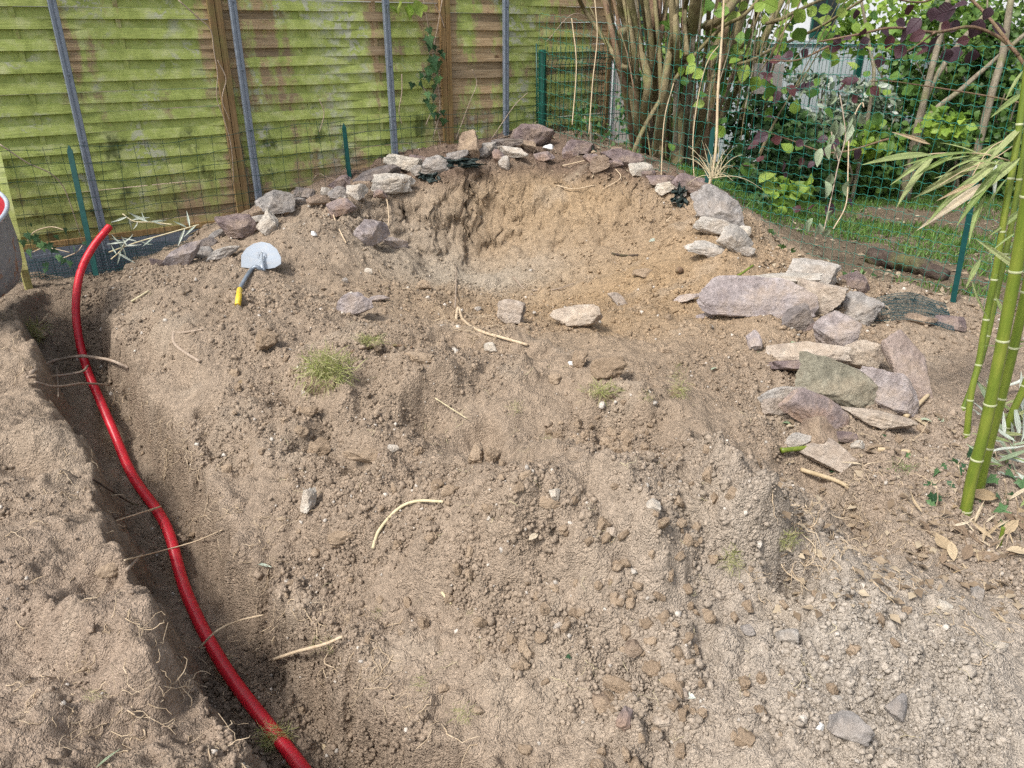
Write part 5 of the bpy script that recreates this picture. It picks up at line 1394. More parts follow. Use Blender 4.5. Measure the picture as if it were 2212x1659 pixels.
stick([(68, 805, .12), (110, 782, .22), (165, 770, .26), (205, 772, .24), (245, 780, .12), (278, 795, .02)], .010, 'thick dead branch bridging the trench above the red pipe', 'dryroot', 'dead_branch', 'branch', G6, rough=.25)
stick([(60, 815, .1), (120, 812, .2), (175, 803, .22), (190, 790, .2)], .007, 'forked dead branch under the thick one at the red pipe', 'dryroot', 'dead_branch', 'branch', G6, rough=.25)
stick([(75, 825, .1), (122, 835, .18), (180, 828, .2), (240, 832, .06)], .006, 'lowest thin dead branch crossing the red pipe', 'dryroot', 'dead_branch', 'branch', G6, rough=.25)
stick([(122, 790, .2), (125, 830, .2), (126, 858, .14)], .003, 'thin dead twig hanging below the branches at the pipe', 'dryroot', 'dead_branch', 'branch', G6)
stick([(85, 700, .05), (95, 690, .1), (104, 678, .14)], .006, 'short upright root stub near the grey tub', 'root', 'root_stub', 'root', G6)
stick([(375, 725), (378, 745), (400, 765), (432, 785)], .009, 'short crooked root on the left heap slope', 'dryroot', 'dead_branch', 'branch', G6, rough=.2)
stick([(372, 722), (400, 722), (437, 716)], .006, 'thin forked twig above the crooked root', 'dryroot', 'dead_branch', 'branch', G6)
stick([(285, 655), (322, 632)], .007, 'pale straight stick on the left heap below the rim', 'straw', 'stick', 'stick', G6)
stick([(806, 1190), (820, 1150), (860, 1105), (900, 1088), (958, 1089)], .0065, 'long curved pale root on the front heap', 'straw', 'curved_root', 'root', G6)
stick([(985, 690, .05), (990, 665, .1), (1000, 690, .08), (1030, 712, .05), (1080, 728, .03), (1140, 745, .02)], .009, 'long curved root lying over the pit edge', 'root', 'curved_root', 'root', G6, rough=.15)
stick([(983, 665, .02), (985, 620, .02), (985, 575, .02)], .005, 'thin upright stem pair standing in the pit', 'dryroot', 'stem', 'stem', G6)
stick([(760, 765), (800, 755), (850, 750), (890, 755)], .008, 'long twisted root right of the large grass tuft', 'barkr', 'curved_root', 'root', G6, rough=.2)
stick([(1322, 548, .01), (1350, 552, .02), (1378, 551, .02)], .009, 'dark short stick on the right slope of the pit', 'bark3', 'stick', 'stick', G6)
stick([(1108, 600), (1130, 625), (1150, 640)], .007, 'broken root above the rounded triangular stone', 'dryroot', 'curved_root', 'root', G6)
stick([(1150, 630), (1200, 628), (1240, 615)], .005, 'forked twig right of the broken root', 'dryroot', 'dead_branch', 'branch', G6)
stick([(590, 1425, .03), (640, 1408, .08), (700, 1392, .1), (740, 1375, .05)], .006, 'light root sticking out of the right trench wall', 'root', 'root_stub', 'root', G6)
stick([(430, 1400, .1), (470, 1362, .2), (520, 1340, .12), (570, 1328, .04)], .004, 'thin root spanning the trench over the red pipe', 'root', 'curved_root', 'root', G6)
stick([(320, 1105, .1), (345, 1095, .15), (250, 1125, .05)], .004, 'short root tip lying across the red pipe', 'root', 'root_stub', 'root', G6)
stick([(275, 1230, .1), (310, 1195, .1)], .006, 'grey twig on the trench floor left of the pipe', 'dryroot', 'dead_branch', 'branch', G6)
stick([(270, 1210, .1), (330, 1195, .2), (420, 1170, .15), (480, 1145, .03)], .003, 'very thin root arching over the red pipe', 'root', 'curved_root', 'root', G6)
stick([(200, 1035, .05), (280, 1085, .05), (300, 1090, .03)], .004, 'dark thin stem beside the pipe on the trench floor', 'bark3', 'stem', 'stem', G6)
stick([(1870, 560, .1), (1880, 553, .1)], .004, 'tiny stub by the dark log', 'barkr', 'stem', 'stem', G6)
stick([(940, 860, .02), (1010, 905, .02)], .003, 'thin straw on the middle heap', 'straw', 'stem', 'stem', G6)
stick([(955, 1285), (975, 1310)], .005, 'short straw piece above the front heap hollow', 'straw', 'stem', 'stem', G6)
stick([(710, 425, .05), (722, 470, .04), (735, 500, .03), (748, 525, .02)], .006, 'dangling root in the left bank face under the pale pair', 'root', 'hanging_root', 'root', G6, rough=.2)
stick([(818, 405, .04), (835, 430, .06), (840, 470, .05), (838, 490, .04)], .006, 'forked hanging root below the mortar lump', 'root', 'hanging_root', 'root', G6, rough=.2)
stick([(1450, 468, .03), (1440, 478, .03), (1470, 470, .02)], .004, 'short root in the right bank face', 'root', 'hanging_root', 'root', G6)
stick([(1215, 358, .04), (1250, 350, .06), (1310, 335, .06), (1330, 320, .04)], .005, 'reddish root draped over the crest below the white block', 'root', 'curved_root', 'root', G6)
stick([(1200, 400, .03), (1240, 408, .04), (1285, 400, .03)], .005, 'pale root in the upper right bank face', 'root', 'hanging_root', 'root', G6)
stick([(1330, 365, .04), (1340, 385, .05), (1300, 410, .03)], .004, 'thin bent root below the flat purple slab', 'root', 'hanging_root', 'root', G6)
stick([(380, 525), (430, 500), (470, 480)], .004, 'thin reddish twig over the pale lavender stone', 'barkr', 'dead_branch', 'branch', G6)
# tree stump stub poking from the pit slope
p, t0_ = hit(1467, 585); v, f = tube(np.array([p + [0, .05, -.03], p + [-.005, -.02, .01], p + [-.01, -.05, .02]]), [.022, .026, .02], 9, rough=.3); single('root_stump', 'dark broken root stump poking from the right pit slope', 'root', v, f, MAT['barkr'])

# fine roots and fibres hanging from the cut soil
def fibres(regs, name, lab, mat, r0=.0012, seed=1, lmax=.2):
    g = np.random.default_rng(seed); L = []; RR = []
    for (x, y, sx, sy, n, dxm, dym) in regs:
        for _ in range(max(6, int(n * .62))):
            px_, py_ = x + g.normal() * sx, y + g.normal() * sy
            p, t = hit(px_, py_)
            ln = g.uniform(.04, lmax); d = np.array([dxm + g.normal() * .8, -.5 + g.normal() * .5, dym + g.normal() * .5]); d /= np.linalg.norm(d)
            k = 9; q = [p.copy()]
            for i in range(k - 1):
                d = d + g.normal(size=3) * .5 + np.array([0, 0, -.10]); d /= np.linalg.norm(d); q.append(q[-1] + d * ln / k)
            q = np.array(q); hh = H(q[:, 0], q[:, 1]); bad = np.where(hh - q[:, 2] > .02)[0]; cut = bad[0] if len(bad) else k
            if cut < 4: continue
            q = q[:cut]; q[:, 2] = np.maximum(q[:, 2], hh[:cut] + .002); k = cut
            L.append(q); RR.append(np.linspace(r0 * g.uniform(.7, 1.8), r0 * .5, k))
            if g.random() < .5 and k >= 7:
                b = q[3:7] + (q[4] - q[3]) * g.normal(size=(4, 1)) * .3; b = np.cumsum(np.concatenate([[q[3]], g.normal(size=(4, 3)) * ln / k * .9]), 0)
                b[:, 2] = np.maximum(b[:, 2], H(b[:, 0], b[:, 1]) + .002); L.append(b); RR.append(np.full(5, r0 * .6))
    V, F = tubes_np(L, RR, 3)
    return single(name, lab, 'roots', V, F, MAT[mat], kind='stuff', origin=np.zeros(3))
fibres([(400, 985, 35, 35, 60, -.6, -.3), (560, 1210, 50, 40, 40, -.7, -.2), (640, 1330, 60, 40, 60, -.7, -.3), (780, 1400, 60, 50, 70, -.6, -.3), (930, 1540, 60, 50, 70, -.4, -.4),
        (330, 940, 50, 40, 40, -.6, -.2), (250, 860, 40, 40, 25, -.6, -.2), (450, 1060, 50, 40, 40, -.6, -.2), (560, 1130, 50, 30, 30, -.6, 0)], 'wall_roots', 'fine pale roots hanging from the right trench wall', 'root', .0016, 2)
fibres([(300, 1390, 120, 60, 70, .5, .1), (480, 1420, 30, 30, 40, .5, .1), (250, 1560, 130, 60, 80, .3, .1), (180, 1020, 60, 60, 40, .5, .1), (330, 1480, 60, 40, 70, .3, -.1), (60, 760, 30, 30, 25, .4, .2), (560, 1590, 40, 30, 40, .4, .1), (150, 1250, 80, 80, 40, .5, 0)], 'bank_roots', 'fine pale roots on the left bank of the trench', 'root', .0015, 3, .16)
fibres([(1000, 690, 60, 30, 120, .1, .2), (1050, 710, 50, 20, 50, .1, .1), (820, 640, 60, 30, 20, 0, 0), (900, 660, 40, 20, 20, 0, .1)], 'root_tangle', 'tangle of fine roots at the front edge of the pit', 'root', .0018, 4, .25)
fibres([(1780, 1160, 90, 50, 120, .3, .1), (1900, 1060, 80, 50, 120, .2, .1), (2000, 1130, 80, 50, 90, 0, 0), (1700, 1230, 60, 40, 60, .1, .2), (1930, 960, 80, 30, 80, 0, .1), (2080, 1230, 60, 60, 60, 0, 0), (1900, 1220, 80, 50, 60, 0, 0), (2100, 1370, 60, 80, 30, 0, 0)], 'surface_roots', 'matted fine roots and straws on the ground before the bamboo', 'root', .0015, 5, .2)
fibres([(1450, 430, 40, 25, 70, -.2, -.2), (1380, 410, 60, 20, 40, -.2, -.2), (1260, 350, 90, 15, 50, 0, 0), (1000, 380, 60, 20, 30, 0, -.2), (760, 470, 70, 25, 30, 0, -.4), (1350, 320, 60, 15, 40, 0, .5), (600, 420, 60, 20, 30, 0, .4), (950, 320, 70, 20, 40, 0, .5)], 'bank_face_roots', 'fine roots hanging from the back bank of the pit', 'dryroot', .0022, 6, .3)
fibres([(900, 850, 330, 160, 80, 0, 0), (1250, 1150, 350, 180, 110, 0, 0), (1350, 1480, 250, 90, 50, 0, 0), (1900, 1450, 200, 120, 30, 0, 0)], 'scattered_rootlets', 'short rootlets scattered over the spoil heaps', 'straw', .0010, 8, .10)
# ------------------------------------------------------------------ hazel behind the wire fence
def rz(zx, zy): return 1262 + .2315 * zx, .2315 * zy
hb = at_Y(1415, 345, 7.35); hb[2] = float(H(hb[0], hb[1]))
hz = thing('hazel_shrub', 'many stemmed hazel with olive brown trunks behind the wire fence', 'shrub', hb)
def limb(pts, w0, w1, Yo, mat='bark', name='trunk', par=None, n=28, base=True):
    P = [at_Y(*rz(*q), Yo + .25 * math.sin(i * 1.3 + pts[0][0])) for i, q in enumerate(pts)]
    if base: P = [P[0] + np.array([0, 0, -.25])] + P
    tops = P[-1] + (P[-1] - P[-2]) * .9
    P = P + [tops]
    px2m = .2315 * 7.4 / FPX
    rad = np.linspace(w0, w1, n) * px2m * .5 * (.8 if w0 > 50 else 1.0)
    v, f = tube(spline(P, n), rad, 11, rough=.16, seed=int(w0 + pts[0][0]) % 50)
    return part(name, par or hz, v, f, MAT[mat])
limb([(490, 1420), (470, 1150), (430, 850), (395, 620), (372, 440)], 105, 92, 7.2)
limb([(500, 1400), (470, 1000), (450, 560), (400, 250), (345, -20)], 120, 105, 7.35)
limb([(530, 1420), (560, 1050), (600, 800), (545, 560), (490, 350), (425, -20)], 118, 78, 7.15)
limb([(640, 1500), (690, 1050), (700, 700), (668, 430), (660, 200), (665, -20)], 140, 135, 7.55, 'barkr')
limb([(710, 1500), (760, 1000), (812, 600), (830, 350), (818, -20)], 86, 66, 7.1)
limb([(650, 1480), (720, 1000), (760, 700), (800, 480)], 90, 70, 7.0)
limb([(860, 1500), (905, 1100), (950, 750), (985, 400), (1045, -20)], 132, 110, 7.2)
limb([(900, 1520), (1010, 1300), (1110, 1050), (1205, 800), (1255, 400), (1335, -20)], 112, 84, 7.4)
limb([(1000, 1520), (1140, 1080), (1300, 650), (1420, 300), (1505, -20)], 108, 92, 7.5)
limb([(1100, 1480), (1300, 1050), (1500, 700), (1660, 400), (1810, 80)], 86, 60, 7.6)
limb([(1060, 1500), (1210, 1100), (1390, 700), (1560, 300), (1640, -20)], 74, 50, 7.7, 'barkr')
for q in range(16):
    x = 480 + q * 44 + random.uniform(-15, 15)
    limb([(x, 1500), (x + (x - 900) * .2 + 20, 1000), (x + (x - 850) * .5 + 30, 500), (x + (x - 850) * .8 + 20, -20)], random.uniform(45, 85), random.uniform(30, 55), random.uniform(7.0, 8.1), random.choice(['bark', 'bark', 'barkr', 'bark2']))
limb([(1140, 245), (1240, 190), (1330, 100), (1430, -20)], 95, 86, 7.05, name='limb', base=False)
limb([(620, 720), (700, 400), (755, 100), (790, -20)], 58, 44, 7.3, 'barkr', 'limb', base=False)
limb([(870, 700), (860, 400), (850, 200), (865, -20)], 50, 40, 7.0, name='limb', base=False)
limb([(960, 520), (935, 250), (940, 100), (960, -20)], 44, 34, 7.0, name='limb', base=False)
limb([(470, 1390), (700, 950), (1000, 550), (1280, 262), (1480, 150), (1640, -20)], 40, 22, 6.75, 'bark', 'branch')
limb([(400, 640), (330, 590), (170, 340), (0, 90), (-60, -40)], 46, 30, 7.0, name='branch', base=False)
limb([(1430, 600), (1560, 560), (1750, 460), (1950, 370), (2200, 250), (2500, 60)], 26, 20, 7.0, name='branch', base=False)
limb([(1200, 720), (1330, 640), (1440, 480), (1560, 300), (1680, 0)], 28, 20, 6.9, name='branch', base=False)
limb([(1700, 220), (1850, 170), (2050, 70), (2300, -40)], 30, 22, 7.1, name='branch', base=False)
limb([(310, 330), (250, 150), (235, -20)], 24, 16, 7.3, name='branch', base=False)
for k in range(40):   # thin whips
    x = random.uniform(350, 1700); y = random.uniform(700, 1500); dx = (x - 900) * random.uniform(.2, .7)
    limb([(x, y), (x + dx * .4, y - 350), (x + dx + random.uniform(-60, 60), y - 750), (x + dx * 1.6, y - 1200)], random.uniform(8, 16), 6, random.uniform(6.7, 7.7), random.choice(['bark', 'bark2', 'barkr']), 'twig', n=14, base=False)

def leaf_obj(parent, x, y, t, size_px, tmpl, mat, tilt=None, name='leaf', flat=.6, ang=None):
    """one leaf as a part of its own, hanging at picture point (x, y)"""
    key = (id(tmpl), mat, random.randrange(3))
    if key not in LEAFM:
        tv, tf = tmpl; tv = tv.copy(); k = key[2]
        tv[:, 2] += (.05 * k) * np.sin(tv[:, 1] * 5 + k) ; tv[:, 0] *= 1 + .06 * (k - 1)
        LEAFM[key] = mesh_data(name, tv, tf, MAT[mat])
    p = at_t(x, y, t); s = size_px * t / FPX
    a = random.uniform(0, 6.28) if ang is None else R(ang) + random.gauss(0, .25)
    to = CAM - p; to /= np.linalg.norm(to)
    up = np.array([0, 0, 1.0]); rt = np.cross(up, to); rt /= np.linalg.norm(rt); u2 = np.cross(to, rt)
    yd = rt * math.cos(a) + u2 * math.sin(a) - to * random.uniform(-.3, .5)
    nr = to * flat + up * (1 - flat) + np.array([random.gauss(0, .35) for _ in range(3)])
    Rm = frame_rot(yd[None], nr[None])[0]
    return part_inst(name, parent, LEAFM[key], M4(Rm, p, s))
LEAFM = {}
# light green young leaves near the stems
for (x, y, sz) in [(1600, 45, 46), (1575, 30, 34), (1630, 25, 26), (1625, 60, 34), (1500, 135, 30), (1478, 110, 24), (1488, 138, 24), (1470, 142, 22), (1505, 162, 26), (1520, 155, 28), (1550, 118, 26), (1590, 118, 30), (1575, 138, 28),
                   (1615, 140, 34), (1640, 165, 30), (1665, 180, 36), (1650, 190, 30), (1550, 270, 26), (1565, 272, 30), (1610, 350, 34), (1640, 395, 40), (1655, 420, 36), (1680, 385, 30), (1690, 410, 28), (1645, 300, 26), (1710, 330, 30),
                   (1560, 90, 20), (1540, 60, 22), (1700, 95, 28), (1720, 60, 36), (1755, 40, 34), (1780, 110, 34), (1795, 70, 30), (1740, 20, 40), (1680, 20, 34), (1850, 150, 26), (1860, 60, 30), (1830, 20, 30), (1505, 205, 22), (1600, 95, 26), (1655, 450, 34), (1665, 475, 30), (1620, 460, 26), (1720, 440, 26)]:
    leaf_obj(hz, x, y, 6.0 + random.uniform(-.4, .6), sz * random.uniform(.9, 1.15), LEAF_HAZEL, random.choice(['lo_lime', 'lo_lime', 'lo_green']))
for k in range(170):
    leaf_obj(hz, random.uniform(1440, 1990), random.uniform(-20, 130) if k % 3 else random.uniform(100, 330), random.uniform(6.4, 8.0), random.uniform(20, 34), LEAF_HAZEL, random.choice(['lo_green', 'lo_green', 'lo_lime']))
for k in range(26):
    leaf_obj(hz, random.uniform(1290, 1500), random.uniform(-20, 300), random.uniform(7.5, 8.5), random.uniform(14, 24), LEAF_HAZEL, 'lo_green')
# purple hazel reaching in from the right
ph_ = thing('purple_hazel', 'dark purple leaved hazel boughs reaching in at the upper right', 'shrub', at_z(2060, 420, .0))
for pts, w in (([(2290, 300), (2200, 120), (2110, 60), (2020, 70), (1930, 60), (1850, 75), (1770, 90)], 9), ([(2200, 120), (2120, 20), (2060, -20), (1990, 5), (1900, -10)], 8), ([(2020, 70), (1960, 110), (1920, 105)], 5), ([(2290, 300), (2230, 230), (1960, 180), (1880, 175)], 5), ([(1920, 300), (1800, 330), (1700, 300), (1640, 280)], 5), ([(1790, 100), (1720, 130), (1650, 130)], 5)):
    v, f = tube(spline([at_t(x, y, 5.6 + .2 * math.sin(i)) for i, (x, y) in enumerate(pts)], 30), np.linspace(w, w * .4, 30) * 5.6 / FPX * .5, 7); part('branch', ph_, v, f, MAT['barkr'])
purple = [(2035, 75, 60), (2065, 20, 56), (2090, 10, 60), (2120, 40, 50), (2075, 60, 44), (2045, 105, 46), (2105, 105, 40), (2080, 118, 56), (1990, 40, 44), (1965, 60, 40), (1955, 95, 44), (1985, 100, 38), (2010, 110, 42), (1925, 75, 34), (1900, 60, 34), (1870, 60, 36), (1880, 85, 40), (1850, 20, 34), (1840, 85, 34), (1815, 75, 38), (1790, 100, 32),
          (1905, 120, 40), (1935, 45, 36), (2140, 15, 44), (2020, 15, 44), (1960, 10, 40), (2000, 70, 40), (2140, 60, 40), (2050, 45, 40), (2095, 85, 36), (1770, 115, 36), (1745, 105, 34), (1715, 120, 38), (1690, 130, 40), (1655, 135, 44), (1640, 160, 40), (1670, 165, 36), (1740, 175, 36), (1700, 185, 34), (1760, 185, 34), (1690, 200, 34),
          (1830, 180, 40), (1855, 175, 40), (1880, 190, 34), (1840, 205, 30), (1895, 195, 30), (1660, 290, 44), (1690, 300, 46), (1640, 310, 36), (1720, 305, 36), (1790, 300, 40), (1815, 310, 44), (1775, 320, 36), (1730, 340, 36), (1690, 345, 40), (1760, 350, 34), (1650, 345, 34), (1850, 320, 34), (1620, 360, 34), (1700, 370, 30), (1640, 240, 30), (1670, 255, 28), (1800, 440, 40), (1760, 445, 36), (1730, 455, 30), (1830, 430, 34)]
for (x, y, sz) in purple:
    leaf_obj(ph_, x, y, 5.55 + random.uniform(-.35, .35), sz * random.uniform(.6, .95) * (.8 if y > 200 else 1), LEAF_HAZEL, 'lo_purple', ang=random.choice([250, 290, 200, 330, 180]))

# ------------------------------------------------------------------ vegetation masses
def mass(name, lab, blobs, n, tmpl, mat, smin, smax, seed, stems=0, stem_mat='bark2', cat='shrub', group=None, up=.5, base=None, toneb=0.0, gap=.42):
    g = np.random.default_rng(seed); P = []; O = []
    vol = np.array([b[3] * b[4] * b[5] for b in blobs]) ** .7; cnt = (n * vol / vol.sum()).astype(int)
    for b, m in zip(blobs, cnt):
        d = g.normal(size=(m, 3)); d /= np.linalg.norm(d, axis=1)[:, None]
        r = g.random(m) ** .45
        p = np.array(b[:3]) + d * r[:, None] * np.array(b[3:6])
        nz = fbm(p[:, 0] * 3.2, p[:, 1] * 3.2, p[:, 2] * 3.2, 3, seed=seed)
        k = nz > (gap - .5) * .7
        P.append(p[k]); O.append(d[k] * r[k][:, None])
    P = np.concatenate(P); O = np.concatenate(O); k = P[:, 2] > .0; P, O = P[k], O[k]; n = len(P)
    yd = O * .8 + g.normal(size=(n, 3)) * .7 + np.array([0, 0, -.15]); nr = O * .6 + np.array([0, -.4, up]) + g.normal(size=(n, 3)) * .45
    cl = fbm(P[:, 0] * 2.2, P[:, 1] * 2.2, P[:, 2] * 2.2, 2, seed=seed + 5)
    tone = np.clip(.45 + .5 * cl + g.normal(size=n) * .22 + toneb, 0, 1)
    V, F, T = batch(tmpl[0], tmpl[1], P, frame_rot(yd, nr), g.uniform(smin, smax, n), tone)
    b0 = np.array(base if base is not None else [np.mean([b[0] for b in blobs]), np.mean([b[1] for b in blobs]), 0.0])
    t = thing(name, lab, cat, b0, group)
    part('foliage', t, V, F, MAT[mat], attrs={'tone': T}, kind='stuff')
    for s in range(stems):
        b = blobs[s % len(blobs)]
        a = b0 + np.array([g.normal() * .12, g.normal() * .12, -.05]); e = np.array(b[:3]) + g.normal(size=3) * np.array(b[3:6]) * .45 + [0, 0, b[5] * .4]
        v, f = tube(spline([a, a * .5 + e * .5 + g.normal(size=3) * .08, e], 14), np.linspace(g.uniform(.014, .028), .006, 14), 6); part('stem', t, v, f, MAT[stem_mat])
    return t
def bl(x, y, Y, rx, rzz, ry=None):
    """leaf clump seen at a picture point, distance Y; radii in picture pixels"""
    p = at_Y(x, y, Y); k = Y / ray(x, y)[1] / FPX
    return (p[0], p[1], p[2], rx * k, (ry or (rx + rzz) * .5) * k, rzz * k)
BG = 'shrubs in the neighbouring garden'
mass('silver_shrub', 'variegated silver leaved shrub before the pale wall', [bl(1790, 215, 8.6, 95, 50), bl(1730, 200, 8.7, 60, 40), bl(1870, 230, 8.5, 70, 45), bl(1800, 270, 8.5, 110, 50)], 3400, LEAF_LAUREL, 'lf_silver', .06, .10, 31, 5, group=BG, base=at_Y(1790, 400, 8.6) * [1, 1, 0])
mass('ivy_thicket', 'dark ivy thicket at the foot of the hazel behind the wire fence', [bl(1600, 420, 6.6, 60, 50), bl(1640, 470, 6.2, 60, 45), bl(1680, 350, 7.6, 90, 70), bl(1560, 350, 7.4, 60, 45), bl(1620, 530, 5.7, 45, 25)], 4600, LEAF_IVY, 'lf_dark', .05, .085, 32, 4, group=BG, base=at_Y(1620, 480, 6.4) * [1, 1, 0])
mass('laurel_shrub', 'mid green broad leaved shrub under the silver shrub', [bl(1760, 330, 8.4, 110, 70), bl(1880, 330, 8.4, 110, 75), bl(1820, 390, 8.1, 130, 45), bl(1700, 400, 7.9, 70, 50)], 5200, LEAF_MASS, 'lf_hedge', .055, .09, 33, 5, group=BG, base=at_Y(1800, 440, 8.3) * [1, 1, 0])
mass('lime_shrub', 'bright lime green young shrub low by the wire fence', [bl(1690, 415, 6.8, 65, 42), bl(1650, 460, 6.5, 40, 32), bl(1905, 305, 7.8, 75, 28), bl(2040, 270, 7.6, 80, 30)], 620, LEAF_MASS, 'lf_lime', .07, .11, 34, 2, group=BG, base=at_Y(1690, 470, 6.7) * [1, 1, 0])
mass('hedge_shrub', 'tall green shrub filling the right background behind the bamboo leaves', [bl(2050, 120, 8.8, 130, 110), bl(2170, 180, 8.6, 110, 130), bl(2030, 300, 8.3, 150, 80), bl(2170, 350, 8.2, 120, 80), bl(1960, 200, 8.9, 70, 80), bl(2120, 20, 9.0, 120, 70)], 8200, LEAF_MASS, 'lf_hedge', .05, .085, 35, 8, group=BG, base=at_Y(2080, 440, 8.5) * [1, 1, 0], toneb=.1)
mass('hornbeam_shrub', 'loose yellow green shrub top in the upper right behind the purple leaves', [bl(1930, 40, 9.2, 120, 60), bl(2050, 20, 9.6, 140, 70), bl(1850, 70, 9.3, 70, 50), bl(2180, 60, 9.5, 90, 80)], 2600, LEAF_MASS, 'lf_lime', .05, .08, 36, 4, group=BG, base=at_Y(2000, 420, 9.3) * [1, 1, 0], toneb=-.1)
mass('dark_hedge', 'dark evergreen hedge closing the view at the far right', [bl(2120, 330, 9.6, 180, 130), bl(1950, 360, 9.4, 140, 80), bl(2200, 150, 10.0, 150, 180), bl(2330, 250, 9.0, 160, 220), bl(2030, 200, 10.2, 120, 160)], 9000, LEAF_LAUREL, 'lf_dark', .07, .12, 37, 4, group=BG, base=at_Y(2120, 430, 9.6) * [1, 1, 0])
mass('fence_foot_ivy', 'trailing ivy at the foot of the wire fence right of the bank', [bl(1640, 520, 5.55, 40, 26), bl(1680, 560, 5.25, 45, 22), bl(1740, 580, 5.0, 50, 14), bl(1860, 610, 4.75, 60, 14)], 520, LEAF_IVY, 'lf_dark', .04, .065, 38, 0, group=BG, toneb=.35, cat='ivy', gap=.35)
mass('corner_weeds', 'thin weedy growth with ivy at the fence corner left of the hazel', [bl(1290, 275, 7.0, 80, 25), bl(1240, 240, 7.2, 50, 40), bl(1360, 300, 6.7, 40, 25)], 330, LEAF_IVY, 'lf_dark', .035, .06, 39, 3, group=BG, toneb=.3, cat='weeds', gap=.4)
mass('back_tree', 'light green tree crown far behind the hazel trunks', [(2.4, 14.5, 3.2, 2.2, 1.2, 1.8), (.9, 14.5, 2.6, 1.2, 1.0, 1.4)], 3600, LEAF_SMALL, 'lf_lime', .09, .15, 40, 3, cat='tree', base=(1.9, 14.5, 0))
mass('thicket_shrub', 'dark green thicket behind the hazel trunks', [bl(1470, 120, 8.9, 110, 130), bl(1620, 110, 8.7, 100, 120), bl(1560, 260, 8.4, 120, 80), bl(1400, 230, 8.6, 70, 90)], 3600, LEAF_MASS, 'lf_hedge', .05, .085, 41, 5, group=BG, base=at_Y(1520, 440, 8.7) * [1, 1, 0], gap=.55)
mass('bramble_shrub', 'dark leafy tangle between the hazel and the silver shrub', [bl(1650, 260, 8.2, 80, 70), bl(1700, 300, 8.0, 80, 60)], 1900, LEAF_MASS, 'lf_dark', .05, .085, 42, 3, group=BG, base=at_Y(1670, 440, 8.1) * [1, 1, 0])
# slender pale trunks at the right
for k, (pts, w, lab) in enumerate([([(1975, 300), (2005, 180), (2030, 80), (2050, -10)], 13, 'slender pale trunk, left one of the crossing pair behind the purple leaves'), ([(1985, 300), (2000, 210), (2060, 110), (2130, 30)], 12, 'slender pale trunk leaning right behind the purple leaves'),
                                   ([(1995, 270), (2080, 190), (2160, 120), (2230, 60)], 10, 'pale leaning stem rising to the right edge'), ([(2140, 210), (2165, 120), (2180, 20), (2190, -20)], 14, 'grey upright stem at the right edge of the picture'), ([(1885, 190), (1880, 110), (1860, 0)], 7, 'thin pale stem before the rigid mesh panels')]):
    P = [at_Y(*pts[0], 8.0) * [1, 1, 0]] + [at_Y(x, y, 8.0 + .1 * i) for i, (x, y) in enumerate(pts)]
    v, f = tube(spline(P, 26), np.linspace(w * 1.15, w * .8, 26) * 8.4 / FPX * .5, 8, rough=.12, seed=k)
    single('slender_trunk', lab, 'trunk', v, f, MAT['bark2'], group='slender trunks in the neighbouring garden')

# ------------------------------------------------------------------ neighbour's house and wall
HY = 12.6
bx0 = at_Y(1240, 0, HY)[0]; bx1 = 9.0
h = thing('neighbour_house', 'white house with dark green framed windows behind the shrubs', 'house', ((bx0 + bx1) / 2, HY + 2, 0))
v, f = box(((bx0 + bx1) / 2, HY + 2.0, 3.4), (bx1 - bx0) / 2, 2.0, 2.0); part('wall', h, v, f, MAT['white'], smooth=False)
v, f = box(((bx0 + bx1) / 2, HY + 2.0, .68), (bx1 - bx0) / 2 - .02, 1.96, .72); part('plinth', h, v, f, MAT['greyboard'], smooth=False)
v, f = box(((bx0 + bx1) / 2, HY + 2.0, 5.5), (bx1 - bx0) / 2 + .3, 2.4, .1); part('roof', h, v, f, MAT['greyboard'], smooth=False)
for (xa, xb) in ((1752, 1803), (1360, 1400), (1560, 1600)):
    X0, X1 = at_Y(xa, 40, HY)[0], at_Y(xb, 40, HY)[0]; zc = 2.55
    w_ = part('window', h, *box(((X0 + X1) / 2, HY - .02, zc), (X1 - X0) / 2, .035, 1.05), MAT['dgreen'], smooth=False)
    for q in (.27, .73):
        part('pane', w_, *box((X0 + (X1 - X0) * q, HY - .058, zc), (X1 - X0) * .19, .004, .96), MAT['glass'], smooth=False)
gy = 10.6
xa, xb = at_Y(1480, 130, gy)[0], at_Y(2330, 130, gy)[0]
wl = thing('garden_wall', 'pale blue white garden wall behind the rigid mesh fence', 'wall', ((xa + xb) / 2, gy, 0))
part('wall_face', wl, *box(((xa + xb) / 2, gy + .06, .72), (xb - xa) / 2, .05, .72), MAT['pwhite'], smooth=False)
part('coping', wl, *box(((xa + xb) / 2, gy + .06, 1.463), (xb - xa) / 2 + .02, .08, .02), MAT['pwhite'], smooth=False)
gx1 = at_Y(1857, 130, 10.2)[0]
rigid_panel((gx1 - 2.45, 10.2), (gx1 - .05, 10.2), .05, 1.52, 'rigid green mesh panel before the pale wall, left of its post', MAT['dgreen'])
rigid_panel((gx1 + .05, 10.2), (gx1 + 2.45, 10.2), .05, 1.52, 'rigid green mesh panel before the pale wall, right of its post', MAT['dgreen'])
part('tube', thing('mesh_post', 'dark green square post between the two rigid mesh panels', 'fence post', (gx1, 10.2, 0)), *box((gx1, 10.2, .80), .032, .032, .80), MAT['dgreen'], smooth=False)
# bird box / board on the hazel
c = at_Y(1658, 170, 6.9)
v, f = join(box(c, .11, .05, .115, None)); single('plywood_board', 'weathered grey plywood board hanging beside the hazel trunks', 'board', v, f, MAT['greyboard'], smooth=False)

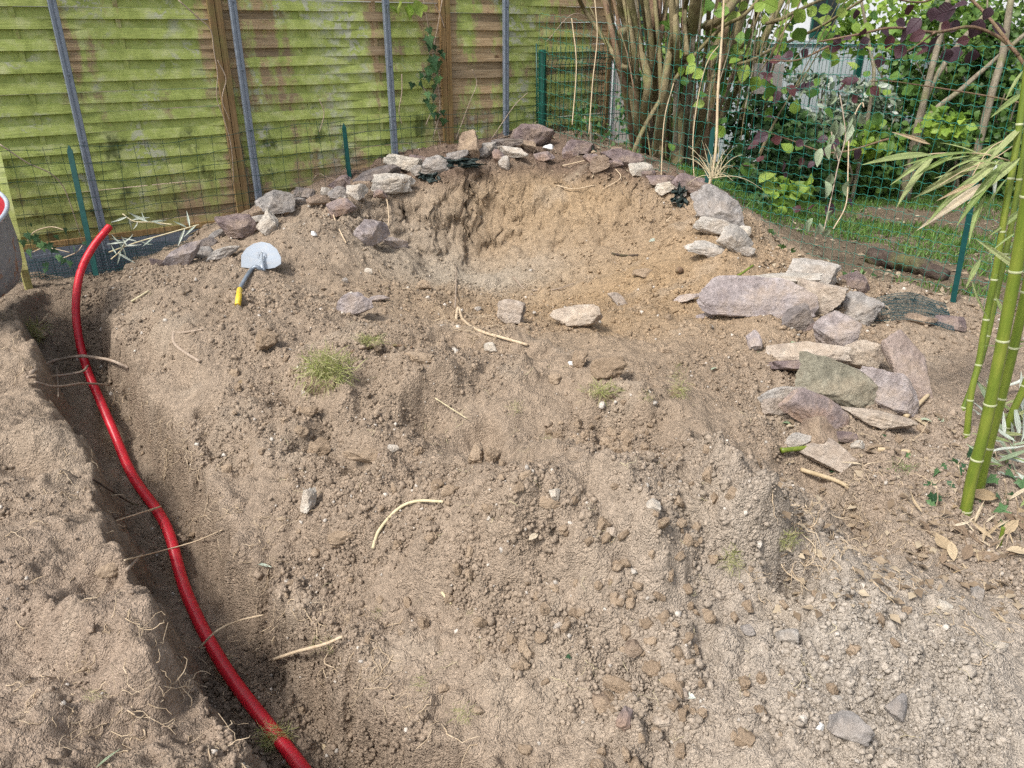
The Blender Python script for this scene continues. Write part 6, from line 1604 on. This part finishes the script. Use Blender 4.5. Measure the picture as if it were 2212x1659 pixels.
# ------------------------------------------------------------------ log, lawn, litter beyond the wire fence
a, b = hit(1878, 563)[0], hit(2042, 607)[0]
P = spline([a + [0, 0, .035], (a + b) / 2 + [0, 0, .055], b + [0, 0, .03]], 40)
lg = thing('fallen_log', 'dark rotting log lying beyond the wire fence', 'log', (a + b) / 2)
v, f = tube(P, .068 * np.linspace(1.0, .72, 40), 14, rough=.28, seed=4); part('bark', lg, v, f, MAT['bark3'])
dd = a - b; dd /= np.linalg.norm(dd)
v, f = tube(np.array([P[0], P[0] + dd * .004]), [.05, .045], 12); part('sawn_end', lg, v, f, MAT['barkr'])
g = np.random.default_rng(51); n = 60000
Xg = g.uniform(1.4, 6.5, n); Yg = g.uniform(4.6, 9.8, n)
dn = (Xg - Q0[0]) * -QN[0] + (Yg - Q0[1]) * -QN[1]
pn = fbm(Xg * 1.1, Yg * 1.1, octv=3, seed=52) + .35 * np.clip((Yg - 6.0) / 1.2, -1, 1)
k = (dn > .15) & (pn > -.22 + g.random(n) * .25); Xg, Yg = Xg[k], Yg[k]; n = len(Xg)
Zg = np.where(Yg < 8.6, H(Xg, Yg), 0)
bv = np.array([(-.06, 0, 0), (.06, 0, 0), (.035, .6, .03), (-.035, .6, .03), (0, 1, .18)], float); bf = np.array([(0, 1, 2), (0, 2, 3), (3, 2, 4)])
yd = np.stack([g.normal(size=n) * .5, g.normal(size=n) * .5, np.ones(n)], 1); nr = g.normal(size=(n, 3)) + [0, -.6, .2]
V, F, T = batch(bv, bf, np.stack([Xg, Yg, Zg], 1), frame_rot(yd, nr), g.uniform(.03, .085, n), np.clip(.5 + g.normal(size=n) * .25, 0, 1))
single('lawn_grass', 'short patchy green grass beyond the wire fence', 'grass', V, F, MAT['grass'], kind='stuff', attrs={'tone': T}, origin=np.zeros(3))
def litter(n, x0, x1, y0, y1, smin, smax, seed, name, lab, mat='litter', tmpl=LEAF_SMALL):
    g = np.random.default_rng(seed); P = []
    for _ in range(n):
        p, t = hit(g.uniform(x0, x1), g.uniform(y0, y1)); P.append(p + [0, 0, .006])
    P = np.array(P); yd = g.normal(size=(n, 3)) * [1, 1, .2]; nr = g.normal(size=(n, 3)) * .35 + [0, 0, 1]
    V, F, T = batch(tmpl[0], tmpl[1], P, frame_rot(yd, nr), g.uniform(smin, smax, n), g.random(n))
    return single(name, lab, 'litter', V, F, MAT[mat], kind='stuff', attrs={'tone': T}, origin=np.zeros(3))
litter(900, 1640, 2212, 430, 700, .02, .06, 61, 'leaf_litter', 'dry leaf litter on the bare ground beyond the wire fence')
litter(700, 1680, 2212, 900, 1330, .012, .05, 62, 'dry_debris', 'dry leaf bits and chips on the ground before the bamboo')
litter(260, 1180, 1500, 280, 400, .02, .06, 63, 'crest_litter', 'dry leaf bits on the bank crest below the hazel')

# ------------------------------------------------------------------ ivy vine on the timber fence
def onfence(x, y, off=.05):
    d = ray(x, y); n3 = np.array([FN[0], FN[1], 0]); p0 = np.array([P0[0], P0[1], 0]) + n3 * off
    return n3.dot(p0 - CAM) / n3.dot(d)
iv = thing('ivy_vine', 'ivy vine with dark leaves climbing the fence left of the third timber frame', 'ivy', fen(1.7, .7, .05))
for pts in ([(935, 300), (950, 240), (945, 180), (935, 120), (945, 60), (955, 0)], [(945, 200), (930, 140), (925, 60), (915, 0)], [(920, 270), (935, 230), (940, 190)], [(905, 175), (915, 190), (930, 215)], [(955, 330), (948, 290), (940, 262)], [(960, 60), (950, 30), (930, -5)]):
    v, f = tube(spline([at_t(x, y, onfence(x, y, .045)) for x, y in pts], 24), .004, 5); part('stem', iv, v, f, MAT['dryroot'])
for (x, y, sz) in [(925, 55, 22), (923, 72, 30), (930, 88, 22), (938, 95, 16), (932, 115, 34), (936, 130, 30), (950, 105, 16), (955, 112, 16), (948, 128, 18), (930, 142, 26), (945, 165, 20), (925, 160, 18), (912, 155, 18), (905, 172, 22), (892, 175, 18), (948, 160, 20), (940, 178, 22), (922, 195, 20), (918, 210, 20), (932, 220, 26), (955, 235, 16), (945, 240, 18), (960, 252, 22), (935, 240, 18), (938, 200, 18)]:
    leaf_obj(iv, x, y, onfence(x, y, .07), sz * 1.15, LEAF_IVY, 'lo_ivy', flat=.8, ang=270)
for (x, y, sz) in [(860, 2, 34), (880, 8, 34), (895, 2, 36), (845, 8, 26), (872, 14, 30), (908, 6, 28)]:
    leaf_obj(iv, x, y, onfence(x, y, .12), sz, LEAF_HAZEL, 'lo_lime', flat=.4, ang=300)
G7 = 'dry vine stems on the timber fence'
for pts, lab in (([(385, 0), (430, 40), (455, 65), (462, 110), (470, 160), (468, 210), (485, 260), (500, 320), (505, 400)], 'long dry vine stem trailing over the double timber frame'), ([(470, 130), (488, 170), (480, 215), (496, 260)], 'short curly dry vine beside the double timber frame'),
                 ([(0, 312), (60, 352), (110, 375), (140, 410), (165, 480), (180, 530)], 'thin dry vine arching across the leftmost panel'), ([(868, 160), (868, 200), (862, 240), (868, 268)], 'dry vine stem hanging left of the ivy'), ([(1020, 150), (1030, 180), (1015, 220), (985, 300)], 'dry vine stem on the browner panel'), ([(1295, 60), (1240, 30), (1180, 90)], 'thin pale twig arching over the rigid mesh panel'), ([(690, 215), (700, 245), (690, 285)], 'short dry stem on the middle panel below the lichen'), ([(1062, 300), (1110, 230), (1140, 200)], 'pale straw leaning on the fence behind the crest boulder'), ([(1060, 305), (1120, 285), (1160, 262)], 'second pale straw leaning lower behind the crest boulder')):
    v, f = tube(spline([at_t(x, y, onfence(x, y, .10)) for x, y in pts], 40), np.linspace(.0045, .0025, 40), 5)
    single('dry_vine', lab, 'vine', v, f, MAT['dryroot'], group=G7)
# small ivy with leaves left of the pipe end
sv = thing('young_ivy', 'small green ivy sprigs at the fence foot left of the red pipe', 'ivy', at_t(95, 560, 4.7))
for pts in ([(60, 520), (75, 500), (110, 490), (140, 497)], [(70, 545), (100, 535), (150, 545)], [(130, 560), (165, 545), (178, 530)]):
    v, f = tube(spline([at_t(x, y, 4.72) for x, y in pts], 14), .003, 5); part('stem', sv, v, f, MAT['root'])
for (x, y, sz) in [(55, 500, 24), (70, 505, 24), (75, 515, 26), (85, 520, 28), (100, 522, 26), (118, 505, 18), (140, 490, 18), (60, 535, 26), (110, 535, 22), (125, 548, 20), (140, 555, 22), (150, 560, 22), (95, 565, 20), (160, 530, 18), (48, 515, 22), (170, 500, 14), (180, 520, 14), (98, 578, 14), (35, 515, 22), (66, 480, 14)]:
    leaf_obj(sv, x, y, 4.7, sz, LEAF_IVY, 'lo_ivy', flat=.6, ang=270)
# grey green dry stems right of the pipe end
G8 = 'wilted grey green stems by the red pipe end'
for pts, lab in (([(235, 545), (300, 522), (360, 505), (430, 485)], 'long wilted grey green stem before the concrete board'), ([(265, 462), (290, 478), (330, 480), (372, 485)], 'upper wilted stem before the fence right of the pipe'), ([(240, 560), (262, 540), (270, 520)], 'short wilted stem beside the red pipe end')):
    v, f = tube(spline([at_t(x, y, 4.75) for x, y in pts], 24), .004, 5); sw = thing('wilted_weed', lab, 'stem', at_t(*pts[0], 4.75), G8); part('stalk', sw, v, f, MAT['straw'])
    for k in range(9):
        i = random.uniform(0, len(pts) - 1.01); j = int(i); x = pts[j][0] + (pts[j + 1][0] - pts[j][0]) * (i - j); y = pts[j][1] + (pts[j + 1][1] - pts[j][1]) * (i - j)
        leaf_obj(sw, x, y, 4.73, random.uniform(22, 44), LEAF_BAMBOO, 'lo_sage', flat=.5)
# wilted creeper hanging on the wire fence
wv = thing('wilted_creeper', 'wilted creeper with hanging grey green leaves on the wire fence', 'creeper', at_t(1780, 500, 5.0))
for pts, m in (([(1778, 505), (1795, 430), (1812, 350), (1826, 300), (1822, 250), (1814, 205)], 'dryroot'), ([(1800, 495), (1828, 440), (1832, 360), (1835, 290), (1850, 240), (1862, 222), (1866, 232)], 'root'), ([(1812, 350), (1800, 310), (1796, 285)], 'dryroot')):
    v, f = tube(spline([at_t(x, y, 5.0) for x, y in pts], 30), .0042, 5); part('stem', wv, v, f, MAT[m])
for (x, y, sz) in [(1806, 258, 46), (1815, 262, 52), (1828, 262, 60), (1838, 250, 52), (1850, 245, 46), (1860, 240, 44), (1842, 275, 40), (1800, 290, 26), (1790, 300, 24), (1806, 205, 26), (1798, 310, 40), (1808, 315, 40), (1775, 320, 46), (1796, 372, 44), (1782, 390, 46), (1835, 390, 44), (1770, 480, 40), (1756, 470, 34), (1740, 478, 30), (1800, 455, 30), (1790, 490, 34)]:
    leaf_obj(wv, x, y, 4.97, sz * .85, LEAF_WILT, 'lo_wilt', flat=.9, ang=272)
# pale dry grass tuft beside the cane
dg = thing('dry_grass_tuft', 'pale dried grass tuft on the rim beside the dry cane', 'grass', at_t(1545, 385, 5.5))
L = []; RR = []
for k in range(26):
    a = random.gauss(0, .6); ln = random.uniform(40, 110); x0_, y0_ = 1543 + random.gauss(0, 6), 385
    q = [at_t(x0_ + math.sin(a) * ln * u + (20 * a * u * u), y0_ - math.cos(a) * ln * u + 26 * abs(a) * u ** 3 + 8 * u ** 3, 5.5 - .12 * u * math.cos(k)) for u in np.linspace(0, 1, 8)]
    L.append(np.array(q)); RR.append(np.linspace(.0042, .0012, 8))
V, F = tubes_np(L, RR, 3); part('blades', dg, V, F, MAT['straw'], kind='stuff')
for k, (pts, lab) in enumerate([([(1500, 400), (1497, 300), (1510, 200), (1530, 130), (1560, 90)], 'tall thin straw rising before the hazel, right one'), ([(1428, 385), (1435, 260), (1455, 180)], 'tall thin straw rising before the hazel, middle one'), ([(1272, 290), (1280, 180), (1290, 80), (1285, 0)], 'tall thin straw beside the corner post'), ([(1236, 270), (1245, 140), (1235, 40)], 'tall thin straw before the rigid mesh panel')]):
    v, f = tube(spline([at_t(x, y, 6.0) for x, y in pts], 30), .0045, 5); single('tall_straw', lab, 'straw', v, f, MAT['cane'], group='tall straws before the hazel')
# ------------------------------------------------------------------ bamboo at the right
def culm(pts, w, lab, tbase, lean=(0, 0), nodes_px=(), mat='bamboo', tips=None):
    """a bamboo cane through picture points, all about the same distance away"""
    p, t = hit(*pts[0]); Y0 = p[1]
    P = [p + np.array([0, 0, -.03])] + [at_Y(x, y, Y0 + (i + 1) * lean[1] / len(pts)) for i, (x, y) in enumerate(pts[1:])]
    n = 120; C = spline(P, n); rr = np.full(n, w * .93 * t / FPX * .5) * np.linspace(1.0, .93, n)
    t_ = thing('bamboo_cane', lab, 'bamboo', p, 'standing green bamboo canes')
    seg = np.concatenate([[0], np.cumsum(np.linalg.norm(np.diff(C, axis=0), axis=1))])
    nod = [random.uniform(.03, .06)]
    while nod[-1] < seg[-1] - .1: nod.append(nod[-1] + random.uniform(.15, .21) * (1.15 if w > 20 else 1.0))
    nod = nod[:-1]
    cuts = [0] + nod + [seg[-1]]
    for a, b in zip(cuts[:-1], cuts[1:]):
        ss = np.linspace(a, b, 12); Q = np.stack([np.interp(ss, seg, C[:, k]) for k in range(3)], 1); r = np.interp(ss, seg, rr).copy()
        r[0] *= 1.05; r[-1] *= 1.07; r[5] *= .985
        v, f = tube(Q, r, 14); part('internode', t_, v, f, MAT[mat], sharp=60)
    for a in nod:
        ss = np.array([a - .004, a, a + .0035]); Q = np.stack([np.interp(ss, seg, C[:, k]) for k in range(3)], 1); r = np.interp(ss, seg, rr) * [1.09, 1.15, 1.05]
        v, f = tube(Q, r, 14); part('node_ring', t_, v, f, MAT['noder'], sharp=60)
    return t_, C, seg
MAT['lo_brown'] = m_leafobj('brown_dry_leaf', (0.16, 0.11, 0.07), (0.26, 0.19, 0.13), (0.38, 0.3, 0.22), 0.15, 0.8)
MAT['noder'] = m_plain('bamboo_node', (0.30, 0.34, 0.16), (0.46, 0.47, 0.30), .5, .4, 60)
culm([(2076, 892), (2105, 820), (2130, 740), (2152, 640), (2178, 520), (2200, 400), (2222, 250)], 12.5, 'slim green bamboo cane furthest left at the right edge', 0, (0, .25))
tc, Cc, sc_ = culm([(2090, 944), (2098, 850), (2115, 780), (2128, 700), (2150, 590), (2172, 450), (2190, 350), (2205, 250), (2225, 100)], 14, 'slim dark green bamboo cane carrying the leaf spray', 0, (0, .2))
culm([(2172, 928), (2190, 885), (2215, 830), (2260, 700), (2300, 560)], 16, 'bamboo cane just entering at the right edge', 0)
culm([(2114, 1075), (2127, 1005), (2154, 895), (2178, 800), (2198, 713), (2222, 600), (2250, 420)], 20, 'thick bamboo cane, right one of the front pair', 0)
culm([(2086, 1114), (2100, 1030), (2124, 940), (2150, 815), (2170, 713), (2196, 570), (2218, 430), (2250, 200)], 25, 'thickest bamboo cane, left one of the front pair', 0)
culm([(2160, 1178), (2163, 1160), (2167, 1140)], 9, 'short green bamboo shoot among the ivy', 0)
# leaf spray
for pts, w in (([(2190, 350), (2120, 332), (2040, 331), (1990, 335)], 3.0), ([(2196, 310), (2150, 340), (2080, 370), (2030, 400)], 2.2), ([(2200, 290), (2140, 320), (2100, 380)], 2.2), ([(2190, 360), (2130, 400), (2090, 440)], 2.2)):
    v, f = tube(spline([at_t(x, y, 2.95) for x, y in pts], 20), w * 2.95 / FPX * .5, 5); part('twig', tc, v, f, MAT['cane'])
spray = [(2010, 312, 1935, 283, 'lo_dry'), (2015, 334, 1880, 338, 'lo_bam'), (2012, 335, 1930, 392, 'lo_bam'), (2020, 335, 1935, 428, 'lo_bam'), (2110, 335, 1995, 350, 'lo_bam'), (2130, 340, 1990, 420, 'lo_bam'), (2110, 330, 1960, 335, 'lo_bam'), (2150, 340, 2010, 395, 'lo_bam'),
         (2160, 345, 2040, 440, 'lo_bam'), (2140, 360, 2000, 460, 'lo_bam'), (2170, 350, 2070, 470, 'lo_bam'), (2180, 350, 2030, 370, 'lo_bam'), (2110, 395, 2030, 425, 'lo_dry'), (2140, 390, 1995, 480, 'lo_dry'), (2170, 360, 2055, 330, 'lo_bam'), (2212, 270, 2130, 345, 'lo_bam'), (2212, 200, 2150, 240, 'lo_bam'),
         (2150, 345, 2150, 430, 'lo_sage'), (2190, 300, 2080, 350, 'lo_bam'), (2205, 340, 2110, 420, 'lo_bam'), (2195, 345, 2075, 400, 'lo_bam'), (2120, 335, 2040, 300, 'lo_bam'), (2212, 150, 2170, 210, 'lo_bam'), (2180, 380, 2100, 480, 'lo_bam'), (2100, 340, 2020, 380, 'lo_bam'), (2060, 335, 1985, 372, 'lo_bam'), (2130, 420, 2085, 510, 'lo_bam'), (2200, 500, 2130, 545, 'lo_bam'), (2212, 590, 2120, 520, 'lo_bam'), (2212, 450, 2150, 500, 'lo_bam'),
         (2185, 755, 2130, 738, 'lo_bam'), (2212, 745, 2150, 770, 'lo_bam'), (2180, 745, 2212, 735, 'lo_bam'), (2100, 605, 2125, 690, 'lo_bam'), (2150, 640, 2180, 700, 'lo_bam'), (2118, 560, 2090, 610, 'lo_bam')]
for (xa, ya, xb, yb, m) in spray:
    tq = 2.95 + random.uniform(-.12, .12)
    a = at_t(xa, ya, tq); b = at_t(xb, yb, tq - random.uniform(-.05, .12)); L_ = np.linalg.norm(b - a)
    key = ('bam', m)
    if key not in LEAFM: LEAFM[key] = mesh_data('leaf', LEAF_BAMBOO[0] * [.85, 1, 1], LEAF_BAMBOO[1], MAT[m])
    nr = (CAM - a) / np.linalg.norm(CAM - a) * .7 + np.array([random.gauss(0, .5), random.gauss(0, .5), .5])
    part_inst('leaf', tc, LEAFM[key], M4(frame_rot((b - a)[None], nr[None])[0], a, L_ * 1.05))

# ------------------------------------------------------------------ ivy and dry leaves round the bamboo foot
def on_ground_leaf(par, x, y, size_px, tmpl, mat, lift=.02, ang=None, steep=.35, name='leaf'):
    p, t = hit(x, y); t -= lift
    return leaf_obj(par, x, y, t, size_px, tmpl, mat, flat=.35, ang=ang, name=name)
gi = thing('ground_ivy', 'dark green ivy growing round the foot of the bamboo', 'ivy', hit(2120, 1100)[0])
for (x, y, sz) in [(2020, 1040, 34), (2018, 1060, 36), (2012, 1048, 30), (2030, 1010, 24), (2068, 1005, 44), (2050, 990, 34), (2090, 995, 38), (2120, 1020, 30), (2088, 1070, 30), (2125, 1085, 40), (2160, 1030, 36), (2170, 1010, 34), (2155, 970, 34), (2185, 1000, 30), (2195, 1060, 40), (2185, 1100, 46), (2205, 1120, 40), (2170, 1120, 36), (2200, 1150, 30), (2150, 1060, 28), (2105, 1050, 26), (2060, 1040, 24), (2045, 1000, 26), (2130, 985, 28), (2205, 1030, 34), (2180, 1075, 34), (2110, 965, 26), (2090, 975, 24), (2015, 1080, 22), (2140, 1120, 26), (2035, 1075, 18), (2190, 940, 24), (2210, 970, 30)]:
    on_ground_leaf(gi, x, y, sz * 1.1, LEAF_IVY, 'lo_ivy', .05, 270 + random.uniform(-60, 60))
for (x, y) in [(2022, 1075), (2070, 1030), (2170, 1060), (2195, 1100), (2150, 1000)]:
    p, t = hit(x, y + 20); v, f = tube(spline([p, at_t(x + 4, y, t - .03), at_t(x, y - 25, t - .06)], 8), .0025, 5); part('stem', gi, v, f, MAT['root'])
dl = thing('bamboo_leaf_litter', 'heap of dry buff bamboo leaves round the bamboo foot', 'dry leaves', hit(2140, 1140)[0])
for k in range(110):
    on_ground_leaf(dl, random.gauss(2120, 52), random.gauss(1150, 42), random.uniform(26, 62), LEAF_BAMBOO if k % 4 else LEAF_LAUREL, random.choice(['lo_dry', 'lo_dry', 'lo_brown']), .02)
sl = thing('silvery_leaf_bunch', 'bunch of pale silvery dried bamboo leaves at the right edge', 'dry leaves', hit(2190, 960)[0])
for k in range(58):
    on_ground_leaf(sl, random.gauss(2180, 26), random.gauss(940, 50), random.uniform(45, 95), LEAF_BAMBOO, random.choice(['lo_sage', 'lo_wilt', 'lo_bam']), random.uniform(.02, .12))
# single fallen leaves on the soil
G9 = 'single leaves fallen on the soil'
for (x, y, sz, m, tm, lab) in [(1912, 943, 24, 'lo_ivy', LEAF_IVY, 'single dark ivy leaf lying right of the bar shaped stone'), (1962, 982, 26, 'lo_ivy', LEAF_IVY, 'single ivy leaf at the end of the flat cane stub'), (1808, 1015, 40, 'lo_ivy', LEAF_IVY, 'dark ivy leaf lying under the low stone'), (1795, 812, 16, 'lo_sage', LEAF_IVY, 'tiny pale leaf on the greenish slab'),
                               (1540, 795, 20, 'lo_wilt', LEAF_IVY, 'pale green leaf on the sand left of the stone pile'), (1710, 740, 22, 'lo_wilt', LEAF_IVY, 'pale green leaf on the flat tan slab'), (1700, 912, 22, 'lo_wilt', LEAF_IVY, 'green ivy leaf below the thin whitish slab'), (1640, 762, 16, 'lo_ivy', LEAF_IVY, 'small leaf at the left foot of the stone pile'),
                               (2000, 905, 26, 'lo_wilt', LEAF_IVY, 'green leaf beside the leaning cane stub'), (2035, 905, 24, 'lo_wilt', LEAF_IVY, 'bright green leaf before the slim bamboo cane'), (1987, 908, 34, 'lo_dry', LEAF_HAZEL, 'orange dry leaf beside the leaning cane stub'), (570, 1220, 50, 'lo_sage', LEAF_BAMBOO, 'pale blue green leaf blade at the trench rim'),
                               (228, 1640, 60, 'lo_wilt', LEAF_BAMBOO, 'green leaf blade standing in the left bank foreground'), (1155, 1157, 30, 'lo_dry', LEAF_LAUREL, 'buff dry leaf on the front heap'), (1490, 1503, 34, 'lo_sage', LEAF_LAUREL, 'pale dry leaf right of the front stones'), (1228, 1418, 16, 'lo_ivy', LEAF_IVY, 'tiny green seedling leaf on the front heap'),
                               (2170, 1345, 70, 'lo_dry', LEAF_BAMBOO, 'long tan leaf lying near the right edge'), (1415, 518, 26, 'lo_sage', LEAF_LAUREL, 'white leaf flake on the right pit slope'), (1820, 955, 40, 'lo_dry', LEAF_BAMBOO, 'tan bamboo leaf before the low stone'), (1845, 1000, 44, 'lo_dry', LEAF_BAMBOO, 'tan bamboo leaf on the slope below the low stone'), (700, 1675 - 60, 20, 'lo_dry', LEAF_LAUREL, 'small dry leaf on the trench floor in front'), (520, 825, 20, 'lo_dry', LEAF_LAUREL, 'short buff chip on the left heap')]:
    p, t = hit(x, y); q = at_t(x, y, t - .012); key = (id(tm), m, 'g')
    if key not in LEAFM: LEAFM[key] = mesh_data('fallen_leaf', tm[0] - [0, .4, 0], tm[1], MAT[m])
    s = sz * t / FPX; a = random.uniform(0, 6.28); yd = np.array([[math.cos(a), math.sin(a), .1]]); nr = np.array([[random.gauss(0, .2), -.35, 1.0]])
    o = bpy.data.objects.new('fallen_leaf', LEAFM[key]); COL.objects.link(o); o.matrix_world = M4(frame_rot(yd, nr)[0], q, s)
    props(o, lab, 'leaf', G9)

# ------------------------------------------------------------------ grass tufts
def tuft(x, y, w, h, n, lab, seed, dense=1.0, mat='tuft', dirt=True):
    g = np.random.default_rng(seed); p, t = hit(x, y + h * .3)
    P = []; 
    k = t / FPX
    u = g.normal(size=(n, 2)) * .42; u = u[np.hypot(u[:, 0], u[:, 1]) < 1.1]; n = len(u)
    P = np.array([at_t(x + a * w * .5, y + b * h * .5, t - .02 * math.sqrt(max(0, 1 - a * a - b * b)) - .015) for a, b in u])
    yd = np.stack([u[:, 0] * .8 + g.normal(size=n) * 1.0, g.normal(size=n) * .6 - .3, -u[:, 1] * 1.0 + .15 + g.normal(size=n) * .8], 1); nr = g.normal(size=(n, 3)) + [0, -.8, .5]
    bv = np.array([(-.022, 0, 0), (.022, 0, 0), (.018, .4, .05), (-.018, .4, .05), (.012, .75, .0), (-.012, .75, .0), (0, 1, -.1)], float); bf = np.array([(0, 1, 2), (0, 2, 3), (3, 2, 4), (3, 4, 5), (5, 4, 6)])
    V, F, T = batch(bv, bf, P, frame_rot(yd, nr), g.uniform(.35, 1.0, n) * max(w, h) * k * .34, np.clip(.5 + g.normal(size=n) * .3, 0, 1))
    o = thing('grass_tuft', lab, 'grass tuft', p, 'uprooted grass tufts on the soil')
    part('blades', o, V, F, MAT[mat], attrs={'tone': T}, kind='stuff')
    if dirt:
        c = at_t(x, y + h * .22, t); Vr, Fr = rock(w * k * .8, w * k * .6, h * k * .8, seed + 900, 3, 12, .16, .07)
        part('root_ball', o, Vr + c + [0, .02, -.02], Fr, MAT['clod'])
tuft(706, 800, 116, 82, 900, 'largest yellow green grass tuft on the left heap', 1)
tuft(798, 737, 74, 26, 220, 'low grass tuft above the twisted root', 2)
tuft(1300, 843, 84, 30, 220, 'mossy grass tuft below the largest soil clod', 3)
tuft(1468, 838, 44, 66, 150, 'upright dry grass tuft left of the stone pile', 4)
tuft(1112, 880, 36, 34, 90, 'little grass tuft in the centre of the spoil', 5)
tuft(1700, 1165, 70, 40, 200, 'mossy tuft at the right edge of the sod block', 6)
tuft(1583, 1212, 60, 66, 220, 'yellow moss tuft at the left edge of the sod block', 7)
tuft(592, 1592, 84, 62, 420, 'grass tuft overhanging the red pipe at the bottom', 8)
tuft(487, 1430, 34, 28, 150, 'small grass tuft touching the red pipe', 9)
tuft(1000, 1545, 60, 54, 130, 'thin grass clump on the right trench rim in front', 10)
tuft(905, 1475, 46, 40, 90, 'sparse grass clump on the right trench rim above', 11)
tuft(68, 712, 80, 34, 260, 'flattened dry grass sod beside the grey tub', 12)
tuft(200, 1500, 46, 40, 90, 'sparse grass on the left bank in front', 13)
tuft(1180, 945, 36, 14, 50, 'faint grass wisp on the middle heap', 14, dirt=False)
tuft(1395, 855, 40, 26, 60, 'short grass wisp right of the mossy tuft', 15, dirt=False)
tuft(815, 1320, 26, 34, 60, 'yellow grass wisp on the slope above the trench rim', 16, dirt=False)
tuft(1015, 1325, 26, 20, 40, 'green grass wisp left of the white pebble', 17, dirt=False)
tuft(1465, 800, 20, 40, 50, 'pale straw wisp behind the upright dry tuft', 18, dirt=False)
tuft(700, 1390, 60, 60, 70, 'thin grass hanging from the right trench wall', 19, dirt=False)
tuft(1950, 1010, 70, 24, 80, 'sparse weeds before the slim bamboo canes', 20, mat='grass', dirt=False)
